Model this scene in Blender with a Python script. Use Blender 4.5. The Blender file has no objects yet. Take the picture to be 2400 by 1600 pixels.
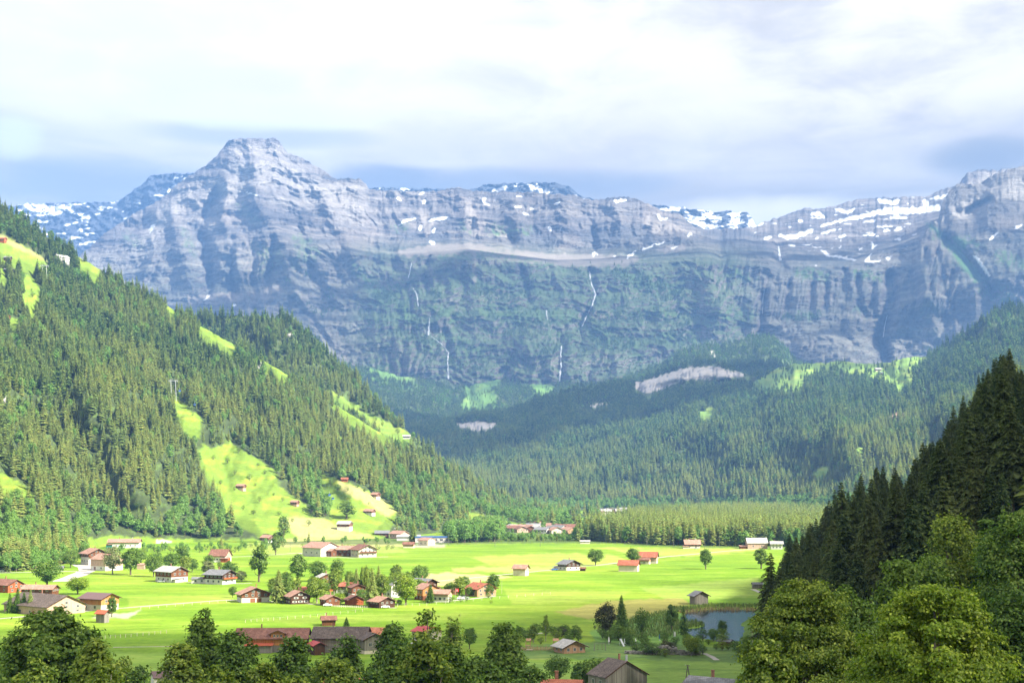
import bpy, math, random
import numpy as np
from mathutils import Vector

# ------------------------------------------------------------------ camera, sky, sun, exposure
sc = bpy.context.scene
COL = sc.collection
CAM_H = 60.0
FPX = 3300.0            # focal length in pixels of the 2400 px wide photograph
TH = math.atan(0.1)     # camera pitch
cam_d = bpy.data.cameras.new('camera')
cam_d.sensor_width = 36.0
cam_d.lens = 36.0 * FPX / 2400.0
cam_d.clip_start = 1.0
cam_d.clip_end = 60000.0
cam = bpy.data.objects.new('camera', cam_d)
COL.objects.link(cam)
cam.location = (0, 0, CAM_H)
cam.rotation_euler = (math.pi / 2 + TH, 0, 0)
sc.camera = cam

SUN_AZ = math.radians(118)      # clockwise from the view direction
SUN_EL = math.radians(38)
sv = Vector((math.sin(SUN_AZ) * math.cos(SUN_EL), math.cos(SUN_AZ) * math.cos(SUN_EL), math.sin(SUN_EL)))
sun_d = bpy.data.lights.new('sun', 'SUN')
sun_d.energy = 4.4
sun_d.angle = math.radians(0.6)
sun_d.color = (1.0, 0.95, 0.84)
sun = bpy.data.objects.new('sun', sun_d)
COL.objects.link(sun)
sun.location = (200, -100, 400)
sun.rotation_euler = sv.to_track_quat('Z', 'Y').to_euler()

sc.view_settings.view_transform = 'Standard'
sc.view_settings.look = 'None'
sc.view_settings.gamma = 1.0
sc.view_settings.exposure = 2.03
sc.render.engine = 'CYCLES'
cy = sc.cycles
cy.max_bounces = 4
cy.diffuse_bounces = 2
cy.glossy_bounces = 2
cy.transmission_bounces = 2
cy.transparent_max_bounces = 4
cy.volume_bounces = 0
cy.use_denoising = True
cy.denoiser = 'OPENIMAGEDENOISE'
cy.denoising_input_passes = 'RGB_ALBEDO_NORMAL'
cy.use_adaptive_sampling = True
cy.adaptive_threshold = 0.02
cy.sample_clamp_indirect = 4.0
cy.blur_glossy = 1.0
cy.caustics_reflective = False
cy.caustics_refractive = False

world = bpy.data.worlds.new('World')
sc.world = world
world.use_nodes = True


class NT:
    """small node-tree helper"""
    def __init__(s, nt):
        s.nt = nt
        nt.nodes.clear()

    def n(s, t, **kw):
        nd = s.nt.nodes.new(t)
        for k, v in kw.items():
            if k.startswith('_'):
                setattr(nd, k[1:], v)
            else:
                nd.inputs[k.replace('__', ' ')].default_value = v
        return nd

    def l(s, a, b):
        s.nt.links.new(a, b)
        return b

    def math(s, op, a, b=None, c=None, clamp=False):
        nd = s.nt.nodes.new('ShaderNodeMath')
        nd.operation = op
        nd.use_clamp = clamp
        for i, v in enumerate((a, b, c)):
            if v is None:
                continue
            if isinstance(v, (int, float)):
                nd.inputs[i].default_value = v
            else:
                s.l(v, nd.inputs[i])
        return nd.outputs[0]

    def mix(s, f, a, b, blend='MIX'):
        nd = s.nt.nodes.new('ShaderNodeMix')
        nd.data_type = 'RGBA'
        nd.blend_type = blend
        nd.clamp_factor = True
        for i, v in ((0, f), (6, a), (7, b)):
            if isinstance(v, (int, float)):
                nd.inputs[i].default_value = v
            elif isinstance(v, tuple):
                nd.inputs[i].default_value = (v + (1,))[:4]
            else:
                s.l(v, nd.inputs[i])
        return nd.outputs[2]

    def noise(s, vec, scale, detail=4, rough=0.55, dist=0.0):
        nd = s.nt.nodes.new('ShaderNodeTexNoise')
        nd.inputs['Scale'].default_value = scale
        nd.inputs['Detail'].default_value = detail
        nd.inputs['Roughness'].default_value = rough
        nd.inputs['Distortion'].default_value = dist
        if vec is not None:
            s.l(vec, nd.inputs['Vector'])
        return nd.outputs['Fac']

    def ramp(s, f, lo, hi, a=0.0, b=1.0):
        nd = s.nt.nodes.new('ShaderNodeMapRange')
        nd.interpolation_type = 'SMOOTHSTEP'
        for i, v in ((1, lo), (2, hi), (3, a), (4, b)):
            nd.inputs[i].default_value = v
        s.l(f, nd.inputs[0])
        return nd.outputs[0]

    def mapping(s, vec, scale=(1, 1, 1), loc=(0, 0, 0)):
        nd = s.nt.nodes.new('ShaderNodeMapping')
        nd.inputs['Scale'].default_value = scale
        nd.inputs['Location'].default_value = loc
        s.l(vec, nd.inputs['Vector'])
        return nd.outputs[0]


def build_sky():
    t = NT(world.node_tree)
    out = t.n('ShaderNodeOutputWorld')
    bg = t.n('ShaderNodeBackground')
    bg.inputs['Strength'].default_value = 1.0
    sky = t.n('ShaderNodeTexSky')
    sky.sky_type = 'NISHITA'
    sky.sun_disc = False
    sky.sun_elevation = SUN_EL
    sky.sun_rotation = SUN_AZ
    sky.altitude = 1000
    base = t.mix(1.0, sky.outputs[0], (0.09, 0.09, 0.09), 'MULTIPLY')
    tc = t.n('ShaderNodeTexCoord').outputs['Generated']
    sep = t.n('ShaderNodeSeparateXYZ')
    t.l(tc, sep.inputs[0])
    X, Y, Z = sep.outputs
    az = t.math('ARCTAN2', X, Y)
    el = t.math('ARCSINE', Z)
    cmb = t.n('ShaderNodeCombineXYZ')
    t.l(az, cmb.inputs[0])
    t.l(el, cmb.inputs[1])
    p = cmb.outputs[0]
    n1 = t.noise(t.mapping(p, (2.3, 7.0, 1), (3.1, 0.4, 0)), 2.2, 5, 0.5, 0.25)
    n2 = t.noise(t.mapping(p, (4.0, 10.0, 1), (0.7, 5.0, 0)), 3.2, 6, 0.6, 0.4)
    # the overcast: white above, blue-grey under-sides low over the mountains
    white = (0.365, 0.34, 0.31)
    grey = (0.235, 0.222, 0.208)
    blue = (0.175, 0.172, 0.172)
    # soft grey clouds
    g = t.ramp(t.math('ADD', t.math('MULTIPLY', n1, 0.6), t.math('MULTIPLY', n2, 0.4)), 0.42, 0.62)
    rightish = t.ramp(az, -0.25, 0.25, 0.35, 1.0)
    c = t.mix(t.math('MULTIPLY', g, rightish), white, grey)
    low = t.ramp(t.math('ADD', el, t.math('MULTIPLY', t.math('SUBTRACT', n1, 0.5), 0.12)), 0.27, 0.195)
    n3 = t.noise(t.mapping(p, (2.0, 12.0, 1), (8.1, 2.4, 0)), 3.0, 6, 0.55, 0.6)
    c = t.mix(t.math('MULTIPLY', low, t.ramp(n3, 0.25, 0.68, 0.45, 1.0)), c, blue)

    # single soft banks at an azimuth and elevation: (azimuth, elevation, half widths, colour, amount)
    def bank(c, a0, e0, wa, we, col, amt):
        da = t.math('DIVIDE', t.math('SUBTRACT', az, a0), wa)
        de = t.math('DIVIDE', t.math('SUBTRACT', el, e0), we)
        r = t.math('ADD', t.math('MULTIPLY', da, da), t.math('MULTIPLY', de, de))
        r = t.math('ADD', r, t.math('MULTIPLY', t.math('SUBTRACT', n2, 0.5), 1.5))
        k = t.ramp(r, 1.25, 0.0, 0.0, amt)
        return t.mix(k, c, col)

    def A(x): return math.atan((x - 1200) / FPX)
    def E(y): return math.atan((1130 - y) / FPX)
    c = bank(c, A(1760), E(500), 0.08, 0.014, (0.36, 0.34, 0.32), 0.95)
    c = bank(c, A(2330), E(400), 0.045, 0.016, (0.10, 0.115, 0.14), 0.8)
    c = bank(c, A(1180), E(425), 0.14, 0.014, (0.11, 0.13, 0.165), 0.75)
    c = bank(c, A(900), E(425), 0.05, 0.015, (0.11, 0.13, 0.165), 0.8)
    c = bank(c, A(240), E(452), 0.13, 0.02, (0.12, 0.14, 0.17), 0.8)
    c = bank(c, A(10), E(360), 0.02, 0.017, (0.3, 0.32, 0.35), 0.7)
    c = bank(c, A(590), E(318), 0.10, 0.010, (0.17, 0.18, 0.20), 0.75)
    c = bank(c, A(600), E(270), 0.09, 0.012, (0.33, 0.33, 0.33), 0.8)
    # breaks of blue behind the cloud away from the view
    brk = t.ramp(n2, 0.62, 0.8, 0.0, 0.6)
    brk = t.math('MULTIPLY', brk, t.ramp(el, 0.4, 0.8))
    c = t.mix(brk, c, base)
    gr = t.ramp(el, -0.02, 0.0)
    c = t.mix(gr, (0.06, 0.08, 0.06), c)
    t.l(c, bg.inputs['Color'])
    t.l(bg.outputs[0], out.inputs['Surface'])


build_sky()

# ------------------------------------------------------------------ geometry of the view: pixels of the photograph <-> world
CT, ST = math.cos(TH), math.sin(TH)


def W(px, py, D):
    """world point seen at (px, py) at forward distance D"""
    xc = (np.asarray(px, float) - 1200) / FPX
    yc = (800 - np.asarray(py, float)) / FPX
    t = D / (CT - yc * ST)
    return np.stack([xc * t, np.broadcast_to(D, np.shape(xc * t)) * 1.0, CAM_H + t * (ST + yc * CT)], -1)


def G(px, py, z=0.0):
    """point of the level z seen at (px, py)"""
    xc = (px - 1200) / FPX
    yc = (800 - py) / FPX
    t = (z - CAM_H) / (ST + yc * CT)
    return np.array([xc * t, t * (CT - yc * ST), z])


def P(w):
    """world -> pixel"""
    w = np.asarray(w, float)
    z = w[..., 2] - CAM_H
    f = w[..., 1] * CT + z * ST
    u = -w[..., 1] * ST + z * CT
    return 1200 + FPX * w[..., 0] / f, 800 - FPX * u / f


# ------------------------------------------------------------------ noise
_rs = np.random.RandomState(7)
_perm = np.tile(_rs.permutation(512), 3)
_ga = _rs.rand(512) * 2 * np.pi
_gx, _gy = np.cos(_ga), np.sin(_ga)


def perlin(x, y, seed=0):
    x = np.asarray(x, float) + seed * 17.31
    y = np.asarray(y, float) + seed * 9.77
    xi = np.floor(x).astype(int)
    yi = np.floor(y).astype(int)
    xf, yf = x - xi, y - yi
    u = xf * xf * xf * (xf * (xf * 6 - 15) + 10)
    v = yf * yf * yf * (yf * (yf * 6 - 15) + 10)

    def g(i, j, a, b):
        h = _perm[_perm[i & 511] + (j & 511)] & 511
        return _gx[h] * a + _gy[h] * b
    n00 = g(xi, yi, xf, yf)
    n10 = g(xi + 1, yi, xf - 1, yf)
    n01 = g(xi, yi + 1, xf, yf - 1)
    n11 = g(xi + 1, yi + 1, xf - 1, yf - 1)
    return ((n00 + u * (n10 - n00)) * (1 - v) + (n01 + u * (n11 - n01)) * v) * 1.5


def fbm(x, y, oct=5, seed=0, gain=0.5, lac=2.03):
    s, a, f = 0, 1.0, 1.0
    for o in range(oct):
        s = s + a * perlin(x * f, y * f, seed + o)
        a *= gain
        f *= lac
    return s


def ridged(x, y, oct=4, seed=0, gain=0.5, lac=2.1):
    s, a, f, w = 0, 1.0, 1.0, 0
    for o in range(oct):
        s = s + a * (1 - np.abs(perlin(x * f, y * f, seed + o)) * 2)
        w += a
        a *= gain
        f *= lac
    return s / w


def sstep(a, b, x):
    t = np.clip((x - a) / (b - a), 0, 1)
    return t * t * (3 - 2 * t)


def seg_dist(X, Y, p, q, rp=0.0, rq=0.0):
    dx, dy = q[0] - p[0], q[1] - p[1]
    L = dx * dx + dy * dy + 1e-9
    t = np.clip(((X - p[0]) * dx + (Y - p[1]) * dy) / L, 0, 1)
    return np.hypot(X - p[0] - t * dx, Y - p[1] - t * dy) - (rp + t * (rq - rp))


def box_of(X, Y, pts, m):
    xs = [p[0] for p in pts]
    ys = [p[1] for p in pts]
    return (X > min(xs) - m) & (X < max(xs) + m) & (Y > min(ys) - m) & (Y < max(ys) + m)


def poly_mask(X, Y, pts, soft=3.0, wob=0.0, wsc=18.0, seed=3):
    """1 inside the polygon (pixels), soft wobbly edge"""
    out = np.zeros(np.shape(X))
    m = box_of(X, Y, pts, soft * 2 + wob * 2 + 2)
    if not m.any():
        return out
    x, y = X[m], Y[m]
    if wob:
        x2 = x + wob * fbm(x / wsc, y / wsc, 3, seed)
        y2 = y + wob * fbm(x / wsc, y / wsc, 3, seed + 5)
        x, y = x2, y2
    ins = np.zeros(x.shape, bool)
    d = np.full(x.shape, 1e9)
    for i in range(len(pts)):
        a, b = pts[i - 1], pts[i]
        d = np.minimum(d, seg_dist(x, y, a, b))
        c = ((a[1] > y) != (b[1] > y))
        if a[1] != b[1]:
            xx = (b[0] - a[0]) * (y - a[1]) / (b[1] - a[1]) + a[0]
            ins ^= c & (x < xx)
    sd = np.where(ins, -d, d)
    out[m] = sstep(soft, -soft, sd)
    return out


def stroke_mask(X, Y, pts, soft=2.0, wob=0.0, wsc=12.0, seed=11):
    """capsule chain of (x, y, radius)"""
    out = np.zeros(np.shape(X))
    R = max(p[2] for p in pts)
    m = box_of(X, Y, pts, R + soft * 2 + wob * 2 + 2)
    if not m.any():
        return out
    x, y = X[m], Y[m]
    if wob:
        x2 = x + wob * fbm(x / wsc, y / wsc, 3, seed)
        y2 = y + wob * fbm(x / wsc, y / wsc, 3, seed + 5)
        x, y = x2, y2
    d = np.full(x.shape, 1e9)
    if len(pts) == 1:
        d = np.hypot(x - pts[0][0], y - pts[0][1]) - pts[0][2]
    for a, b in zip(pts[:-1], pts[1:]):
        d = np.minimum(d, seg_dist(x, y, a, b, a[2], b[2]))
    out[m] = sstep(soft, -soft, d)
    return out


def groove(X, Y, amp, w, pts):
    """soft sculpting stroke; amp > 0 pushes the rock back (gully)"""
    out = np.zeros(np.shape(X))
    m = box_of(X, Y, pts, w * 3)
    if not m.any():
        return out
    x, y = X[m], Y[m]
    d = np.full(x.shape, 1e9)
    for a, b in zip(pts[:-1], pts[1:]):
        d = np.minimum(d, seg_dist(x, y, a, b))
    out[m] = amp * np.exp(-(d / w) ** 2)
    return out


# ------------------------------------------------------------------ mesh helpers
def tag(o, label=None, cat=None, group=None, kind=None):
    if label: o['label'] = label
    if cat: o['category'] = cat
    if group: o['group'] = group
    if kind: o['kind'] = kind
    return o


def np_mesh(name, V, quads=None, tris=None, mats=(), cols=None, smooth=False, midx=None):
    me = bpy.data.meshes.new(name)
    V = np.asarray(V, np.float32)
    me.vertices.add(len(V))
    me.vertices.foreach_set('co', V.ravel())
    loops, starts, n = [], [], 0
    if quads is not None and len(quads):
        q = np.asarray(quads, np.int32)
        loops.append(q.ravel())
        starts.append(np.arange(len(q)) * 4)
        n = len(q) * 4
    if tris is not None and len(tris):
        q = np.asarray(tris, np.int32)
        loops.append(q.ravel())
        starts.append(n + np.arange(len(q)) * 3)
    L = np.concatenate(loops).astype(np.int32)
    S = np.concatenate(starts).astype(np.int32)
    me.loops.add(len(L))
    me.loops.foreach_set('vertex_index', L)
    me.polygons.add(len(S))
    me.polygons.foreach_set('loop_start', S)
    if smooth:
        me.polygons.foreach_set('use_smooth', np.ones(len(S), bool))
    else:
        me.polygons.foreach_set('use_smooth', np.zeros(len(S), bool))
    for m in mats:
        me.materials.append(m)
    if midx is not None:
        me.polygons.foreach_set('material_index', np.asarray(midx, np.int32))
    me.update(calc_edges=True)
    if cols is not None:
        a = me.color_attributes.new('Col', 'FLOAT_COLOR', 'POINT')
        a.data.foreach_set('color', np.asarray(cols, np.float32).ravel())
    return me


def link(name, me, parent=None, loc=None):
    o = bpy.data.objects.new(name, me)
    COL.objects.link(o)
    if parent is not None: o.parent = parent
    if loc is not None: o.location = loc
    return o


def grid_quads(nr, nc):
    i = np.arange(nr * nc).reshape(nr, nc)
    return np.stack([i[:-1, :-1], i[:-1, 1:], i[1:, 1:], i[1:, :-1]], -1).reshape(-1, 4)

# ------------------------------------------------------------------ materials
MATS = {}


def new_mat(name):
    m = bpy.data.materials.new(name)
    m.use_nodes = True
    t = NT(m.node_tree)
    out = t.n('ShaderNodeOutputMaterial')
    return m, t, out


def mat_ground(name, bump_m=6.0, nscale=0.01, rough=0.9, var=0.5, strata=0.0):
    """terrain: the land cover is in the 'Col' attribute (alpha = rockiness); noise in world metres adds grain"""
    m, t, out = new_mat(name)
    b = t.n('ShaderNodeBsdfPrincipled')
    b.inputs['Roughness'].default_value = rough
    b.inputs['Specular IOR Level'].default_value = 0.12
    at = t.n('ShaderNodeAttribute')
    at.attribute_name = 'Col'
    geo = t.n('ShaderNodeNewGeometry').outputs['Position']
    n1 = t.noise(geo, nscale, 6, 0.62)
    n2 = t.noise(t.mapping(geo, (1, 1, 2.6)), nscale * 6, 5, 0.6)
    f = t.math('ADD', t.math('MULTIPLY', t.math('SUBTRACT', n1, 0.5), var), t.math('MULTIPLY', t.math('SUBTRACT', n2, 0.5), var))
    n3 = t.noise(t.mapping(geo, (0.22, 0.22, 2.4)), nscale * 3.2, 8, 0.74, 0.5)
    if strata: f = t.math('ADD', f, t.math('MULTIPLY', t.math('MULTIPLY', t.math('SUBTRACT', n3, 0.5), strata), at.outputs['Alpha']))
    f = t.math('MAXIMUM', t.math('ADD', f, 1.0), 0.15)
    cmb = t.n('ShaderNodeCombineXYZ')
    for i in range(3): t.l(f, cmb.inputs[i])
    c = t.mix(1.0, at.outputs['Color'], cmb.outputs[0], 'MULTIPLY')
    t.l(c, b.inputs['Base Color'])
    bp = t.n('ShaderNodeBump')
    bp.inputs['Distance'].default_value = bump_m
    t.l(t.math('MULTIPLY', at.outputs['Alpha'], 1.0), bp.inputs['Strength'])
    h = t.math('ADD', t.math('ADD', n1, t.math('MULTIPLY', n2, 0.5)), t.math('MULTIPLY', n3, 1.0 if strata else 0.0))
    t.l(h, bp.inputs['Height'])
    t.l(bp.outputs[0], b.inputs['Normal'])
    t.l(b.outputs[0], out.inputs[0])
    return m


def mat_meadow(name):
    """valley grass: the field tones are in 'Col'; tufts, mowing drift and flowers from noise"""
    m, t, out = new_mat(name)
    b = t.n('ShaderNodeBsdfPrincipled')
    b.inputs['Roughness'].default_value = 0.9
    b.inputs['Specular IOR Level'].default_value = 0.1
    at = t.n('ShaderNodeAttribute')
    at.attribute_name = 'Col'
    geo = t.n('ShaderNodeNewGeometry').outputs['Position']
    n1 = t.noise(t.mapping(geo, (0.35, 1.0, 1)), 0.05, 6, 0.6, 0.3)
    n2 = t.noise(t.mapping(geo, (0.6, 1.0, 1)), 0.55, 5, 0.75)
    n3 = t.noise(t.mapping(geo, (0.25, 1.0, 1)), 0.25, 4, 0.6)
    f = t.math('ADD', t.ramp(n1, 0.3, 0.7, -0.16, 0.16), t.ramp(n2, 0.3, 0.7, -0.2, 0.2))
    f = t.math('ADD', f, t.ramp(n3, 0.3, 0.7, -0.10, 0.10))
    f = t.math('ADD', f, 1.0)
    cmb = t.n('ShaderNodeCombineXYZ')
    for i in range(3): t.l(f, cmb.inputs[i])
    c = t.mix(1.0, at.outputs['Color'], cmb.outputs[0], 'MULTIPLY')
    dry = t.ramp(t.math('ADD', t.math('MULTIPLY', n3, 0.5), t.math('MULTIPLY', n1, 0.5)), 0.5, 0.68, 0.0, 0.45)
    c = t.mix(dry, c, (0.36, 0.36, 0.09))
    t.l(c, b.inputs['Base Color'])
    bp = t.n('ShaderNodeBump')
    bp.inputs['Distance'].default_value = 0.25
    bp.inputs['Strength'].default_value = 0.5
    t.l(n2, bp.inputs['Height'])
    t.l(bp.outputs[0], b.inputs['Normal'])
    t.l(b.outputs[0], out.inputs[0])
    return m


def mat_leaf(name, c1, c2, c3, trans=0.3, region=False):
    m, t, out = new_mat(name)
    oi = t.n('ShaderNodeObjectInfo').outputs['Random']
    ri = t.n('ShaderNodeNewGeometry').outputs['Random Per Island']
    tc = t.n('ShaderNodeTexCoord').outputs['Object']
    n = t.noise(tc, 0.45, 3, 0.6)
    if region:   # tone varies by stand; sunlight painted in: low trees lighter and warmer
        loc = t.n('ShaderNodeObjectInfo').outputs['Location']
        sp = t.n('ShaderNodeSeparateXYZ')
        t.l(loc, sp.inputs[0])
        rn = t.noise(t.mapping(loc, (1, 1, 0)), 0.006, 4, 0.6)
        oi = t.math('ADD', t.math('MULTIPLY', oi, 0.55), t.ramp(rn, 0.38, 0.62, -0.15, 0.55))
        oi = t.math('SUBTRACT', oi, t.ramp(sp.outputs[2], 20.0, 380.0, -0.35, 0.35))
        oi = t.math('SUBTRACT', oi, t.ramp(sp.outputs[1], 2400.0, 3800.0, 0.0, 0.4), None, True)  # cloud shade and haze put into the colour: farther trees darker green
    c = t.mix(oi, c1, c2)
    c = t.mix(t.ramp(t.math('ADD', n, t.math('MULTIPLY', t.math('SUBTRACT', ri, 0.5), 0.5)), 0.42, 0.72), c, c3)
    k = t.math('ADD', 0.72, t.math('MULTIPLY', ri, 0.56))
    cmb = t.n('ShaderNodeCombineXYZ')
    for i in range(3): t.l(k, cmb.inputs[i])
    c = t.mix(1.0, c, cmb.outputs[0], 'MULTIPLY')
    d = t.n('ShaderNodeBsdfDiffuse')
    t.l(c, d.inputs['Color'])
    tr = t.n('ShaderNodeBsdfTranslucent')
    t.l(t.mix(1.0, c, (1.1, 1.25, 0.7), 'MULTIPLY'), tr.inputs['Color'])
    mx = t.n('ShaderNodeMixShader')
    mx.inputs[0].default_value = trans
    t.l(d.outputs[0], mx.inputs[1])
    t.l(tr.outputs[0], mx.inputs[2])
    gl = t.n('ShaderNodeBsdfGlossy')
    gl.inputs['Roughness'].default_value = 0.45
    gl.inputs['Color'].default_value = (0.5, 0.5, 0.45, 1)
    m2 = t.n('ShaderNodeMixShader')
    m2.inputs[0].default_value = 0.035
    t.l(mx.outputs[0], m2.inputs[1])
    t.l(gl.outputs[0], m2.inputs[2])
    t.l(m2.outputs[0], out.inputs[0])
    return m


def mat_plain(name, col, rough=0.8, var=0.25, scale=1.2, stretch=(1, 1, 1), spec=0.2, col2=None, bump=0.0):
    m, t, out = new_mat(name)
    b = t.n('ShaderNodeBsdfPrincipled')
    b.inputs['Roughness'].default_value = rough
    b.inputs['Specular IOR Level'].default_value = spec
    tc = t.n('ShaderNodeTexCoord').outputs['Object']
    n = t.noise(t.mapping(tc, stretch), scale, 5, 0.65)
    oi = t.n('ShaderNodeObjectInfo').outputs['Random']
    c2 = col2 or tuple(x * (1 - var) for x in col)
    c1 = tuple(min(1, x * (1 + var * 0.6)) for x in col)
    c = t.mix(t.ramp(n, 0.3, 0.7), c2, c1)
    k = t.math('ADD', 0.88, t.math('MULTIPLY', oi, 0.24))
    cmb = t.n('ShaderNodeCombineXYZ')
    for i in range(3): t.l(k, cmb.inputs[i])
    c = t.mix(1.0, c, cmb.outputs[0], 'MULTIPLY')
    t.l(c, b.inputs['Base Color'])
    if bump:
        bp = t.n('ShaderNodeBump')
        bp.inputs['Distance'].default_value = bump
        bp.inputs['Strength'].default_value = 0.7
        t.l(n, bp.inputs['Height'])
        t.l(bp.outputs[0], b.inputs['Normal'])
    t.l(b.outputs[0], out.inputs[0])
    return m


def mat_planks(name, col, col2, plank=0.22, weather=0.5):
    """vertical boards: hue shift per board, dark joints, weather streaks"""
    m, t, out = new_mat(name)
    b = t.n('ShaderNodeBsdfPrincipled')
    b.inputs['Roughness'].default_value = 0.85
    b.inputs['Specular IOR Level'].default_value = 0.15
    tc = t.n('ShaderNodeTexCoord').outputs['Object']
    sep = t.n('ShaderNodeSeparateXYZ')
    t.l(tc, sep.inputs[0])
    s = t.math('DIVIDE', t.math('ADD', sep.outputs[0], sep.outputs[1]), plank)
    idx = t.math('FLOOR', s)
    fr = t.math('FRACT', s)
    wn = t.n('ShaderNodeTexWhiteNoise')
    wn.noise_dimensions = '1D'
    t.l(idx, wn.inputs['W'])
    n = t.noise(t.mapping(tc, (3, 3, 0.5)), 1.0, 5, 0.7)
    f = t.math('ADD', t.math('MULTIPLY', wn.outputs['Value'], 0.5), t.math('MULTIPLY', n, weather))
    c = t.mix(t.ramp(f, 0.2, 0.8), col, col2)
    j = t.ramp(t.math('ABSOLUTE', t.math('SUBTRACT', fr, 0.5)), 0.42, 0.5, 1.0, 0.35)
    cmb = t.n('ShaderNodeCombineXYZ')
    for i in range(3): t.l(j, cmb.inputs[i])
    c = t.mix(1.0, c, cmb.outputs[0], 'MULTIPLY')
    t.l(c, b.inputs['Base Color'])
    t.l(b.outputs[0], out.inputs[0])
    return m


def mat_tiles(name, col, col2, row=0.35, metal=0.0, rough=0.75):
    """roof courses: rows down the slope with mottled tiles"""
    m, t, out = new_mat(name)
    b = t.n('ShaderNodeBsdfPrincipled')
    b.inputs['Roughness'].default_value = rough
    b.inputs['Specular IOR Level'].default_value = 0.3
    tc = t.n('ShaderNodeTexCoord').outputs['Object']
    br = t.n('ShaderNodeTexBrick')
    br.inputs['Scale'].default_value = 1.0
    br.inputs['Brick Width'].default_value = row * 0.9
    br.inputs['Row Height'].default_value = row
    br.inputs['Mortar Size'].default_value = 0.03
    br.inputs['Mortar Smooth'].default_value = 0.5
    br.inputs['Color1'].default_value = col + (1,)
    br.inputs['Color2'].default_value = col2 + (1,)
    br.inputs['Mortar'].default_value = tuple(x * 0.45 for x in col) + (1,)
    t.l(tc, br.inputs['Vector'])
    n = t.noise(tc, 0.55, 5, 0.65)
    c = t.mix(t.ramp(n, 0.45, 0.75, 0, 0.55), br.outputs['Color'], tuple(min(1, x * 1.5 + 0.02) for x in col2))
    t.l(c, b.inputs['Base Color'])
    t.l(b.outputs[0], out.inputs[0])
    return m


def mat_haze(name, col, dens):
    m, t, out = new_mat(name)
    v = t.n('ShaderNodeVolumePrincipled')
    v.inputs['Color'].default_value = col + (1,)
    v.inputs['Density'].default_value = dens
    v.inputs['Anisotropy'].default_value = 0.0
    t.l(v.outputs[0], out.inputs['Volume'])
    return m


def mat_water(name):
    m, t, out = new_mat(name)
    b = t.n('ShaderNodeBsdfPrincipled')
    b.inputs['Base Color'].default_value = (0.014, 0.045, 0.045, 1)
    b.inputs['Roughness'].default_value = 0.06
    b.inputs['IOR'].default_value = 1.33
    b.inputs['Specular IOR Level'].default_value = 0.32
    geo = t.n('ShaderNodeNewGeometry').outputs['Position']
    n = t.noise(t.mapping(geo, (1, 2.2, 1)), 0.8, 3, 0.5)
    bp = t.n('ShaderNodeBump')
    bp.inputs['Distance'].default_value = 0.03
    bp.inputs['Strength'].default_value = 0.25
    t.l(n, bp.inputs['Height'])
    t.l(bp.outputs[0], b.inputs['Normal'])
    t.l(b.outputs[0], out.inputs[0])
    return m


def mat_glass(name, col=(0.03, 0.04, 0.05)):
    m, t, out = new_mat(name)
    b = t.n('ShaderNodeBsdfPrincipled')
    b.inputs['Base Color'].default_value = col + (1,)
    b.inputs['Roughness'].default_value = 0.12
    b.inputs['Specular IOR Level'].default_value = 0.7
    t.l(b.outputs[0], out.inputs[0])
    return m


M_rock = mat_ground('rock_wall', 24.0, 0.0075, 0.95, 0.8, 2.0)
M_slope = mat_ground('forest_floor_and_alp', 3.0, 0.035, 0.95, 0.85)
M_meadow = mat_meadow('meadow')
M_spruce = mat_leaf('spruce_needles', (0.032, 0.068, 0.024), (0.10, 0.12, 0.032), (0.09, 0.125, 0.036), 0.2)
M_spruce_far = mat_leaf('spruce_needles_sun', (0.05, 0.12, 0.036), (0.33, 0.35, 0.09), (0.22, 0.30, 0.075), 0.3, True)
M_leaf = mat_leaf('broad_leaves', (0.07, 0.155, 0.018), (0.12, 0.20, 0.028), (0.17, 0.25, 0.04), 0.35)
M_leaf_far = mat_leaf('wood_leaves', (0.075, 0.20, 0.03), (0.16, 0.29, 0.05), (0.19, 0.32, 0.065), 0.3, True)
M_leaf_bright = mat_leaf('maple_leaves', (0.13, 0.225, 0.017), (0.18, 0.27, 0.02), (0.28, 0.35, 0.034), 0.4)
M_leaf_dark = mat_leaf('dark_leaves', (0.055, 0.12, 0.016), (0.085, 0.16, 0.022), (0.12, 0.195, 0.03), 0.25)
M_leaf_olive = mat_leaf('olive_leaves', (0.11, 0.185, 0.02), (0.16, 0.235, 0.028), (0.26, 0.32, 0.045), 0.35)
M_leaf_pale = mat_leaf('pale_leaves', (0.15, 0.19, 0.06), (0.2, 0.24, 0.085), (0.27, 0.28, 0.13), 0.4)
M_leaf_brown = mat_leaf('brown_leaves', (0.045, 0.045, 0.022), (0.07, 0.06, 0.028), (0.065, 0.08, 0.028), 0.25)
M_bark = mat_plain('bark', (0.13, 0.10, 0.075), 0.95, 0.4, 3.0, (1, 1, 0.3), 0.1)
M_bark_pale = mat_plain('pale_bark', (0.27, 0.23, 0.19), 0.95, 0.4, 3.0, (1, 1, 0.3), 0.1)
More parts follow.
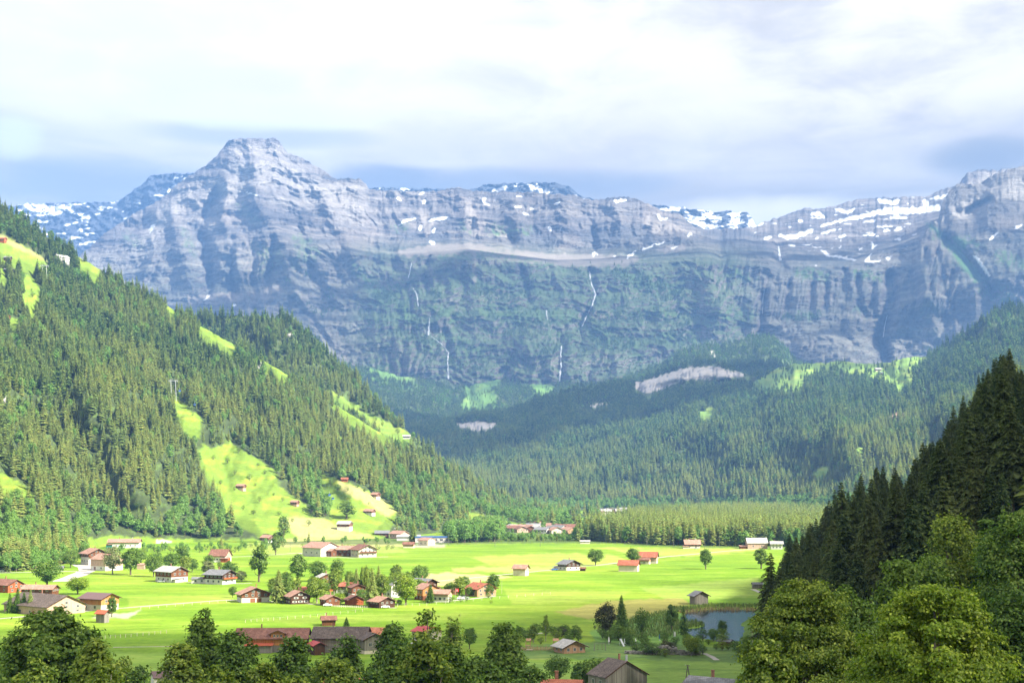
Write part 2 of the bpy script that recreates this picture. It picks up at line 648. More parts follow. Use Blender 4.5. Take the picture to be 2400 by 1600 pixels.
MAT = dict(
    white=mat_plain('white_plaster', (0.62, 0.59, 0.54), 0.9, 0.14, 0.6),
    cream=mat_plain('cream_plaster', (0.60, 0.53, 0.42), 0.9, 0.14, 0.6),
    pinkwall=mat_plain('pinkish_board_wall', (0.50, 0.35, 0.26), 0.9, 0.25, 1.0, (2, 2, 0.3)),
    wood=mat_planks('brown_timber', (0.115, 0.045, 0.022), (0.20, 0.085, 0.04)),
    dkwood=mat_planks('dark_timber', (0.055, 0.028, 0.018), (0.10, 0.05, 0.03)),
    redwood=mat_planks('reddish_timber', (0.26, 0.065, 0.025), (0.34, 0.115, 0.045)),
    orange=mat_planks('honey_timber', (0.42, 0.16, 0.05), (0.5, 0.25, 0.1)),
    grywood=mat_planks('weathered_grey_boards', (0.15, 0.135, 0.115), (0.27, 0.245, 0.21)),
    tanwood=mat_planks('tan_boards', (0.36, 0.2, 0.11), (0.46, 0.3, 0.19)),
    brown=mat_tiles('brown_roof_tiles', (0.165, 0.072, 0.048), (0.25, 0.12, 0.085)),
    dkbrown=mat_tiles('dark_roof_tiles', (0.075, 0.055, 0.045), (0.15, 0.115, 0.095)),
    rust=mat_tiles('rust_red_roof_tiles', (0.27, 0.075, 0.04), (0.38, 0.13, 0.075)),
    pink=mat_tiles('faded_pink_roof_tiles', (0.32, 0.17, 0.12), (0.40, 0.24, 0.18)),
    grey=mat_tiles('grey_roof_sheets', (0.13, 0.135, 0.14), (0.20, 0.20, 0.205), 0.5),
    ltgrey=mat_tiles('pale_grey_roof', (0.34, 0.33, 0.30), (0.43, 0.41, 0.38), 0.5),
    plum=mat_plain('brown_metal_roof', (0.13, 0.075, 0.07), 0.5, 0.12, 2.0, (8, 0.3, 1), 0.4),
    orangeroof=mat_tiles('orange_roof_tiles', (0.46, 0.15, 0.07), (0.55, 0.23, 0.13)),
    red=mat_plain('red_sheet_roof', (0.45, 0.045, 0.04), 0.5, 0.2, 1.5, (8, 0.3, 1), 0.4),
    redrust=mat_plain('rusty_red_sheet', (0.42, 0.10, 0.05), 0.7, 0.3, 1.2, (6, 0.4, 1), 0.3),
    trim=mat_plain('pale_trim', (0.55, 0.48, 0.4), 0.8, 0.1),
    frame=mat_plain('white_window_frame', (0.45, 0.43, 0.4), 0.6, 0.05),
    glass=mat_glass('window_glass'),
    shutter=mat_plain('brown_shutter', (0.2, 0.08, 0.04), 0.8, 0.2),
    dooru=mat_plain('brown_door', (0.22, 0.09, 0.05), 0.7, 0.2),
    brick=mat_plain('brick_chimney', (0.30, 0.15, 0.10), 0.9, 0.3, 4.0),
    stone=mat_plain('grey_stone', (0.30, 0.28, 0.25), 0.95, 0.45, 1.6),
    gravel=mat_plain('pale_gravel', (0.42, 0.39, 0.34), 0.95, 0.2, 0.4),
    metal=mat_plain('grey_metal', (0.38, 0.40, 0.41), 0.45, 0.1, 1, (1, 1, 1), 0.5),
    green=mat_plain('teal_shed_paint', (0.03, 0.16, 0.13), 0.6, 0.15),
    bluem=mat_plain('blue_paint', (0.05, 0.13, 0.36), 0.5, 0.1),
    redp=mat_plain('red_paint', (0.5, 0.03, 0.03), 0.5, 0.1),
    cloth=mat_plain('white_cloth', (0.75, 0.75, 0.73), 0.9, 0.06),
    water=mat_water('pond_water'),
    reed=mat_leaf('reeds', (0.10, 0.16, 0.04), (0.13, 0.19, 0.05), (0.17, 0.2, 0.07), 0.3),
    straw=mat_leaf('dry_reeds', (0.30, 0.2, 0.11), (0.36, 0.25, 0.15), (0.33, 0.26, 0.15), 0.3),
    fall=mat_plain('falling_water', (0.46, 0.48, 0.5), 0.7, 0.1, 0.05),
)

# ------------------------------------------------------------------ terrain layers
LAYERS = {}


class Layer:
    """a hillside between a foot line and a crest line, both traced in the photograph and given their own distance;
    lines: list (foot ... crest) of [(px, py, distance), ...]"""

    def __init__(s, name, xs, lines, nrow, relief=None, rough=0.0, back=((60, 25), (200, 120), (700, 420)), rough_scale=14.0, foot=40.0, pw=1.0):
        s.name = name
        X = np.asarray(xs, float)
        K = len(lines)
        YL = np.zeros((K, len(X)))
        DL = np.zeros((K, len(X)))
        for k, ln in enumerate(lines):
            a = np.array(ln, float)
            YL[k] = np.interp(X, a[:, 0], a[:, 1])
            DL[k] = np.interp(X, a[:, 0], a[:, 2])
        if rough:
            YL[-1] += rough * fbm(X / rough_scale, X * 0 + 3.3, 5, len(name), 0.55)
        s.X = X
        S = np.linspace(0, 1, nrow) ** pw
        Yg = YL[0][None, :] + S[:, None] * (YL[-1] - YL[0])[None, :]
        Dg = np.zeros_like(Yg)
        for j in range(len(X)):
            yk, dk = YL[::-1, j], DL[::-1, j]
            Dg[:, j] = np.interp(Yg[:, j], yk, dk)
        # soften the kinks down the columns
        if K > 2:
            ker = np.hanning(9)
            ker /= ker.sum()
            pad = np.pad(Dg, ((4, 4), (0, 0)), 'edge')
            sm = sum(ker[i] * pad[i:i + nrow] for i in range(9))
            sm[0], sm[-1] = Dg[0], Dg[-1]
            Dg = sm
        Xg = np.broadcast_to(X[None, :], Yg.shape).copy()
        if relief is not None:
            Dg = Dg + relief(Xg, Yg, Dg)
        s.Xg, s.Yg, s.Dg = Xg, Yg, Dg
        s.Y0, s.Y1, s.pw = YL[0], YL[-1], pw
        s.P = W(Xg, Yg, Dg)
        s.back, s.foot = back, foot
        du = np.gradient(s.P, axis=1)
        dv = np.gradient(s.P, axis=0)
        N = np.cross(du, dv)
        N /= np.linalg.norm(N, axis=-1, keepdims=True) + 1e-9
        N *= np.sign(N[..., 2:3] + 1e-9)
        s.N = N
        LAYERS[name] = s

    def build(s, objname, mat, cols, kind='structure', label=None):
        rows = [s.P]
        crow = [cols]
        p0 = s.P[0].copy()
        p0[:, 2] -= s.foot
        rows.insert(0, p0[None])
        crow.insert(0, cols[:1])
        for dd, dz in s.back:
            p = s.P[-1].copy()
            k = (p[:, 1] + dd) / p[:, 1]
            p[:, 0] *= k
            p[:, 1] += dd
            p[:, 2] -= dz
            rows.append(p[None])
            crow.append(cols[-1:])
        V = np.concatenate(rows, 0)
        C = np.concatenate(crow, 0)
        nr, nc = V.shape[:2]
        me = np_mesh(objname, V.reshape(-1, 3), grid_quads(nr, nc), mats=[mat], cols=C.reshape(-1, 4), smooth=True)
        o = link(objname, me)
        tag(o, kind=kind)
        if label: tag(o, label, 'terrain')
        s.obj = o
        return o

    def at(s, px, py):
        """distance and world point of this layer at a pixel"""
        j = np.interp(px, s.X, np.arange(len(s.X)))
        j0 = int(min(max(j, 0), len(s.X) - 2))
        fj = j - j0
        y0 = s.Y0[j0] * (1 - fj) + s.Y0[j0 + 1] * fj
        y1 = s.Y1[j0] * (1 - fj) + s.Y1[j0 + 1] * fj
        v = min(max((py - y0) / (y1 - y0), 0), 1) ** (1 / s.pw) * (s.Yg.shape[0] - 1)
        i0 = int(min(v, s.Yg.shape[0] - 2))
        fi = v - i0
        D = s.Dg
        d = (D[i0, j0] * (1 - fi) + D[i0 + 1, j0] * fi) * (1 - fj) + (D[i0, j0 + 1] * (1 - fi) + D[i0 + 1, j0 + 1] * fi) * fj
        return W(px, py, d)

    def scatter(s, dens, per_m2, rng, ylim=None):
        """random points; dens: array on the grid (0..1), per_m2 trees per horizontal m2"""
        P_ = s.P
        a = P_[:-1, 1:] - P_[:-1, :-1]
        b = P_[1:, :-1] - P_[:-1, :-1]
        area = np.abs(a[..., 0] * b[..., 1] - a[..., 1] * b[..., 0])
        area = np.minimum(area, 4 * np.median(area) + 400)
        d = dens[:-1, :-1]
        n = rng.poisson(area * per_m2 * d)
        I, J = np.nonzero(n)
        I = np.repeat(I, n[I, J])
        J = np.repeat(J, n[np.nonzero(n)])
        u, v = rng.rand(len(I), 1), rng.rand(len(I), 1)
        p = (P_[I, J] * (1 - u) * (1 - v) + P_[I, J + 1] * u * (1 - v) + P_[I + 1, J] * (1 - u) * v + P_[I + 1, J + 1] * u * v)
        return p


def lerp(a, b, t):
    t = np.asarray(t)[..., None]
    return a * (1 - t) + np.asarray(b, float) * t


def C4(r, g, b, a=1.0):
    return np.array([r, g, b, a])


GRASS = C4(0.155, 0.245, 0.028, 0.4)
ALP = C4(0.14, 0.225, 0.032, 0.4)
FLOOR = C4(0.055, 0.075, 0.028, 0.5)
SNOW = C4(0.7, 0.72, 0.75, 0.1)


def full(sh, c):
    return np.broadcast_to(c, sh + (4,)).copy()


# ---- the great wall ----------------------------------------------------------
xs_wall = np.arange(-120, 2530, 2.3)
WALL_FOOT = [(-120, 930, 7600), (400, 930, 7500), (900, 960, 7100), (1300, 960, 7000), (1700, 940, 7000), (2100, 880, 7200), (2530, 860, 7300)]
WALL_MID = [(-120, 720, 8100), (500, 715, 8000), (800, 740, 7900), (1000, 750, 7600), (1500, 745, 7600), (1760, 735, 7500), (2000, 740, 7400), (2200, 700, 7600), (2530, 640, 7800)]
WALL_UP = [(-120, 640, 8500), (300, 620, 8500), (600, 560, 8300), (900, 605, 8200), (1100, 585, 8150), (1300, 622, 8100), (1600, 612, 8000), (1800, 625, 8000), (2000, 620, 8000), (2150, 560, 8300), (2200, 540, 8500), (2530, 500, 8500)]
WALL_TER = [(-120, 620, 8700), (300, 600, 8600), (600, 520, 8500), (900, 560, 8700), (1100, 560, 8800), (1350, 585, 8800), (1600, 575, 8700), (1800, 600, 8350), (2000, 600, 8500), (2150, 545, 8700), (2210, 505, 8800), (2530, 460, 8900)]
WALL_TOP = [(-120, 640, 9100), (150, 628, 9000), (207, 583, 9000), (245, 545, 9000), (306, 507, 9100), (383, 461, 9150), (413, 434, 9150), (459, 403, 9150), (497, 376, 9150), (520, 352, 9150),
            (530, 338, 9150), (538, 327, 9150), (560, 325, 9150), (645, 325, 9150), (655, 330, 9150), (664, 345, 9150), (673, 357, 9150), (704, 369, 9150), (746, 392, 9200), (785, 419, 9200), (800, 417, 9200), (842, 419, 9200),
            (872, 446, 9300), (922, 447, 9300), (1014, 449, 9300), (1045, 446, 9300), (1072, 437, 9300), (1106, 447, 9300), (1240, 451, 9300), (1347, 458, 9300), (1385, 468, 9300), (1450, 461, 9300), (1473, 462, 9300),
            (1504, 472, 9300), (1546, 491, 9300), (1596, 503, 9300), (1627, 530, 9300), (1653, 537, 9400), (1749, 535, 9600), (1768, 530, 9800), (1800, 518, 10000), (1883, 487, 10300), (1920, 490, 10300), (1959, 481, 10300), (2009, 467, 10300), (2074, 462, 10300),
            (2166, 462, 10200), (2189, 453, 10100), (2246, 432, 10000), (2265, 405, 10000), (2300, 398, 10000), (2530, 390, 10000)]

GROOVES = [  # amplitude in metres (+ gully, - buttress), width in px, path
    (150, 16, [(513, 461), (459, 530), (478, 575), (494, 645)]), (90, 10, [(360, 629), (352, 656)]), (130, 20, [(306, 535), (340, 522)]),
    (90, 9, [(543, 560), (545, 700)]), (90, 8, [(494, 625), (488, 690)]), (-110, 22, [(405, 500), (425, 580), (440, 650)]), (-90, 16, [(370, 560), (345, 640)]),
    (-120, 24, [(600, 380), (600, 470), (650, 540), (700, 600)]), (-70, 14, [(530, 430), (520, 500), (560, 640)]), (60, 8, [(640, 560), (625, 690)]),
    (-80, 18, [(740, 420), (790, 520), (830, 600)]), (90, 12, [(700, 520), (720, 600), (760, 690)]), (-80, 14, [(660, 600), (700, 700), (760, 790)]),
    (80, 8, [(688, 700), (730, 745), (770, 800)]), (70, 14, [(880, 500), (905, 560), (960, 700)]), (-80, 20, [(1080, 455), (1100, 520), (1090, 570)]),
    (80, 10, [(1105, 520), (1108, 580)]), (-100, 22, [(1200, 480), (1230, 560)]), (80, 9, [(1200, 560), (1200, 590)]), (-110, 20, [(1320, 470), (1330, 540), (1310, 585)]),
    (90, 9, [(1390, 540), (1395, 595)]), (-90, 16, [(1440, 480), (1460, 560), (1450, 590)]), (80, 10, [(1510, 540), (1500, 600)]), (-70, 22, [(1560, 520), (1600, 560)]),
    (90, 9, [(1005, 600), (1000, 680)]), (-60, 14, [(1050, 600), (1060, 680)]), (100, 10, [(1220, 630), (1240, 700)]), (70, 8, [(1090, 630), (1085, 700)]), (90, 10, [(1383, 630), (1395, 690), (1360, 760)]),
    (-160, 30, [(1640, 560), (1655, 650), (1680, 720)]), (120, 12, [(1690, 600), (1700, 660)]), (-140, 34, [(1740, 560), (1790, 600)]), (130, 14, [(1825, 575), (1830, 620)]),
    (160, 10, [(1790, 690), (1786, 760), (1790, 800)]), (110, 10, [(1980, 640), (1985, 700)]), (130, 8, [(2010, 650), (2015, 720), (2030, 740)]), (80, 7, [(1905, 670), (1900, 740)]), (80, 7, [(1850, 670), (1845, 740)]),
    (80, 6, [(1940, 670), (1935, 730)]), (120, 8, [(2045, 670), (2050, 740)]), (260, 14, [(2085, 650), (2090, 700), (2060, 790), (2072, 840)]), (-160, 50, [(1900, 790), (1960, 820), (2000, 850)]), (-100, 34, [(1880, 850), (2020, 860)]),
    (-150, 30, [(2175, 535), (2160, 620), (2180, 690)]), (70, 6, [(2170, 590), (2185, 690)]), (70, 6, [(2200, 590), (2215, 690)]), (80, 6, [(2140, 640), (2148, 710)]), (100, 12, [(2220, 560), (2290, 640), (2330, 680)]),
    (90, 18, [(1180, 870), (1190, 905)]), (-60, 30, [(1450, 830), (1450, 880)]), (-70, 40, [(1250, 800), (1320, 850)]), (-80, 30, [(900, 770), (960, 840)]), (70, 10, [(1040, 780), (1056, 830)]), (80, 14, [(1310, 800), (1314, 890)]),
]


def wall_relief(X, Y, D):
    z = CAM_H + (1130 - Y) / FPX * D
    R = np.zeros_like(D)
    wob = 26 * fbm(X / 130, Y / 160, 4, 4)
    # big vertical buttresses and gullies, bent and thinning with height
    sg = np.tanh((600 - X) / 50.0) * sstep(1000, 850, X)
    U = X + 0.62 * (Y - 330) * sg
    g1 = ridged(U / 105 + 0.35 * fbm(X / 120, Y / 90, 3, 41), Y / 300, 4, 21)
    R += -100 * (g1 - 0.45) * (0.75 + 0.5 * fbm(X / 170, Y / 120, 3, 43))
    g2 = ridged(X / 30 + 0.5 * fbm(X / 60, Y / 40, 3, 51), Y / 100, 4, 31)
    R += -20 * (g2 - 0.45)
    # pillars of the right-hand cliffs
    pil = poly_mask(X, Y, [(1700, 540), (1800, 655), (2120, 640), (2190, 560), (2240, 700), (2100, 745), (1760, 745), (1650, 640)], 14, 6)
    R += pil * -70 * (ridged((X + 0.15 * (Y - 700)) / 21, Y / 200, 3, 61) - 0.4)
    # strata: ledges and cliffs
    tilt = z + 0.10 * (X - 1200) * np.where(X > 1700, -0.2, 1) + wob * 3 + 60 * fbm(X / 300, Y / 300, 3, 71)
    for Pz, A in ((165.0, 60), (52.0, 22), (21.0, 8)):
        q = tilt / Pz
        fr = q - np.floor(q)
        st = sstep(0.55, 0.95, fr) - fr
        R += A * st * (0.5 + 0.8 * np.clip(fbm(X / 90, Y / 60, 3, int(Pz)) + 0.6, 0, 1.4))
    R += -11 * (ridged(X / 11 + 0.4 * fbm(X / 30, Y / 30, 3, 88), Y / 26, 3, 87) - 0.4)
    R += 9 * fbm(X / 18, Y / 14, 5, 81, 0.6)
    for amp, w, pts in GROOVES:
        R += groove(X + 4 * fbm(X / 16, Y / 16, 3, 5), Y, amp, w, pts)
    # the scree terrace is smooth
    sm = stroke_mask(X, Y, [(945, 592, 9), (1040, 586, 14), (1160, 590, 14), (1280, 604, 14), (1400, 614, 14), (1470, 614, 10)], 6)
    edge = sstep(0, 40, X - 700) * sstep(2300, 2200, X)
    R *= (1 - 0.75 * sm)
    # keep the crest crisp but calm
    return R


wall = Layer('wall', xs_wall, [WALL_FOOT, WALL_MID, WALL_UP, WALL_TER, WALL_TOP], 330, wall_relief, rough=3.2, rough_scale=11, back=((150, 60), (400, 500), (900, 1400)), foot=400)

SNOWS = [  # snow patches (px, py, radius) chains
    [(1004, 518, 1.5), (1016, 514, 3.5), (1036, 512, 4), (1048, 510, 3)], [(932, 530, 1.5), (942, 521, 3.5), (962, 514, 3.5), (973, 513, 2.5)], [(984, 537, 4), (986, 532, 3)], [(1016, 545, 2.5), (1017, 540, 4), (1019, 535, 2)],
    [(1009, 567, 4), (1016, 571, 4)], [(933, 465, 3), (940, 472, 2)], [(983, 455, 3), (992, 452, 3)], [(992, 474, 4), (996, 471, 3)], [(1135, 466, 4), (1133, 474, 3.5), (1146, 480, 2.5)], [(1213, 459, 2), (1224, 461, 2)],
    [(1210, 486, 3), (1221, 485, 3)], [(1228, 500, 3), (1238, 504, 2.5)], [(1300, 480, 3), (1310, 475, 2.5)], [(1287, 533, 4), (1290, 539, 3)], [(1313, 537, 2), (1317, 534, 2)], [(1440, 471, 3), (1455, 471, 5), (1464, 469, 3)],
    [(1543, 505, 4), (1549, 514, 4), (1562, 514, 3)], [(1390, 599, 2), (1393, 594, 5), (1400, 597, 2)], [(1439, 600, 2.5)], [(1469, 605, 3), (1478, 598, 4), (1489, 588, 2)], [(1506, 586, 3), (1530, 574, 2.5), (1556, 569, 2.5)],
    [(1575, 582, 3), (1585, 578, 3)], [(1612, 553, 3), (1620, 548, 3)], [(350, 545, 2), (354, 536, 5), (360, 528, 4)], [(478, 703, 2), (490, 694, 4)], [(547, 716, 3), (553, 713, 2)], [(177, 560, 3), (186, 553, 3)], [(193, 569, 3), (203, 562, 3)],
    [(226, 554, 4), (230, 548, 2)], [(576, 452, 2), (590, 453, 2.5), (602, 459, 2)], [(1107, 515, 2)], [(1244, 491, 2), (1249, 490, 2)],
    # the long fields of the cirque
    [(1905, 500, 4), (1922, 503, 6), (1930, 507, 4)], [(1962, 492, 5), (1975, 494, 4), (1985, 499, 4), (2003, 490, 3.5)], [(2062, 470, 5), (2075, 473, 6), (2095, 475, 5), (2107, 470, 3)],
    [(1925, 530, 3), (1945, 524, 4), (1985, 514, 3), (2010, 508, 3)], [(2000, 513, 4), (2050, 500, 6), (2075, 494, 8), (2125, 494, 8), (2160, 493, 8), (2200, 487, 7)], [(2165, 470, 4), (2172, 478, 7), (2168, 490, 7)], [(2180, 466, 3), (2205, 463, 4), (2220, 456, 3)],
    [(1828, 552, 4), (1842, 556, 5), (1868, 554, 6), (1880, 548, 6), (1902, 543, 3)], [(1926, 548, 2), (1945, 542, 3), (1957, 537, 2)], [(2088, 511, 3), (2105, 509, 4), (2122, 511, 3)], [(2025, 521, 2), (2050, 517, 3)], [(2055, 532, 2), (2090, 530, 2)],
    [(2024, 552, 2), (2048, 550, 3), (2043, 548, 2)], [(2098, 562, 3), (2108, 560, 4)], [(2072, 541, 2.5), (2084, 541, 2.5)], [(2098, 540, 3), (2110, 536, 4)], [(2138, 549, 2), (2146, 549, 2)], [(1968, 556, 3), (1980, 552, 3)],
    [(1928, 587, 2.5), (1935, 594, 5), (1945, 600, 4), (1970, 602, 3.5), (2003, 609, 3)], [(2040, 566, 1.5), (2045, 574, 3.5), (2046, 581, 3), (2053, 574, 2)], [(2012, 578, 2), (2015, 584, 3), (2022, 582, 1.5)],
    [(2039, 595, 2), (2037, 604, 4), (2030, 612, 4), (2045, 614, 4), (2063, 611, 2.5)], [(2077, 605, 3), (2084, 605, 3), (2082, 611, 1.5)], [(1848, 573, 2), (1862, 577, 2)], [(1792, 558, 4), (1806, 557, 3)], [(1905, 577, 1.5), (1925, 580, 1.5)],
    [(1766, 528, 5), (1780, 521, 8), (1788, 523, 3)], [(1912, 622, 2)], [(1967, 580, 2), (1972, 576, 1.5)], [(1770, 546, 2)], [(1880, 520, 3), (1875, 517, 3)],
]
SCREE = [  # pale scree and debris
    [(940, 592, 7), (1020, 586, 12), (1100, 585, 14), (1150, 588, 12)], [(1120, 590, 8), (1200, 600, 14), (1280, 607, 13), (1330, 612, 14)], [(1310, 608, 12), (1400, 612, 16), (1460, 612, 14), (1490, 606, 6)],
    [(1095, 480, 10), (1110, 520, 14), (1120, 545, 8)], [(1135, 520, 6), (1190, 555, 5)], [(985, 500, 10), (1005, 520, 10), (1000, 550, 5)], [(1520, 520, 12), (1540, 530, 16), (1590, 540, 12)],
    [(1550, 585, 8), (1600, 580, 8)], [(450, 705, 10), (520, 700, 14), (600, 690, 8)], [(600, 700, 12), (650, 680, 14)], [(1690, 745, 8), (1700, 755, 4)], [(930, 590, 3), (960, 600, 3)], [(1085, 740, 2), (1055, 700, 2)],
    [(725, 745, 2), (755, 780, 2.5), (800, 830, 3), (835, 860, 3)], [(1112, 600, 4), (1114, 660, 2)], [(1570, 860, 5), (1590, 830, 3), (1620, 800, 2)], [(1530, 810, 2), (1545, 850, 5), (1550, 870, 4)], [(2280, 430, 8), (2310, 445, 10)],
    [(1400, 740, 8), (1430, 735, 8)],
]
GREENS = [
    [(925, 700, 10), (960, 740, 14), (980, 765, 8)], [(835, 630, 10), (870, 670, 14), (910, 710, 10)], [(1010, 720, 10), (1040, 730, 18), (1075, 750, 14)], [(1140, 725, 16), (1200, 740, 20), (1260, 745, 18)],
    [(1280, 745, 14), (1340, 745, 16)], [(1410, 730, 10), (1480, 735, 10), (1580, 735, 8)], [(1450, 640, 12), (1500, 660, 20), (1580, 680, 16)], [(1040, 790, 8), (1090, 810, 14), (1130, 830, 12)],
    [(1020, 610, 4), (1060, 598, 5), (1100, 600, 4), (1160, 596, 5), (1220, 612, 4), (1300, 628, 4), (1380, 632, 4), (1450, 630, 3)], [(600, 580, 10), (640, 600, 22), (620, 640, 16)], [(700, 560, 12), (730, 590, 22), (690, 620, 14)],
    [(560, 480, 8), (600, 520, 8)], [(2180, 528, 5), (2215, 570, 7), (2260, 620, 12), (2310, 660, 10)], [(2250, 560, 10), (2290, 575, 12)], [(2340, 600, 14), (2390, 620, 14)], [(2310, 680, 14), (2360, 700, 16)],
    [(1720, 640, 8), (1760, 650, 10)], [(1880, 640, 14), (1930, 645, 12)], [(2010, 640, 12), (2060, 650, 10)], [(1700, 735, 14), (1760, 740, 12)], [(1850, 745, 6), (1905, 743, 7)], [(2010, 728, 8), (2030, 730, 6)],
    [(930, 531, 8), (950, 530, 6)], [(1095, 540, 5), (1080, 520, 4)], [(1240, 540, 6), (1150, 540, 8)], [(1390, 780, 16), (1430, 800, 18)], [(1560, 790, 14), (1620, 800, 14)], [(870, 860, 14), (920, 865, 10)], [(1000, 820, 10), (1020, 800, 8)],
    [(430, 540, 6), (450, 590, 8)], [(290, 550, 6), (320, 570, 10)], [(1330, 790, 14), (1290, 790, 10)], [(1480, 800, 10), (1500, 850, 8)],
]
DARKS = [[(1650, 550, 14), (1740, 560, 22), (1790, 585, 18)], [(930, 545, 10), (990, 555, 14), (1050, 560, 10)], [(1230, 560, 20), (1290, 570, 20)], [(1380, 560, 16), (1480, 540, 24), (1530, 560, 14)], [(1860, 600, 10), (1920, 610, 12), (1990, 612, 8)],
         [(460, 530, 14), (490, 590, 14)], [(1050, 520, 14), (1000, 560, 8)], [(540, 620, 18), (545, 690, 14)], [(1700, 560, 16), (1720, 640, 10)], [(2380, 560, 14), (2330, 560, 10)],
         [(2080, 790, 8), (2070, 830, 10)], [(1180, 640, 20), (1240, 680, 20)]]
LIGHTS = [[(545, 350, 12), (650, 350, 12)], [(540, 390, 14), (640, 390, 18)], [(480, 420, 10), (560, 440, 14)], [(420, 470, 20), (380, 520, 14), (330, 580, 20)], [(425, 450, 14), (500, 455, 18), (560, 465, 10)], [(560, 410, 18), (640, 420, 24), (700, 400, 14)], [(690, 430, 22), (770, 450, 22), (850, 490, 18)], [(800, 440, 14), (850, 440, 12)], [(640, 470, 10), (750, 480, 12), (840, 520, 10)],
          [(800, 760, 10), (860, 790, 30), (930, 820, 20)], [(740, 790, 20), (800, 830, 20), (900, 880, 20)], [(960, 770, 8), (1040, 790, 10)], [(1280, 860, 14), (1350, 850, 16), (1450, 850, 22), (1520, 850, 14)], [(1120, 800, 10), (1140, 790, 12)],
          [(1600, 780, 12), (1680, 800, 14)], [(1560, 770, 10), (1480, 770, 10)], [(1850, 790, 26), (1940, 800, 30), (2020, 810, 24), (2060, 850, 14)], [(1880, 850, 18), (2000, 860, 18)], [(2110, 830, 30), (2200, 780, 26)],
          [(2290, 450, 26), (2380, 420, 40), (2400, 470, 26)], [(2250, 500, 24), (2320, 480, 20)], [(1350, 700, 8), (1310, 710, 6)], [(580, 700, 14), (660, 690, 12)], [(1480, 700, 8), (1550, 705, 6)], [(720, 660, 18), (740, 720, 18)]]


def wall_cols(L):
    X, Y, D, N = L.Xg, L.Yg, L.Dg, L.N
    z = L.P[..., 2]
    sh = X.shape
    rock = C4(0.158, 0.142, 0.130, 1.0)
    pale = C4(0.28, 0.25, 0.218, 1.0)
    dark = C4(0.074, 0.070, 0.072, 1.0)
    warm = C4(0.21, 0.172, 0.145, 1.0)
    c = full(sh, rock)
    b = fbm(X / 210, z / 110 + 0.4 * fbm(X / 90, Y / 90, 3, 6), 5, 101)
    c = lerp(c, pale, sstep(-0.1, 0.8, b) * 0.6)
    c = lerp(c, dark, sstep(0.0, -0.8, b) * 0.8)
    st = fbm(X / 400, (z + 0.1 * X) / 26 + 0.6 * fbm(X / 60, Y / 60, 3, 16), 3, 111)
    c = lerp(c, dark, sstep(0.0, 0.55, st) * 0.6)
    c = lerp(c, pale, sstep(-0.1, -0.6, st) * 0.5)
    v = ridged(X / 12, Y / 90, 3, 115)
    c = lerp(c, dark, sstep(0.55, 0.9, v) * 0.25)
    c = lerp(c, warm, sstep(0.1, 0.7, fbm(X / 120, Y / 70, 4, 121)) * 0.4)
    for s_ in LIGHTS: c = lerp(c, C4(0.31, 0.282, 0.25), stroke_mask(X, Y, s_, 14, 12, 20) * (0.5 + 0.35 * sstep(-0.4, 0.4, fbm(X / 14, Y / 7, 4, 3))))
    for s_ in DARKS: c = lerp(c, C4(0.08, 0.083, 0.09), stroke_mask(X, Y, s_, 12, 12, 20) * 0.7)
    # grass on the ledges below the tree line, then on the terraces
    nz = N[..., 2]
    lowf = sstep(1650, 1150, z)
    n = fbm(X / 22, Y / 10, 4, 131)
    ctr = sstep(780, 900, X) * sstep(1800, 1700, X)
    led = sstep(0.42, 0.62, nz + 0.22 * n) * lowf * (0.25 + 0.65 * ctr)
    c = lerp(c, C4(0.07, 0.125, 0.035, 0.5), led * 0.85)
    for s_ in SCREE: c = lerp(c, C4(0.21, 0.185, 0.16, 0.25), stroke_mask(X, Y, s_, 3, 5, 14) * 0.9)
    for s_ in GREENS: c = lerp(c, C4(0.08, 0.14, 0.042, 0.5), stroke_mask(X, Y, s_, 8, 12, 14) * sstep(-0.5, 0.2, fbm(X / 9, Y / 9, 3, 6)) * np.where(X < 780, 0.5, 0.9))
    for s_ in SNOWS: c = lerp(c, SNOW, stroke_mask(X, Y, [(a, b, r_ - 0.7) for a, b, r_ in s_], 0.9, 2.8, 9))
    # scattered small snow on the high slabs of the cirque
    hi = poly_mask(X, Y, [(1790, 520), (1950, 480), (2180, 460), (2170, 520), (2120, 600), (1900, 590)], 15)
    c = lerp(c, SNOW, hi * sstep(0.78, 0.84, fbm(X / 26, Y / 7, 4, 141)))
    return c


wall_c = wall_cols(wall)
wall.build('mountain_wall', M_rock, wall_c)

# ---- the right-hand rock mountain, nearer than the cirque --------------------
xs_r = np.arange(2060, 2760, 2.3)
RM_FOOT = [(2060, 800, 7380), (2760, 800, 7000)]
RM_MID = [(2060, 745, 7450), (2200, 680, 7350), (2400, 640, 7250), (2760, 560, 7100)]
RM_TOP = [(2060, 740, 7460), (2100, 715, 7500), (2125, 655, 7900), (2140, 600, 8050), (2160, 556, 8150), (2181, 524, 8250), (2200, 512, 8350), (2206, 482, 8400), (2215, 462, 8450), (2236, 436, 8500), (2252, 429, 8500), (2268, 432, 8500),
          (2296, 430, 8500), (2320, 414, 8500), (2342, 404, 8500), (2370, 396, 8500), (2400, 388, 8500), (2500, 350, 8500), (2760, 270, 8400)]


def rm_relief(X, Y, D):
    R = -120 * (ridged(X / 120, Y / 160, 4, 221) - 0.45) - 30 * (ridged((X + 0.5 * Y) / 34, (Y - 0.3 * X) / 60, 4, 231) - 0.45)
    R += pil_mask(X, Y) * -90 * (ridged((X + 0.2 * (Y - 700)) / 22, Y / 180, 3, 61) - 0.4)
    for amp, w, pts in GROOVES[-14:]: R += groove(X, Y, amp, w, pts)
    R += groove(X, Y, 150, 14, [(2215, 560), (2260, 600), (2330, 690)]) + groove(X, Y, -90, 26, [(2350, 430), (2340, 500), (2300, 560)]) + groove(X, Y, 100, 8, [(2320, 470), (2250, 500)])
    R += 9 * fbm(X / 16, Y / 13, 5, 241, 0.6)
    return R


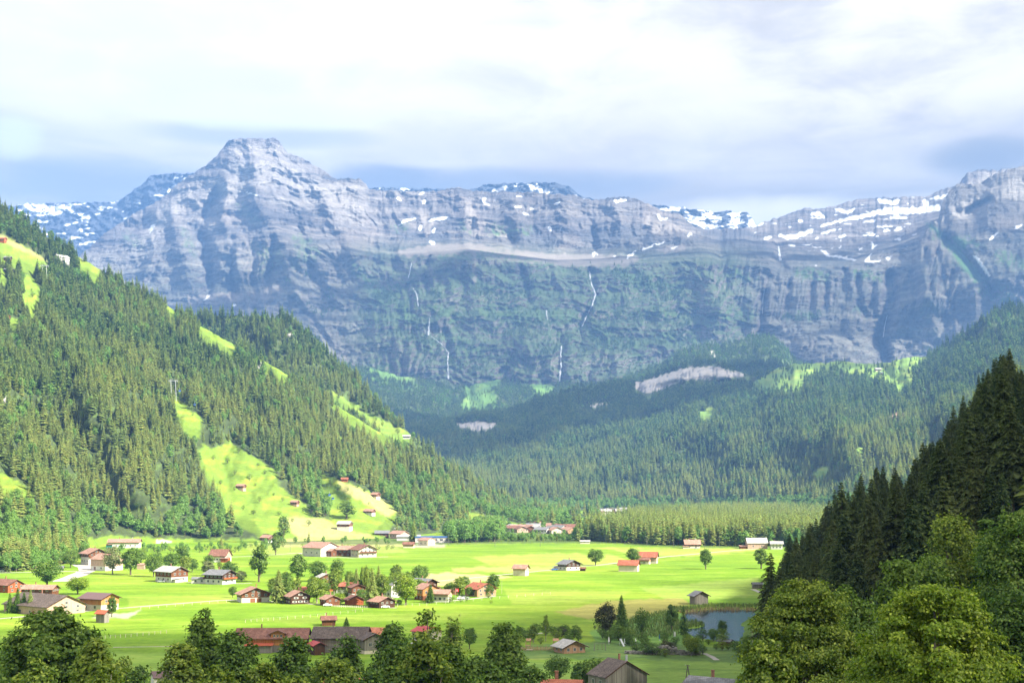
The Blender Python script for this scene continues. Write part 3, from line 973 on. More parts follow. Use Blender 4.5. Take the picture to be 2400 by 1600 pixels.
def pil_mask(X, Y):
    return poly_mask(X, Y, [(2120, 640), (2190, 560), (2240, 640), (2240, 720), (2060, 760)], 14, 6)


rm = Layer('rightmount', xs_r, [RM_FOOT, RM_MID, RM_TOP], 200, rm_relief, rough=2.5, rough_scale=10, back=((150, 60), (400, 500), (900, 1400)), foot=300)
rc = wall_cols(rm)
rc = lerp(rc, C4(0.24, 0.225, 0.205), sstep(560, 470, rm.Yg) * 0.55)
for s_ in ([(2181, 528, 4), (2215, 560, 6), (2260, 610, 12), (2290, 650, 12)], [(2240, 560, 8), (2255, 575, 10)]):
    rc = lerp(rc, C4(0.07, 0.15, 0.045, 0.4), stroke_mask(rm.Xg, rm.Yg, s_, 4, 5, 12) * 0.9)
for s_ in ([(2282, 600, 2), (2290, 606, 3), (2302, 622, 4), (2312, 636, 4), (2318, 646, 3)], [(2320, 562, 2), (2330, 552, 3), (2338, 546, 2)], [(2382, 534, 3), (2392, 529, 3)]):
    rc = lerp(rc, SNOW, stroke_mask(rm.Xg, rm.Yg, s_, 0.9, 2, 5))
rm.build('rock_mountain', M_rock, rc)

# ---- snowy ranges far behind -------------------------------------------------
xs_f = np.arange(-200, 2500, 3.0)
FAR_TOP = [(-200, 492, 11200), (0, 485, 11200), (60, 478, 11200), (160, 476, 11200), (280, 472, 11200), (300, 456, 11200), (335, 428, 11200), (350, 415, 11200), (367, 410, 11200), (420, 407, 11200), (470, 402, 11200), (560, 430, 11200), (850, 441, 11200),
           (880, 440, 11200), (1000, 443, 11200), (1098, 446, 11200), (1135, 434, 11200), (1180, 429, 11200), (1240, 427, 11200), (1310, 430, 11200), (1335, 440, 11200), (1360, 458, 11200), (1385, 466, 11200), (1460, 478, 11200), (1520, 480, 11200),
           (1570, 483, 11200), (1640, 492, 11200), (1700, 496, 11200), (1745, 497, 11200), (1762, 508, 11200), (1772, 530, 11200), (1800, 548, 11200), (2000, 560, 11200), (2500, 560, 11200)]
far = Layer('far', xs_f, [[(-200, 660, 9900), (2500, 640, 10200)], FAR_TOP], 90,
            lambda X, Y, D: -150 * (ridged(X / 60, Y / 60, 4, 321) - 0.4) + 60 * fbm(X / 14, Y / 10, 4, 331), rough=3.5, rough_scale=14, back=((150, 60), (500, 600), (900, 1500)), foot=500)
X_, Y_ = far.Xg, far.Yg
fc = full(X_.shape, C4(0.06, 0.068, 0.085, 1))
sn = fbm(X_ / 34, Y_ / 9, 4, 341)
zone = sstep(1530, 1570, X_) * sstep(1800, 1780, X_) * 0.45 + sstep(1090, 1130, X_) * sstep(1330, 1300, X_) * 0.12 + sstep(300, 200, X_) * 0.25
fc = lerp(fc, SNOW, sstep(0.62, 0.78, sn + zone))
for s_ in ([(50, 482, 8), (90, 488, 9), (130, 490, 6), (165, 482, 4)], [(118, 500, 4), (140, 498, 4)], [(180, 503, 2), (196, 502, 2)], [(410, 418, 3), (425, 415, 2.5)], [(395, 448, 3), (410, 437, 3)], [(230, 490, 3), (240, 491, 2)],
           [(1155, 450, 3), (1180, 441, 4), (1190, 440, 3)], [(1238, 434, 3), (1250, 441, 5), (1265, 447, 4), (1280, 453, 3)], [(1256, 432, 2), (1262, 436, 2)], [(1345, 460, 2), (1350, 460, 2)], [(260, 473, 3), (275, 473, 3)], [(920, 443, 4), (960, 443, 3)],
           [(1556, 491, 3), (1590, 491, 3)], [(1645, 503, 3), (1660, 508, 4), (1690, 512, 4)], [(1605, 505, 4), (1630, 520, 6), (1650, 526, 5)], [(1660, 530, 4), (1690, 528, 4), (1735, 518, 6), (1730, 514, 5)], [(1765, 525, 12)]):
    fc = lerp(fc, SNOW, stroke_mask(X_, Y_, s_, 1.2, 2.5, 6))
far.build('snowy_range', M_rock, fc)

# ------------------------------------------------------------------ wooded hills
def F(y):
    """forward distance of the valley floor at a pixel row"""
    return 196000.0 / (y - 1130.0)


def fl(x, y):
    return (x, y, 196000.0 / (y - 1130.0))


# foot of the wall: dark wood with two bright clearings
L_foot = Layer('foot', np.arange(780, 1500, 5.0), [[(780, 1150, 4200), (1500, 1150, 4200)], [(780, 850, 6900), (870, 860, 6900), (930, 880, 6900), (1000, 890, 6900), (1060, 912, 6900), (1085, 905, 6900), (1180, 888, 6900), (1240, 900, 6800), (1300, 900, 6800), (1400, 900, 6800), (1500, 900, 6800)]],
               60, lambda X, Y, D: 90 * fbm(X / 70, Y / 50, 3, 401), rough=3, back=((100, 20), (600, 60)), foot=100)
FOOT_CLEAR = [[(1079, 900), (1098, 888), (1171, 879), (1171, 892), (1152, 907), (1102, 917)], [(1075, 953), (1091, 930), (1160, 919), (1162, 938), (1129, 951)], [(1225, 895), (1260, 890), (1301, 907), (1275, 921)], [(845, 850), (880, 858), (930, 872), (975, 885), (960, 892), (870, 866)]]

# wooded cone under the cirque
L_cone = Layer('cone', np.arange(1400, 1960, 4.0), [[(1400, 990, 4600), (1960, 950, 4600)], [(1400, 905, 6300), (1500, 872, 6300), (1560, 848, 6300), (1600, 820, 6300), (1650, 806, 6300), (1710, 806, 6300), (1745, 792, 6300), (1775, 782, 6300), (1817, 790, 6300), (1845, 818, 6300), (1866, 850, 6300), (1960, 880, 6300)]],
               60, lambda X, Y, D: 80 * fbm(X / 60, Y / 50, 3, 411), rough=3, back=((100, 40), (600, 300)), foot=100)

# the middle hill and the long right-hand slope
L_mid = Layer('mid', np.arange(960, 2720, 4.0),
              [[fl(960, 1199), fl(1150, 1197), fl(1500, 1193), fl(1650, 1193), (1900, 1215, 2500), (2100, 1225, 2000), (2400, 1235, 1700), (2720, 1240, 1500)],
               [(960, 1010, 5000), (1200, 1030, 4300), (1500, 1020, 4000), (1800, 1010, 3500), (2000, 1010, 3200), (2200, 980, 2900), (2400, 960, 2700), (2720, 900, 2500)],
               [(960, 1000, 5300), (1010, 998, 5300), (1060, 985, 5300), (1120, 972, 5300), (1200, 962, 5300), (1270, 932, 5300), (1330, 915, 5300), (1400, 905, 5300), (1470, 895, 5300), (1500, 893, 5300), (1560, 868, 5300), (1600, 855, 5200), (1680, 850, 5000), (1710, 860, 4900), (1760, 883, 4700),
                (1790, 880, 4600), (1821, 864, 4500), (1860, 853, 4400), (1916, 851, 4400), (1975, 845, 4400), (2021, 853, 4300), (2080, 850, 4300), (2116, 840, 4300), (2179, 834, 4300), (2230, 800, 4300), (2280, 765, 4300), (2330, 728, 4300), (2400, 715, 4300), (2720, 640, 4200)]],
              170, lambda X, Y, D: 110 * sstep(1200, 1100, Y) * fbm(X / 150 + Y / 400, Y / 110 - X / 900, 4, 421) + sstep(1200, 1120, Y) * groove(X, Y, 130, 22, [(2060, 860), (2150, 950), (2220, 1080)]) + sstep(1200, 1100, Y) * groove(X, Y, -110, 30, [(1890, 860), (1960, 960), (1990, 1080)])
              + groove(X, Y, 90, 9, [(1490, 905), (1560, 890), (1650, 876), (1750, 888)]) * -1 + groove(X, Y, -90, 60, [(2240, 1200), (2350, 1100)]), rough=2.5, back=((100, 30), (500, 200), (900, 600)), foot=30)
MID_ALP = [(1758, 902), (1790, 882), (1821, 862), (1860, 850), (1916, 848), (1975, 841), (2021, 850), (2080, 846), (2116, 836), (2185, 830), (2137, 860), (2137, 902), (2119, 916), (2102, 912), (2073, 891), (2038, 881), (1951, 862), (1905, 872), (1880, 891), (1877, 912), (1824, 914), (1768, 912)]
MID_CLEAR = [MID_ALP, [(1633, 968), (1674, 947), (1663, 982), (1642, 984)], [(1903, 1105), (1937, 1095), (1945, 1100), (1916, 1123)], [(2147, 1140), (2196, 1131), (2210, 1147), (2165, 1155)], [(1560, 1183), (1640, 1183), (1640, 1192), (1560, 1192)], [(2000, 1052), (2030, 1046), (2020, 1060)]]
MID_CLIFF = [[(1485, 897), (1512, 891), (1565, 874), (1604, 862), (1680, 857), (1703, 868), (1768, 876), (1740, 882), (1707, 887), (1680, 889), (1615, 889), (1577, 900), (1519, 923), (1485, 912)], [(1041, 992), (1125, 988), (1164, 992), (1156, 1003), (1118, 1013), (1068, 999)], [(1349, 949), (1380, 950), (1400, 946), (1440, 947), (1400, 955), (1355, 955)]]
MID_SLIDE = [(2073, 986), (2102, 963), (2126, 972), (2110, 985), (2088, 993)]

# second spur on the left
L_b = Layer('spurb', np.arange(380, 1420, 4.0),
            [[(380, 1000, 2100), (700, 1100, 2000), (1000, 1200, 2200), (1200, 1206, 2400), (1420, 1208, 2450)],
             [(380, 745, 3000), (440, 740, 3000), (520, 740, 2950), (600, 740, 2900), (690, 752, 2800), (740, 800, 2750), (790, 848, 2700), (850, 900, 2650), (900, 955, 2600), (960, 1015, 2550), (1010, 1052, 2500), (1060, 1092, 2500), (1120, 1132, 2500), (1180, 1172, 2500), (1240, 1198, 2500), (1420, 1206, 2500)]],
            110, lambda X, Y, D: 60 * sstep(0, 60, 1205 - Y) * fbm(X / 90, Y / 70, 4, 431), rough=2, back=((80, 20), (400, 200), (800, 600)), foot=60)
B_CLEAR = [[(760, 905), (800, 928), (850, 960), (963, 1016), (963, 1048), (930, 1034), (876, 996), (838, 965), (780, 930)]]
B_ROCK = [[(660, 770), (672, 772), (668, 784)], [(672, 782), (690, 776), (682, 792)]]

# big near slope on the left: wooded spurs, meadows with hay barns
A_TOP = [(-400, 250, 2300), (-150, 380, 2300), (-60, 440, 2300), (0, 490, 2300), (50, 512, 2320), (100, 548, 2350), (190, 605, 2350), (240, 635, 2350), (300, 668, 2300), (370, 704, 2300), (450, 752, 2300), (520, 792, 2250), (610, 840, 2250), (670, 876, 2200), (770, 938, 2200), (850, 988, 2150), (930, 1040, 2150), (980, 1075, 2100), (1040, 1120, 2100), (1100, 1170, 2050), (1160, 1205, 2050), (1260, 1226, 2020), (1420, 1233, 2000)]
A_MID = [(-400, 900, 1450), (0, 920, 1500), (300, 930, 1720), (500, 1000, 1800), (700, 1080, 1830), (900, 1150, 1830), (1100, 1205, 1900), (1420, 1236, 1900)]
A_FOOT = [fl(-400, 1330), fl(0, 1330), fl(150, 1300), fl(250, 1275), fl(450, 1266), fl(600, 1268), fl(750, 1262), fl(900, 1258), fl(1050, 1243), fl(1200, 1240), fl(1420, 1240)]


def a_relief(X, Y, D):
    h = sstep(0, 120, 1262 - Y)
    R = 48 * h * fbm((X + 0.5 * Y) / 160, (Y - 0.3 * X) / 200, 4, 441)
    R += h * groove(X, Y, -60, 60, [(60, 700), (200, 900), (330, 1150)]) + h * groove(X, Y, 20, 34, [(60, 980), (120, 1150), (180, 1250)])
    R += h * groove(X, Y, 12, 40, [(470, 960), (520, 1080), (560, 1180)]) + h * groove(X, Y, -60, 40, [(560, 850), (700, 1020), (840, 1150)])
    R += h * groove(X, Y, 20, 30, [(740, 1080), (770, 1180)])
    return R


L_a = Layer('spura', np.arange(-400, 1420, 4.0), [A_FOOT, A_MID, A_TOP], 210, a_relief, rough=2, back=((80, 20), (300, 120), (700, 500)), foot=4)
A_CLEAR = [
    [(470, 1040), (500, 1050), (535, 1040), (600, 1090), (640, 1130), (700, 1172), (640, 1200), (540, 1150), (490, 1090)],
    [(-60, 510), (0, 549), (50, 575), (122, 618), (75, 622), (0, 592), (-60, 560)], [(50, 640), (70, 645), (95, 680), (72, 737), (50, 700), (58, 670)], [(180, 596), (240, 634), (225, 642), (190, 622)], [(0, 627), (14, 634), (12, 650), (0, 650)], [(25, 740), (48, 750), (40, 768), (18, 758)],
    [(384, 696), (412, 720), (408, 736), (388, 720)], [(465, 744), (520, 771), (556, 795), (550, 820), (500, 800), (470, 775)], [(602, 804), (640, 831), (676, 862), (670, 884), (620, 850)],
    [(768, 916), (808, 938), (850, 966), (915, 1006), (925, 1030), (880, 1012), (830, 980), (790, 950)], [(405, 922), (420, 935), (470, 978), (470, 1005), (440, 1000), (410, 965)],
    [(463, 1047), (494, 1068), (543, 1102), (612, 1133), (670, 1156), (716, 1183), (727, 1206), (785, 1221), (842, 1244), (900, 1260), (905, 1275), (640, 1285), (618, 1252), (597, 1225), (532, 1202), (517, 1156), (494, 1125), (478, 1091)],
    [(528, 1026), (566, 1053), (651, 1106), (643, 1125), (597, 1114), (555, 1079)], [(754, 1110), (800, 1124), (850, 1145), (900, 1171), (934, 1198), (915, 1214), (890, 1230), (880, 1250), (830, 1245), (775, 1210), (770, 1160), (752, 1130)],
    [(1091, 1194), (1144, 1208), (1221, 1225), (1335, 1231), (1343, 1240), (1183, 1243), (1129, 1240), (1095, 1221)], [(-60, 1080), (0, 1106), (38, 1125), (80, 1160), (57, 1166), (0, 1156), (-60, 1150)],
    [(200, 1262), (260, 1256), (420, 1262), (600, 1262), (640, 1290), (200, 1300)], [(785, 1026), (806, 1024), (800, 1035)],
]
A_DRY = [[(660, 1218), (700, 1210), (760, 1215), (800, 1238), (880, 1258), (700, 1262), (680, 1240)], [(790, 1125), (850, 1147), (900, 1172), (930, 1200), (905, 1210), (860, 1180), (800, 1150)], [(620, 1250), (650, 1262), (900, 1262), (905, 1275), (620, 1275)], [(0, 549), (50, 575), (118, 616), (60, 590), (0, 565)]]


def clear_of(L, polys, soft=2.5, wob=3.0):
    c = np.zeros(L.Xg.shape)
    for p in polys: c = np.maximum(c, poly_mask(L.Xg, L.Yg, p, soft, 5.0, 16))
    return c


def hill_cols(L, clears, alp=ALP, under=FLOOR, rocks=(), dry=(), shift=(8, 16, 24)):
    X, Y = L.Xg, L.Yg
    c = full(X.shape, under)
    c = lerp(c, C4(0.085, 0.13, 0.035, 0.4), sstep(0.0, 0.6, fbm(X / 20, Y / 14, 4, 61)))
    k = clear_of(L, clears)
    sh_ = np.zeros(X.shape)
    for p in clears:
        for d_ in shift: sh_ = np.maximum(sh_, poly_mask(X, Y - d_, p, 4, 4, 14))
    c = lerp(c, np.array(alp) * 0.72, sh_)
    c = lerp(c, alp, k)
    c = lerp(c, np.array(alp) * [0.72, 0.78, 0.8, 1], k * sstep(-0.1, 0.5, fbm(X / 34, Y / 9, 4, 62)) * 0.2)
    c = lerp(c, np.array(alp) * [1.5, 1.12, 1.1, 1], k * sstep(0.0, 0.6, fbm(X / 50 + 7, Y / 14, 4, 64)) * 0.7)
    for p in dry: c = lerp(c, C4(0.36, 0.33, 0.13, 0.2), poly_mask(X, Y, p, 5, 3, 14) * 0.8)
    r = np.zeros(X.shape)
    for p in rocks:
        mk = poly_mask(X, Y, p, 1.5, 4, 9)
        r = np.maximum(r, mk)
        t_ = fbm(X / 3.5, Y / 22, 3, 63)
        rc_ = lerp(full(X.shape, C4(0.40, 0.37, 0.34, 1)), C4(0.15, 0.15, 0.155, 1), sstep(0.05, 0.6, t_))
        c = c * (1 - mk[..., None]) + rc_ * mk[..., None]
    return c, k, r


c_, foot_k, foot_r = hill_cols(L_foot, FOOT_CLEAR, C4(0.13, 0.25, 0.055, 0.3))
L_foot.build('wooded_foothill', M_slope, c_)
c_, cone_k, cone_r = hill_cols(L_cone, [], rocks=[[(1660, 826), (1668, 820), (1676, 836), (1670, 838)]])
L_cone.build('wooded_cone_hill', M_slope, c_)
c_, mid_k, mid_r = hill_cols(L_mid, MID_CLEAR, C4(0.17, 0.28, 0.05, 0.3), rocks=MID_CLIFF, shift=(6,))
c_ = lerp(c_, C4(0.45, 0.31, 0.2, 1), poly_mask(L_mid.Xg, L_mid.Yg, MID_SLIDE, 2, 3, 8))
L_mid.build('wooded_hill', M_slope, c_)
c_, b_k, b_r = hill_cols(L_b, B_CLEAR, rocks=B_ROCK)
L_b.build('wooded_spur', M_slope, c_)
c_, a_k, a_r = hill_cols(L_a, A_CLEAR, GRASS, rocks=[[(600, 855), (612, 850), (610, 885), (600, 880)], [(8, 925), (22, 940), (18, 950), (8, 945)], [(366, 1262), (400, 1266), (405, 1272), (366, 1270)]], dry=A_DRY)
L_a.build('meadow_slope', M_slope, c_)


# ------------------------------------------------------------------ near ground: camera knoll and the steep wood on the right
XF_T = np.array([[-400, 60], [0, 45], [200, 43], [350, 45], [450, 88], [600, 108], [750, 148], [800, 155], [1000, 230], [1400, 420]], float)


def near_h(x, y):
    x = np.asarray(x, float)
    y = np.asarray(y, float)
    fore = 57.0 - 0.215 * y - 0.00004 * x * x
    fore = np.where(y < 0, 57 - 0.05 * y, fore)
    r = x - np.interp(y, XF_T[:, 0], XF_T[:, 1])
    top = np.interp(y, [-800, 300, 600, 700, 850, 1100, 1400], [420, 400, 330, 230, 110, 50, 0])
    hill = 0.92 * (np.sqrt(r * r + 14 * 14) + r) / 2
    hill = top * (1 - np.exp(-hill / np.maximum(top, 1))) * 1.25 - 14 * sstep(12, -40, r)
    # the slope stays low enough in the view line: its wooded edge falls to the valley
    yy = np.maximum(y, 120.0)
    sil = np.interp(1200 + FPX * x / yy, [1780, 1850, 1900, 1960, 2050, 2130, 2160, 2200, 2260, 2300, 2350, 2450, 2800, 3500, 5000], [1300, 1265, 1240, 1150, 1125, 1125, 1070, 1030, 950, 890, 850, 810, 560, 0, -900])
    lim = np.maximum(CAM_H + (1130 - sil) * yy / FPX - 24, 3.0)
    lim = lim + np.where(y < 200, (200 - y) * 1.5, 0)
    hill = np.where(hill > 0, -6 * np.log(np.exp(-np.clip(hill, 0, 900) / 6) + np.exp(-np.clip(lim, 0, 900) / 6)), hill)
    base = -6 * sstep(0, 60, -r + 0 * x)
    h = np.maximum(fore, base)
    # smooth union of the knoll and the hill
    k = 8.0
    hh = np.clip(0.5 + 0.5 * (h - hill) / k, 0, 1)
    out = hill * (1 - hh) + h * hh + k * hh * (1 - hh)
    out = out + 1.2 * fbm(x / 40, y / 40, 4, 91) * sstep(-3, 3, out)
    return np.where((out < 1.5), out - (1.5 - out) * 0.8, out)


def ground_z(x, y):
    return max(0.0, float(near_h(x, y)))


xs = np.concatenate([np.arange(-700, -300, 20), np.arange(-300, 320, 5.0), np.arange(320, 1500, 25)])
ys = np.concatenate([np.arange(-700, 0, 20), np.arange(0, 900, 6.0), np.arange(900, 1500, 25)])
Xn, Yn = np.meshgrid(xs, ys)
Zn = near_h(Xn, Yn)
Pn = np.stack([Xn, Yn, Zn], -1)
cn = full(Xn.shape, C4(0.10, 0.17, 0.03, 0.4))
cn = lerp(cn, FLOOR, sstep(0.62, 0.3, 0 * Xn + (Xn < np.interp(Yn, XF_T[:, 0], XF_T[:, 1]) + 4)))
me = np_mesh('knoll', Pn.reshape(-1, 3), grid_quads(*Xn.shape), mats=[M_slope], cols=cn.reshape(-1, 4), smooth=True)
tag(link('near_hillside', me), kind='structure')

# ------------------------------------------------------------------ the valley floor
xs = np.concatenate([[-9000, -6000, -4000, -2500, -1500, -800, -400], np.arange(-200, 2600, 4.0), [2800, 3200, 4000, 5500, 8000, 11000]])
ys = np.concatenate([[1133.5, 1136, 1140, 1146, 1153, 1160, 1168], np.arange(1175, 1660, 1.8), [1700, 1800, 2000, 2300, 2800, 3600, 5200]])
Xv, Yv = np.meshgrid(xs, ys)
Dv = 196000.0 / (Yv - 1130.0)
Pv = np.stack([(Xv - 1200) / FPX * Dv / (CT - (800 - Yv) / FPX * ST), Dv, 0 * Dv], -1)
c = full(Xv.shape, C4(0.152, 0.262, 0.016, 1))
n = fbm(Pv[..., 0] / 130, Pv[..., 1] / 70, 4, 501) * 1.15
c = lerp(c, C4(0.215, 0.30, 0.026), sstep(0.0, 0.7, n) * 0.7)
c = lerp(c, C4(0.112, 0.225, 0.014), sstep(0.0, -0.7, n) * 0.6)
FIELDS = [  # mown, tall or bare fields (colour, amount, polygon)
    ((0.40, 0.35, 0.16), 0.9, [(905, 1350), (960, 1337), (1060, 1337), (1200, 1345), (1140, 1356), (1020, 1366), (940, 1362)]),
    ((0.36, 0.36, 0.11), 0.7, [(1060, 1325), (1200, 1320), (1320, 1322), (1300, 1330), (1190, 1334), (1060, 1334)]),
    ((0.34, 0.40, 0.08), 0.6, [(1100, 1300), (1300, 1290), (1440, 1295), (1480, 1318), (1380, 1322), (1150, 1318)]),
    ((0.34, 0.38, 0.08), 0.6, [(1400, 1280), (1800, 1280), (1780, 1286), (1600, 1300), (1500, 1296)]),
    ((0.14, 0.255, 0.015), 0.8, [(1280, 1345), (1500, 1335), (1780, 1320), (1780, 1350), (1500, 1372), (1380, 1356)]),
    ((0.27, 0.35, 0.075), 0.5, [(1500, 1372), (1780, 1345), (1780, 1390), (1640, 1398), (1560, 1394)]),
    ((0.30, 0.27, 0.075), 0.85, [(1300, 1425), (1420, 1400), (1600, 1392), (1620, 1408), (1560, 1422), (1480, 1440), (1380, 1440)]),
    ((0.12, 0.24, 0.05), 0.9, [(1380, 1468), (1500, 1440), (1600, 1425), (1600, 1500), (1400, 1500)]),
    ((0.15, 0.27, 0.015), 0.7, [(220, 1460), (600, 1450), (900, 1440), (1200, 1440), (1300, 1470), (800, 1480), (200, 1500)]),
    ((0.22, 0.33, 0.07), 0.4, [(250, 1515), (560, 1515), (560, 1560), (300, 1560)]),
    ((0.30, 0.35, 0.09), 0.5, [(560, 1262), (900, 1262), (960, 1290), (600, 1300)]),
    ((0.38, 0.36, 0.15), 0.8, [(640, 1263), (900, 1262), (990, 1278), (640, 1276)]),
    ((0.16, 0.26, 0.055), 0.7, [(1150, 1540), (1800, 1525), (1800, 1610), (1150, 1610)]),
    ((0.10, 0.17, 0.045), 0.9, [(1180, 1500), (1420, 1490), (1760, 1505), (1760, 1540), (1500, 1530), (1180, 1532)]),
    ((0.22, 0.30, 0.04), 0.6, [(560, 1440), (760, 1432), (1100, 1425), (1080, 1440), (700, 1452)]),
    ((0.13, 0.24, 0.014), 0.5, [(600, 1330), (820, 1322), (940, 1326), (900, 1336), (640, 1344)]),
    ((0.24, 0.31, 0.04), 0.6, [(300, 1395), (560, 1380), (540, 1400), (300, 1418)]),
    ((0.14, 0.25, 0.014), 0.5, [(940, 1290), (1280, 1284), (1260, 1294), (960, 1302)]),
    ((0.25, 0.31, 0.05), 0.6, [(1180, 1372), (1480, 1378), (1440, 1400), (1200, 1408)]),
    ((0.42, 0.40, 0.34), 0.7, [(230, 1432), (330, 1422), (300, 1438), (215, 1440)]),
    ((0.42, 0.40, 0.34), 0.6, [(950, 1268), (1045, 1265), (1040, 1278), (950, 1278)]),
]
for col, amt, pl in FIELDS: c = lerp(c, C4(*col), poly_mask(Xv, Yv, pl, 2.5, 3, 25) * amt)
# a belt of dark wood floor behind the meadows
BELT = [(620, 1273), (965, 1272), (1060, 1272), (1130, 1270), (1300, 1269), (1440, 1270), (1560, 1278), (1830, 1280), (2100, 1283), (2100, 1215), (1700, 1205), (1400, 1225), (1100, 1250), (620, 1262)]
c = lerp(c, C4(0.07, 0.11, 0.03), poly_mask(Xv, Yv, BELT, 2, 2, 15) * 0.8)
me = np_mesh('floor', Pv.reshape(-1, 3), grid_quads(*Xv.shape), mats=[M_meadow], cols=c.reshape(-1, 4), smooth=True)
tag(link('valley_meadow', me), kind='structure')

# ------------------------------------------------------------------ trees
def tube(path, radii, n=6):
    """tapered tube along a path -> verts, quads"""
    path = np.asarray(path, float)
    m = len(path)
    V, Q = [], []
    for i in range(m):
        d = path[min(i + 1, m - 1)] - path[max(i - 1, 0)]
        d = d / (np.linalg.norm(d) + 1e-9)
        a = np.cross(d, [0.3, 0.1, 1.0] if abs(d[2]) < 0.9 else [1.0, 0, 0])
        a /= np.linalg.norm(a) + 1e-9
        b = np.cross(d, a)
        for k in range(n):
            t = 2 * np.pi * k / n
            V.append(path[i] + radii[i] * (math.cos(t) * a + math.sin(t) * b))
    for i in range(m - 1):
        for k in range(n):
            Q.append((i * n + k, i * n + (k + 1) % n, (i + 1) * n + (k + 1) % n, (i + 1) * n + k))
    return np.array(V), np.array(Q)


def join(parts):
    V, Q, o = [], [], 0
    for v, q in parts:
        V.append(v)
        Q.append(q + o)
        o += len(v)
    return np.concatenate(V), np.concatenate(Q)


def spruce_geo(h, R, seed, whorls, nb, twigs, bare=0.06, droop=0.35, gaps=0.0):
    """crown as whorls of drooping boughs; every bough a folded blade with side twigs. returns V, Q"""
    r = np.random.RandomState(seed)
    A = []
    zs = bare * h + (h * 0.99 - bare * h) * (np.linspace(0, 1, whorls) ** 0.92)
    for zi in zs:
        t = (zi - bare * h) / (h - bare * h)
        rad = R * (1 - t) ** 0.8 * (0.55 + 0.45 * min(1, t * 5 + 0.3)) * r.uniform(0.82, 1.12) + 0.12
        k = max(4, int(nb * (0.55 + 0.45 * (1 - t))))
        ph = r.rand() * 7
        for b in range(k):
            if r.rand() < gaps: continue
            a = ph + 2 * np.pi * (b + r.uniform(-0.35, 0.35)) / k
            L = rad * r.uniform(0.7, 1.15)
            dz = -droop * L * r.uniform(0.6, 1.4) + (0.35 * L if t > 0.85 else 0)
            A.append((a, zi + r.uniform(-0.15, 0.15), L, dz))
    A = np.array(A)
    a, z0, L, dz = A.T
    ca, sa = np.cos(a), np.sin(a)
    n = len(A)
    V, Q = [], []
    if twigs <= 0:
        # one kite of two folded quads per bough
        w = L * 0.34 + 0.12
        base = np.stack([0 * a, 0 * a, z0], -1)
        tip = np.stack([ca * L, sa * L, z0 + dz], -1)
        mid = base * 0.42 + tip * 0.58 + np.array([0, 0, 1]) * (0.10 * L)[:, None]
        side = np.stack([-sa * w, ca * w, -0.30 * w - 0.1 * L], -1)
        side2 = np.stack([sa * w, -ca * w, -0.30 * w - 0.1 * L], -1)
        V = np.stack([base, mid + side, tip, mid, mid + side2], 1).reshape(-1, 3)
        o = np.arange(n)[:, None] * 5
        Q = np.concatenate([o + [0, 3, 2, 1], o + [0, 4, 2, 3]])
        return V, Q
    outV, outQ, off = [], [], 0
    for s_ in range(twigs):
        f = (s_ + 0.6) / twigs
        for sg in (-1, 1):
            j = r.uniform(-0.08, 0.08, n)
            ff = np.clip(f + j, 0.05, 1)
            p = np.stack([ca * L * ff, sa * L * ff, z0 + dz * ff ** 1.4 + 0.06 * L * np.sin(ff * 3)], -1)
            tl = (0.42 * L * (1.05 - 0.75 * f) + 0.22) * r.uniform(0.7, 1.25, n)
            ang = a + sg * r.uniform(0.65, 1.1, n)
            tip = p + np.stack([np.cos(ang) * tl, np.sin(ang) * tl, -tl * r.uniform(0.25, 0.75, n)], -1)
            wd = tl * 0.20 + 0.05
            up = np.stack([-np.sin(ang) * wd, np.cos(ang) * wd, 0 * wd], -1)
            dn = np.array([0, 0, -1.0]) * (wd * 1.2)[:, None]
            mid = p * 0.5 + tip * 0.5
            v = np.stack([p, mid + up + dn * 0.3, tip, mid - up + dn * 0.9], 1)
            outV.append(v.reshape(-1, 3))
            outQ.append(np.arange(n)[:, None] * 4 + [0, 1, 2, 3] + off)
            off += 4 * n
    # spine blade to the tip
    p0 = np.stack([ca * L * 0.1, sa * L * 0.1, z0], -1)
    p1 = np.stack([ca * L * 1.05, sa * L * 1.05, z0 + dz], -1)
    wd = 0.10 * L + 0.05
    sd = np.stack([-sa * wd, ca * wd, -0.2 * wd], -1)
    mid = p0 * 0.4 + p1 * 0.6 + np.array([0, 0, 1]) * (0.05 * L)[:, None]
    outV.append(np.stack([p0, mid + sd, p1, mid - sd], 1).reshape(-1, 3))
    outQ.append(np.arange(n)[:, None] * 4 + [0, 1, 2, 3] + off)
    return np.concatenate(outV), np.concatenate(outQ)


def leaf_cloud(P_, Nrm, size, r, jit=0.55):
    n = len(P_)
    Nn = Nrm + jit * r.normal(size=(n, 3))
    Nn /= np.linalg.norm(Nn, axis=1, keepdims=True) + 1e-9
    t = np.cross(Nn, r.normal(size=(n, 3)))
    t /= np.linalg.norm(t, axis=1, keepdims=True) + 1e-9
    b = np.cross(Nn, t)
    s = (size * r.uniform(0.6, 1.35, n))[:, None]
    V = np.stack([P_ - t * s, P_ - b * s * 0.62, P_ + t * s, P_ + b * s * 0.62 - Nn * s * 0.15], 1).reshape(-1, 3)
    Q = np.arange(n)[:, None] * 4 + [0, 1, 2, 3]
    return V, Q


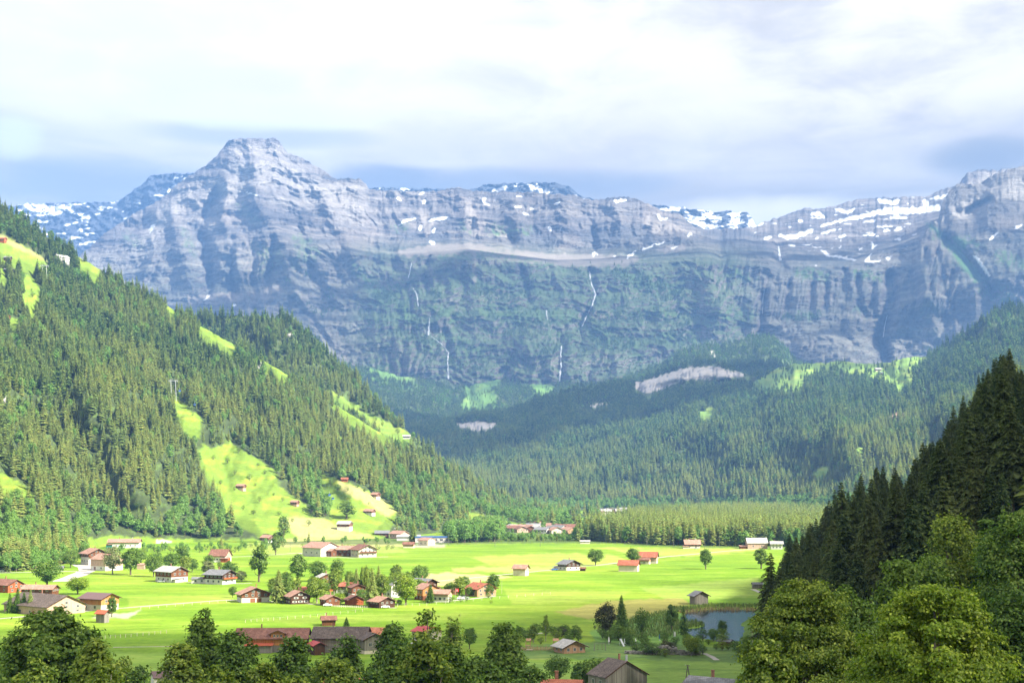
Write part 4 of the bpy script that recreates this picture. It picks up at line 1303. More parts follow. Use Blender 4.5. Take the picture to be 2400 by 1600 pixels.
def broad_geo(h, w, seed, nclump, nleaf, leaf, trunk=0.22, shape='round', clump=0.30, sparse=0.0, limbs=10, lumpy=1.0):
    """trunk + limbs (quads) and crown of leaf clumps. returns (Vt,Qt),(Vc,Qc)"""
    r = np.random.RandomState(seed)
    z0 = h * trunk
    ch = h - z0
    cz = z0 + ch * 0.5
    C_ = []
    while len(C_) < nclump:
        d = r.normal(size=3)
        d /= np.linalg.norm(d)
        rad = r.uniform(0.35, 1.0) ** 0.5
        q = d * rad
        if shape == 'round': sx, pz = 1.0, 0.0
        elif shape == 'tall': sx, pz = 1.0 - 0.35 * q[2], 0.0
        elif shape == 'cone': sx, pz = 1.0 - 0.62 * q[2], 0.0
        elif shape == 'wide': sx, pz = 1.0 - 0.25 * abs(q[2]) + 0.1 * q[2], 0.1
        else: sx, pz = 1.0, 0
        p = np.array([q[0] * w / 2 * sx * 0.78, q[1] * w / 2 * sx * 0.78, cz + q[2] * ch * 0.42])
        cr = clump * min(w, ch * 1.1) * 0.5 * r.uniform(0.6, 1.3) * (1.15 - 0.35 * rad)
        C_.append((p, cr, q))
    # limbs reach into the clumps
    T = []
    bend = r.uniform(-0.03, 0.03, 2) * h
    hz = [0, z0 * 0.6, z0 + ch * 0.25, z0 + ch * 0.55, z0 + ch * 0.85]
    rt = 0.022 * h + 0.06
    path = [np.array([bend[0] * (z / h) ** 1.5 + r.uniform(-0.01, 0.01) * h * (i > 0), bend[1] * (z / h) ** 1.5, z]) for i, z in enumerate(hz)]
    T.append(tube(path, [rt * 1.25, rt, rt * 0.75, rt * 0.42, rt * 0.1], 7))
    idx = r.permutation(len(C_))[:limbs]
    for i in idx:
        p, cr, q = C_[i]
        s0 = z0 * 0.9 + r.uniform(0, 0.45) * max(0.1, (p[2] - z0))
        f = s0 / h
        a = np.array([bend[0] * f ** 1.5, bend[1] * f ** 1.5, s0])
        m = a * 0.5 + p * 0.5 + r.uniform(-0.04, 0.04, 3) * w + np.array([0, 0, -0.03 * h])
        T.append(tube([a, m, p], [rt * 0.42, rt * 0.26, rt * 0.07], 5))
    PV, PN = [], []
    tot = sum(c[1] ** 2 for c in C_)
    for p, cr, q in C_:
        n = int(nleaf * cr ** 2 / tot) + 2
        d = r.normal(size=(n, 3))
        d /= np.linalg.norm(d, axis=1, keepdims=True)
        d[:, 2] = np.where(d[:, 2] < -0.55, -d[:, 2] * 0.6, d[:, 2])
        rr = cr * (r.uniform(0.25, 1.0, n) ** 0.5)[:, None] * (1 + 0.28 * lumpy * r.normal(size=(n, 1)))
        pos = p + d * rr * np.array([1.1, 1.1, 0.85])
        PV.append(pos)
        out = q / (np.linalg.norm(q) + 1e-6)
        PN.append(d * 0.75 + out * 0.5 + np.array([0, 0, 0.35]))
    PV = np.concatenate(PV)
    PN = np.concatenate(PN)
    if sparse > 0:
        k = r.rand(len(PV)) > sparse
        PV, PN = PV[k], PN[k]
    Tv, Tq = join(T)
    # fit the crown to the height and width asked for
    sz = h / np.percentile(PV[:, 2], 99.7)
    sx_ = (w / 2) / np.percentile(np.hypot(PV[:, 0], PV[:, 1]), 97)
    k = np.array([sx_, sx_, sz])
    return (Tv * k, Tq), leaf_cloud(PV * k, PN, leaf, r)


def one_mesh(name, T, Cn, mt, mc):
    V, Q = join([T, Cn])
    mi = np.concatenate([np.zeros(len(T[1]), int), np.ones(len(Cn[1]), int)])
    return np_mesh(name, V, Q, mats=[mt, mc], midx=mi)


def two_mesh(name, T, Cn, mt, mc):
    return np_mesh(name + '_trunk', T[0], T[1], mats=[mt], smooth=True), np_mesh(name + '_crown', Cn[0], Cn[1], mats=[mc])


def trunk_geo(h, r0, seed, top=0.93):
    r = np.random.RandomState(seed)
    return tube([[0, 0, -1.0], [r.uniform(-.1, .1), 0, h * 0.3], [0, r.uniform(-.1, .1), h * 0.6], [0, 0, h * top]], [r0 * 1.3, r0, r0 * 0.6, r0 * 0.08], 6)


# every kind is modelled at unit size: spruces 25 m, broadleaf trees 12 m tall
SPR_FAR, SPR_MID, SPR_NEAR, BRD_FAR, BRD_MID = [], [], [], [], []
for i in range(6):
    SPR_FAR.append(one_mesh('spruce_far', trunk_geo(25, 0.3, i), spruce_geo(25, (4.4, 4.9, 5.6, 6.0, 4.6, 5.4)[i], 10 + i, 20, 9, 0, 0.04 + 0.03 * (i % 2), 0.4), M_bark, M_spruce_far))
for i in range(5):
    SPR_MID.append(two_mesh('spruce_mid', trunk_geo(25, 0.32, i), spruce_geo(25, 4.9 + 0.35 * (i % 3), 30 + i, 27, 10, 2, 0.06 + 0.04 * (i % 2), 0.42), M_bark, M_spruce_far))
for i in range(5):
    SPR_NEAR.append(two_mesh('spruce_near', trunk_geo(25, 0.34, i), spruce_geo(25, 4.6 + 0.4 * (i % 3), 50 + i, 40, 12, 5, (0.05, 0.3, 0.1, 0.42, 0.16)[i], 0.45, 0.08), M_bark_pale if i in (1, 3) else M_bark, M_spruce))
SHAPES = ['round', 'tall', 'round', 'wide', 'tall', 'cone']
for i in range(6):
    T, Cn = broad_geo(12, 9 - (1.5 if SHAPES[i] in ('tall', 'cone') else 0), 70 + i, 34, 1000, 0.52, 0.06, SHAPES[i], 0.42, limbs=3)
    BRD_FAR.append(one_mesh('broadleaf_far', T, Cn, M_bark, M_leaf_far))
for i in range(6):
    T, Cn = broad_geo(12, 9 - (1.5 if SHAPES[i] in ('tall', 'cone') else 0), 90 + i, 60, 4200, 0.32, 0.08, SHAPES[i], 0.34, limbs=9)
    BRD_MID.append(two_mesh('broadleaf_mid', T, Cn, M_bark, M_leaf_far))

ST_P, ST_S, ST_R = [], [], []   # spruces: position, height, kind hint
BT_P, BT_S = [], []
rng = np.random.RandomState(2024)


def add_spr(p, h):
    ST_P.append(p)
    ST_S.append(h)


def add_brd(p, h):
    BT_P.append(p)
    BT_S.append(h)


def forest_on(L, clear, rock, per, hs, hb, leafy, extra=None, seed=1, shifts=()):
    """leafy(X,Y) -> share of broadleaf trees; hs, hb -> (low, high) heights"""
    r = np.random.RandomState(seed)
    X, Y = L.Xg, L.Yg
    for (pl, dy) in shifts: clear = np.maximum(clear, poly_mask(X, Y - dy, pl, 2, 3, 14))
    d = (1 - clear) * (1 - np.clip(rock * 1.6, 0, 1))
    d = d * (0.5 + 0.5 * sstep(-0.6, 0.0, fbm(X / 16, Y / 12, 3, seed + 3)))
    if extra is not None: d = d * extra(X, Y)
    inv = (X > -160) & (X < 2560)
    d = np.where(inv, d, d * 0.3)
    p = L.scatter(np.clip(d, 0, 1), per, r)
    px, py = P(p)
    lf = leafy(px, py) + 0.35 * fbm(px / 40, py / 30, 3, seed + 9)
    isb = r.rand(len(p)) < lf
    a = p[~isb]
    add_spr(a, (hs[0] + (hs[1] - hs[0]) * r.rand(len(a)) ** 0.9) * (1 + 0.25 * fbm(px[~isb] / 25, py[~isb] / 18, 3, seed + 77)) * r.choice([0.5, 0.8, 1.0, 1.0, 1.15], len(a)))
    b = p[isb]
    add_brd(b, hb[0] + (hb[1] - hb[0]) * r.rand(len(b)))


forest_on(L_a, a_k, a_r, 0.021, (15, 27), (8, 16), lambda x, y: 0.07 + 0.75 * sstep(1170, 1235, y) * (x < 640) + 0.6 * sstep(20, 0, np.abs(y - (1000 + 0.52 * (x - 440)))) * (x > 440) * (x < 900) + 0.5 * sstep(1080, 1160, y) * (x > 540) + 0.28 * poly_mask(x, y, [(180, 640), (260, 660), (300, 720), (200, 720)], 10),
          extra=lambda X, Y: np.where((X > 905) & (Y > 1200), 0.55, 1.0) * (0.75 + 0.5 * sstep(1150, 900, Y)), seed=5, shifts=[(q, d_) for q in A_CLEAR for d_ in (10, 20, 30)])
forest_on(L_b, b_k, b_r, 0.018, (16, 27), (9, 16), lambda x, y: 0.05 + 0.4 * sstep(1130, 1190, y), seed=6, shifts=[(q, d_) for q in B_CLEAR for d_ in (9, 18)])
forest_on(L_mid, mid_k, mid_r, 0.0115, (19, 33), (10, 18), lambda x, y: 0.02 + 0.5 * sstep(1060, 1190, y) * sstep(1600, 2100, x) + 0.9 * sstep(1172, 1185, y), extra=lambda X, Y: np.where(poly_mask(X, Y, MID_SLIDE, 2, 2) > 0.5, 0, 1.0) * (0.6 + 0.4 * sstep(900, 1000, Y)), seed=7, shifts=[(q, d_) for q in MID_CLEAR[1:] + MID_CLIFF for d_ in (8, 15)] + [(MID_ALP, 7)])
forest_on(L_foot, foot_k, foot_r, 0.007, (18, 28), (10, 16), lambda x, y: 0.08 + 0.5 * sstep(40, 0, np.hypot(x - 1050, y - 930)), seed=8, shifts=[(q, d_) for q in FOOT_CLEAR for d_ in (5, 10)])
forest_on(L_cone, np.zeros(L_cone.Xg.shape), cone_r, 0.007, (18, 27), (10, 16), lambda x, y: 0.05, seed=9)

# lone trees over the clearings
r_ = np.random.RandomState(31)
for L, k, per in ((L_mid, poly_mask(L_mid.Xg, L_mid.Yg, MID_ALP, 2), 0.0011), (L_foot, foot_k, 0.0006)):
    p = L.scatter(k, per, r_)
    add_spr(p, r_.uniform(12, 22, len(p)))

# trees on the ledges of the great wall
X, Y = wall.Xg, wall.Yg
zz = wall.P[..., 2]
TREE_PATCH = [[(1120, 760, 10), (1090, 745, 8)], [(1380, 750, 12), (1440, 745, 14), (1560, 745, 10)], [(1330, 755, 12), (1350, 765, 10)], [(1120, 680, 14), (1180, 700, 18)], [(1450, 650, 18), (1560, 680, 22), (1600, 700, 14)], [(1250, 660, 14), (1200, 720, 12)],
              [(880, 700, 12), (925, 680, 10), (905, 730, 8)], [(1010, 690, 8), (1030, 700, 8)], [(1060, 740, 8), (1105, 745, 10)], [(1130, 830, 18), (1230, 850, 22), (1300, 830, 14)], [(960, 790, 12), (1000, 810, 10)], [(1400, 790, 24), (1470, 800, 20)], [(1150, 780, 14), (1270, 770, 16)],
              [(1830, 745, 4), (1920, 744, 5)], [(770, 680, 8), (775, 720, 10)], [(665, 660, 7), (680, 670, 5)], [(700, 710, 6), (760, 740, 8)], [(720, 640, 5), (725, 650, 5)], [(1660, 765, 8), (1680, 775, 6)], [(1610, 755, 6), (1625, 770, 6)], [(840, 730, 8), (870, 760, 8)], [(1560, 780, 12), (1620, 790, 14)], [(1060, 850, 14), (1130, 870, 12)],
              [(1310, 840, 8), (1290, 800, 8)], [(620, 600, 4), (640, 630, 5)], [(1380, 660, 8), (1350, 640, 8)]]
d = np.zeros(X.shape)
for s_ in TREE_PATCH: d = np.maximum(d, stroke_mask(X, Y, s_, 5, 8, 14))
led = sstep(0.52, 0.66, wall.N[..., 2] + 0.2 * fbm(X / 30, Y / 12, 4, 151)) * sstep(1350, 950, zz) * sstep(760, 900, X) * sstep(1780, 1680, X) * 0.22
d = np.maximum(d * 0.8, led) * sstep(-0.5, 0.1, fbm(X / 9, Y / 7, 3, 152))
p = wall.scatter(d, 0.011, np.random.RandomState(12))
add_spr(p, np.random.RandomState(13).uniform(14, 24, len(p)))
p = rm.scatter(stroke_mask(rm.Xg, rm.Yg, [(2300, 690, 10), (2400, 680, 16)], 5, 8, 14), 0.004, np.random.RandomState(14))
add_spr(p, np.random.RandomState(15).uniform(14, 24, len(p)))


# the belt of wood across the valley floor, and the thickets round the villages
def floor_scatter(poly, per, r, avoid=()):
    xs_ = [q[0] for q in poly]
    ys_ = [q[1] for q in poly]
    c0, c1 = G(min(xs_), min(ys_)), G(max(xs_), min(ys_))
    c2 = G(min(xs_), max(ys_))
    x0 = min(c0[0], c2[0], c1[0])
    x1 = max(c1[0], G(max(xs_), max(ys_))[0])
    y0, y1 = c2[1], c0[1]
    n = int((x1 - x0) * (y1 - y0) * per)
    q = np.stack([r.uniform(x0, x1, n), r.uniform(y0, y1, n), np.zeros(n)], -1)
    px, py = P(q)
    k = poly_mask(px, py, poly, 0.6, 0.8, 10) > 0.5
    for a in avoid: k &= ~(poly_mask(px, py, a, 0.3) > 0.5)
    return q[k]


VILL_GAPS = [[(1180, 1236), (1330, 1236), (1350, 1262), (1180, 1262)], [(1310, 1196), (1460, 1199), (1460, 1228), (1330, 1226)], [(925, 1245), (1050, 1245), (1050, 1282), (925, 1282)], [(1290, 1185), (1350, 1185), (1350, 1197), (1290, 1197)], [(1360, 1265), (1386, 1265), (1386, 1280), (1360, 1280)]]
r_ = np.random.RandomState(41)
for poly, per, hs, hb, lf in (
        ([(1340, 1268), (1440, 1270), (1560, 1278), (1830, 1280), (2100, 1283), (2100, 1250), (1700, 1243), (1400, 1250)], 0.022, (20, 32), (10, 18), 0.35),
        ([(1400, 1250), (1700, 1243), (2100, 1250), (2100, 1212), (1700, 1203), (1480, 1215)], 0.010, (20, 31), (12, 18), 0.3),
        ([(965, 1273), (1060, 1273), (1130, 1270), (1340, 1268), (1340, 1252), (1150, 1250), (1020, 1262)], 0.018, (14, 24), (9, 20), 0.85),
        ([(1040, 1268), (1180, 1262), (1180, 1236), (1060, 1240)], 0.012, (14, 24), (9, 18), 0.85),
        ([(1180, 1232), (1330, 1232), (1330, 1196), (1200, 1196)], 0.010, (16, 24), (10, 20), 0.8),
        ([(1180, 1262), (1350, 1262), (1350, 1236), (1180, 1236)], 0.0022, (10, 18), (6, 14), 0.9),
        ([(620, 1275), (930, 1275), (930, 1268), (620, 1268)], 0.003, (8, 14), (3, 7), 0.95),
        ([(280, 1300), (640, 1290), (640, 1278), (280, 1285)], 0.0035, (8, 14), (3, 7), 0.95)):
    q = floor_scatter(poly, per, r_, VILL_GAPS if lf != 0.9 else VILL_GAPS[1:])
    isb = r_.rand(len(q)) < lf
    vx, vy = P(q)
    lowf = np.where((vx > 1172) & (vx < 1350) & (vy > 1246), 0.42, 1.0)
    add_spr(q[~isb], r_.uniform(*hs, (~isb).sum()) * lowf[~isb])
    add_brd(q[isb], r_.uniform(*hb, isb.sum()) * lowf[isb])
# foot of the left slope: broadleaf edge and the near spruce corner at far left
for poly, per, hs, hb, lf in (
        ([(-60, 1345), (60, 1338), (150, 1322), (205, 1300), (190, 1285), (0, 1315), (-60, 1320)], 0.03, (18, 28), (9, 16), 0.55),):
    q = floor_scatter(poly, per, r_)
    isb = r_.rand(len(q)) < lf
    add_spr(q[~isb], r_.uniform(*hs, (~isb).sum()))
    add_brd(q[isb], r_.uniform(*hb, isb.sum()))

# the steep dark wood on the right
NEAR_START = sum(len(a) for a in ST_P)
n = 5200
r_ = np.random.RandomState(51)
q = np.stack([r_.uniform(30, 700, n * 3), r_.uniform(60, 980, n * 3), np.zeros(n * 3)], -1)
xf = np.interp(q[:, 1], XF_T[:, 0], XF_T[:, 1])
px0, _ = P(q)
k = (q[:, 0] > xf + 2) & (q[:, 0] < xf + 330) & ~((q[:, 1] < 255) & (q[:, 0] < xf + 20 + 0.0 * q[:, 1]) ) & (q[:, 1] > 225)
q = q[k]
# thin them to one tree every few metres
keep = []
cell = {}
for i in range(len(q)):
    key = (int(q[i, 0] / 5.6), int(q[i, 1] / 5.6))
    if key in cell: continue
    cell[key] = 1
    keep.append(i)
q = q[keep]
q[:, 2] = np.maximum(near_h(q[:, 0], q[:, 1]), 0)
hq = r_.uniform(19, 31, len(q)) * np.where(q[:, 1] > 640, 0.85, 1.0)
tp = q.copy()
tp[:, 2] += hq
tx, ty = P(tp)
sil = np.interp(tx, [1780, 1850, 1900, 1960, 2050, 2130, 2160, 2200, 2260, 2300, 2350, 2450], [1300, 1265, 1240, 1150, 1125, 1125, 1070, 1030, 950, 890, 850, 830])
k = ((tx > 1788 + 0.25 * (1400 - ty).clip(0) * 0) & (ty > sil + r_.choice([-45, -20, 0, 20, 35], len(q)))) | (tx > 2440)
k &= tx - 60 * hq / 25 * 300 / np.maximum(q[:, 1], 200) * 0.5 > 1765
q, hq = q[k], hq[k]
add_spr(q, hq)

SPP = np.concatenate(ST_P)
SPH = np.concatenate(ST_S)
BRP = np.concatenate(BT_P)
BRH = np.concatenate(BT_S)
NEAR_MASK = np.arange(len(SPP)) >= NEAR_START


def gn_forest(objname, pts, hts, unit, variants, label, cat, ri):
    """all the far trees of one kind as one object: points that carry tree instances"""
    me = bpy.data.meshes.new(objname)
    me.vertices.add(len(pts))
    me.vertices.foreach_set('co', pts.astype(np.float32).ravel())
    r = np.random.RandomState(ri)
    sc_ = (hts / unit)[:, None] * np.stack([r.uniform(0.8, 1.2, len(pts))] * 2 + [np.ones(len(pts))], -1)
    a = me.attributes.new('scl', 'FLOAT_VECTOR', 'POINT')
    a.data.foreach_set('vector', sc_.astype(np.float32).ravel())
    rot = np.stack([r.normal(0, 0.025, len(pts)), r.normal(0, 0.025, len(pts)), r.uniform(0, 6.28, len(pts))], -1)
    a = me.attributes.new('rot', 'FLOAT_VECTOR', 'POINT')
    a.data.foreach_set('vector', rot.astype(np.float32).ravel())
    a = me.attributes.new('idx', 'INT', 'POINT')
    a.data.foreach_set('value', r.randint(0, len(variants), len(pts)).astype(np.int32))
    me.update()
    o = link(objname, me)
    vc = bpy.data.collections.new(objname + '_kinds')
    for i, v in enumerate(variants):
        vo = bpy.data.objects.new('%s_kind_%02d' % (objname, i), v)
        vc.objects.link(vo)
    ng = bpy.data.node_groups.new(objname, 'GeometryNodeTree')
    ng.interface.new_socket('Geometry', in_out='INPUT', socket_type='NodeSocketGeometry')
    ng.interface.new_socket('Geometry', in_out='OUTPUT', socket_type='NodeSocketGeometry')
    N = ng.nodes
    gi, go = N.new('NodeGroupInput'), N.new('NodeGroupOutput')
    ci = N.new('GeometryNodeCollectionInfo')
    ci.inputs['Collection'].default_value = vc
    ci.inputs['Separate Children'].default_value = True
    ci.inputs['Reset Children'].default_value = True
    ip = N.new('GeometryNodeInstanceOnPoints')
    ip.inputs['Pick Instance'].default_value = True

    def at(nm, ty):
        x = N.new('GeometryNodeInputNamedAttribute')
        x.data_type = ty
        x.inputs['Name'].default_value = nm
        return [s for s in x.outputs if s.enabled and s.name == 'Attribute'][0]
    ng.links.new(gi.outputs[0], ip.inputs['Points'])
    ng.links.new(ci.outputs[0], ip.inputs['Instance'])
    ng.links.new(at('idx', 'INT'), ip.inputs['Instance Index'])
    ng.links.new(at('rot', 'FLOAT_VECTOR'), ip.inputs['Rotation'])
    ng.links.new(at('scl', 'FLOAT_VECTOR'), ip.inputs['Scale'])
    ng.links.new(ip.outputs[0], go.inputs[0])
    md = o.modifiers.new('trees', 'NODES')
    md.node_group = ng
    tag(o, label, cat, kind='stuff')
    return o


def visible_size(pts, hts):
    px, py = P(pts)
    s = hts / pts[:, 1] * FPX
    inv = (px > -20) & (px < 2420) & (py > 200) & (py - s < 1600) & (pts[:, 1] > 5)
    return np.where(inv, s, 0), px, py

# ---- the spruces: the largest 300 in view are trees of their own, the rest one forest
size, px, py = visible_size(SPP, SPH)
order = np.argsort(-size)
top = order[:300]
istop = np.zeros(len(SPP), bool)
istop[top] = True
rest = ~istop & ((size > 0) | (SPP[:, 1] < 1400))


def tree_obj(name, kind, loc, scale, rz, label, cat, group=None):
    """Empty at the foot with its trunk and crown"""
    e = bpy.data.objects.new(name, None)
    COL.objects.link(e)
    e.empty_display_size = 0.5
    e.location = loc
    e.rotation_euler = (0, 0, rz)
    e.scale = scale
    tag(e, label, cat, group)
    for nm, me_ in zip(('trunk', 'crown'), kind):
        o = bpy.data.objects.new(nm, me_)
        COL.objects.link(o)
        o.parent = e
    return e


for j, i in enumerate(top):
    hgt = SPH[i]
    s_ = hgt / 25.0
    near = NEAR_MASK[i]
    kinds = SPR_NEAR if near else SPR_MID
    if near:
        lab, grp = 'tall dark spruce in the steep shaded wood on the right', 'spruces of the steep shaded wood'
    elif px[i] < 700:
        lab, grp = 'sunlit olive spruce in the wood on the lower left slope', 'spruces of the lower left slope'
    else:
        lab, grp = 'sunlit spruce in the belt of wood across the valley floor', 'spruces of the valley belt'
    w = rng.uniform(0.9, 1.15)
    tree_obj('spruce_tree', kinds[rng.randint(len(kinds))], SPP[i], (s_ * w, s_ * w, s_), rng.uniform(0, 6.28), lab, 'spruce', grp)
gn_forest('spruce_forest', SPP[rest], SPH[rest], 25.0, SPR_FAR, 'dense spruce forest covering the hillsides, too many trees to count', 'forest', 77)

# ------------------------------------------------------------------ buildings
class MB:
    """collects boxes, prisms and slabs into one mesh"""
    def __init__(s):
        s.V, s.F = [], []

    def box(s, x0, x1, y0, y1, z0, z1):
        o = len(s.V)
        s.V += [(x, y, z) for x in (x0, x1) for y in (y0, y1) for z in (z0, z1)]
        s.F += [tuple(o + i for i in f) for f in ((0, 1, 3, 2), (4, 6, 7, 5), (0, 4, 5, 1), (2, 3, 7, 6), (0, 2, 6, 4), (1, 5, 7, 3))]
        return s

    def prism(s, x0, x1, prof):
        """profile [(y, z)...] extruded along x"""
        o, n = len(s.V), len(prof)
        s.V += [(x0, y, z) for y, z in prof] + [(x1, y, z) for y, z in prof]
        s.F += [tuple(o + i for i in range(n))[::-1], tuple(o + n + i for i in range(n))]
        s.F += [(o + i, o + (i + 1) % n, o + n + (i + 1) % n, o + n + i) for i in range(n)]
        return s

    def bar(s, p, q, r, n=6):
        v, f = tube([p, q], [r, r], n)
        o = len(s.V)
        s.V += [tuple(a) for a in v]
        s.F += [tuple(int(i) + o for i in a) for a in f]
        return s

    def cyl(s, x, y, z0, z1, r0, r1=None, n=10):
        r1 = r0 if r1 is None else r1
        o = len(s.V)
        for z, r in ((z0, r0), (z1, r1)):
            s.V += [(x + r * math.cos(2 * math.pi * k / n), y + r * math.sin(2 * math.pi * k / n), z) for k in range(n)]
        s.F += [(o + k, o + (k + 1) % n, o + n + (k + 1) % n, o + n + k) for k in range(n)]
        s.F += [tuple(o + n + k for k in range(n)), tuple(o + k for k in range(n))[::-1]]
        return s

    def build(s, name, mat, parent=None, loc=None):
        me = bpy.data.meshes.new(name)
        me.from_pydata(s.V, [], s.F)
        me.materials.append(mat if not isinstance(mat, str) else MAT[mat])
        me.update()
        return link(name, me, parent, loc)


def empty(name, loc, rz=0.0, label=None, cat=None, group=None):
    e = bpy.data.objects.new(name, None)
    COL.objects.link(e)
    e.location = [float(a) for a in loc]
    e.rotation_euler = (0, 0, rz)
    tag(e, label, cat, group)
    return e


def window(parent, x, y, z, w, h, face, detail, shut=None):
    """face: 'y-' front long side, 'y+' back, 'x-' / 'x+' gable ends. glass pane with frame, optional shutters"""
    d = 0.04
    def bx(m, u0, u1, z0, z1, d0, d1):
        if face == 'y-': m.box(x + u0, x + u1, y - d1, y - d0, z0, z1)
        elif face == 'y+': m.box(x + u0, x + u1, y + d0, y + d1, z0, z1)
        elif face == 'x-': m.box(x - d1, x - d0, y + u0, y + u1, z0, z1)
        else: m.box(x + d0, x + d1, y + u0, y + u1, z0, z1)
    g = MB()
    bx(g, -w / 2, w / 2, z, z + h, -0.02, d)
    o = g.build('window', 'glass', parent)
    f = MB()
    t = max(0.09, w * 0.1)
    bx(f, -w / 2 - t, w / 2 + t, z + h, z + h + t, -0.02, d + 0.05)
    bx(f, -w / 2 - t, w / 2 + t, z - t, z, -0.02, d + 0.05)
    bx(f, -w / 2 - t, -w / 2, z, z + h, -0.02, d + 0.05)
    bx(f, w / 2, w / 2 + t, z, z + h, -0.02, d + 0.05)
    bx(f, -t * 0.35, t * 0.35, z, z + h, d + 0.003, d + 0.04)
    f.build('frame', 'frame', o)
    if shut:
        s = MB()
        for sg in (-1, 1):
            a = sg * (w / 2 + t + w * 0.24)
            bx(s, a - w * 0.22, a + w * 0.22, z, z + h, -0.01, d + 0.02)
        s.build('shutters', shut, o)
    return o


def roof_mesh(L, Wd, zw, pitch, ov, ovx, th, off=0.0, lo=None, hi=None):
    """two thick slabs meeting at a ridge along x; off shifts the ridge in y"""
    m = MB()
    rz = zw + math.tan(pitch) * Wd / 2
    yr = off
    x0, x1 = -L / 2 - ovx, L / 2 + ovx
    for sg in (-1, 1):
        half = Wd / 2 - sg * off * -1 if False else abs(sg * Wd / 2 - off)
        sl = (rz - zw) / half
        ye = sg * (Wd / 2 + ov)
        ze = zw - sl * ov
        m.prism(x0, x1, [(yr, rz), (ye, ze), (ye, ze + th), (yr, rz + th)][::sg])
    return m, rz + th


def house(x, yb, L, Wd, h1, h2, rot, label, base='white', wall='wood', roof='brown', pitch=24, ov=4, win=(3, 2), gwin=(3, 2), name='chalet', cat='house', chim=1, balc=None, door=None,
          loc=None, group=None, annex=None, detail=1, off=0.0, shut=None, units=None, garage=0, gable='+', winbase=True):
    """L, Wd, h1, h2, ov in photo pixels at the house's distance; rot in degrees of the ridge from the picture plane"""
    p = G(x, yb) if loc is None else np.asarray(loc, float)
    k = (p[1] / FPX) if units is None else units
    L, Wd, h1, h2, ov = L * k, Wd * k, h1 * k, h2 * k, ov * k
    off = off * k
    pt = math.radians(pitch)
    root = empty(name, p, math.radians(rot), label, cat, group)
    h = h1 + h2
    if h1 > 0:
        MB().box(-L / 2, L / 2, -Wd / 2, Wd / 2, -1.5, h1).build('ground_floor', base, root)
    e = 0.12 if h1 > 0 else 0.0
    rz = h + math.tan(pt) * Wd / 2
    MB().prism(-L / 2 - e, L / 2 + e, [(-Wd / 2 - e, h1), (Wd / 2 + e, h1), (Wd / 2 + e, h), (off, rz - 0.03), (-Wd / 2 - e, h)]).build('upper_wall', wall, root)
    m, zr = roof_mesh(L, Wd, h, pt, ov, ov * 0.9, max(0.22, 0.9 * k), off)
    ro = m.build('roof', roof, root)
    if detail:
        tr = MB()
        for sx in (-1, 1):
            xx = sx * (L / 2 + ov * 0.9)
            for sg in (-1, 1):
                half = abs(sg * Wd / 2 - off)
                sl = (rz - h) / half
                ye, ze = sg * (Wd / 2 + ov), h - sl * ov
                a, b = (xx - 0.02, xx + 0.1) if sx > 0 else (xx - 0.1, xx + 0.02)
                tr.prism(a, b, [(off, rz - 0.12), (ye, ze - 0.12), (ye, ze + 0.14), (off, rz + 0.14)][::sg])
        tr.build('barge_board', 'dkwood', ro)
    for c in range(chim):
        cx = (-0.18 + 0.42 * c) * L
        cyy = Wd * 0.12
        zc = rz - math.tan(pt) * abs(cyy)
        w_ = max(0.45, 1.1 * k)
        ch_ = MB().box(cx - w_ / 2, cx + w_ / 2, cyy - w_ / 2, cyy + w_ / 2, zc - 0.6, zr + 0.9 + 1.0 * k)
        ch_.box(cx - w_ * 0.62, cx + w_ * 0.62, cyy - w_ * 0.62, cyy + w_ * 0.62, zr + 0.9 + 1.0 * k, zr + 1.05 + 1.0 * k)
        ch_.build('chimney', 'brick' if c == 0 else 'metal', ro)
    ww, wh = min(1.15, L / 8), min(1.15, max(h2, h1) * 0.42)
    # windows of the long side that faces the camera, then of the gable
    rows = []
    if h2 > 1.6 and wall not in ('none',): rows.append(h1 + h2 * 0.35)
    if h1 > 1.6 and winbase: rows.append(h1 * 0.4)
    for z in rows:
        n = win[0] if z >= h1 else win[1]
        for i in range(n):
            window(root, (-0.5 + (i + 0.6) / (n + 0.2)) * L * 0.95, -Wd / 2 - (e if z >= h1 else 0), z, ww, wh, 'y-', detail, shut)
    for z in rows + ([h + (rz - h) * 0.15] if rz - h > 2.2 and gwin[0] > 0 else []):
        n = gwin[0] if h1 <= z < h else (gwin[1] if z < h1 else max(1, gwin[0] - 2))
        span = Wd * (0.9 if z < h else 0.4)
        for g in gable:
            fx = 'x+' if g == '+' else 'x-'
            xx = (L / 2 + (e if z >= h1 else 0)) * (1 if g == '+' else -1)
            for i in range(n):
                window(root, xx, (-0.5 + (i + 0.5) / n) * span, z, ww, wh, fx, detail, shut)
    if balc:
        b = MB()
        xs_ = L / 2 + e
        d = 1.2
        zb = h1 + 0.02
        for g in gable:
            s_ = 1 if g == '+' else -1
            a, c2 = sorted((s_ * xs_, s_ * (xs_ + d)))
            b.box(a, c2, -Wd / 2, Wd / 2, zb - 0.12, zb + 0.02)
            a, c2 = sorted((s_ * (xs_ + d - 0.1), s_ * (xs_ + d)))
            b.box(a, c2, -Wd / 2, Wd / 2, zb + 0.02, zb + 0.95)
        b.build('balcony', balc, root)
    if garage:
        for i in range(garage):
            gx = (i - (garage - 1) / 2) * 3.2
            mm = MB()
            mm.box(L / 2 + 0.0, L / 2 + 0.08, gx - 1.25, gx + 1.25, 0, min(2.3, h1 * 0.85))
            mm.build('garage_door', 'dooru', root)
    if door:
        mm = MB()
        dx = L * (door if isinstance(door, float) else -0.2)
        mm.box(dx - max(0.5, 1.2 * k), dx + max(0.5, 1.2 * k), -Wd / 2 - 0.07 - e, -Wd / 2 + 0.02, 0, min((h1 or h) * 0.85, 2.9))
        mm.build('door', 'dooru', root)
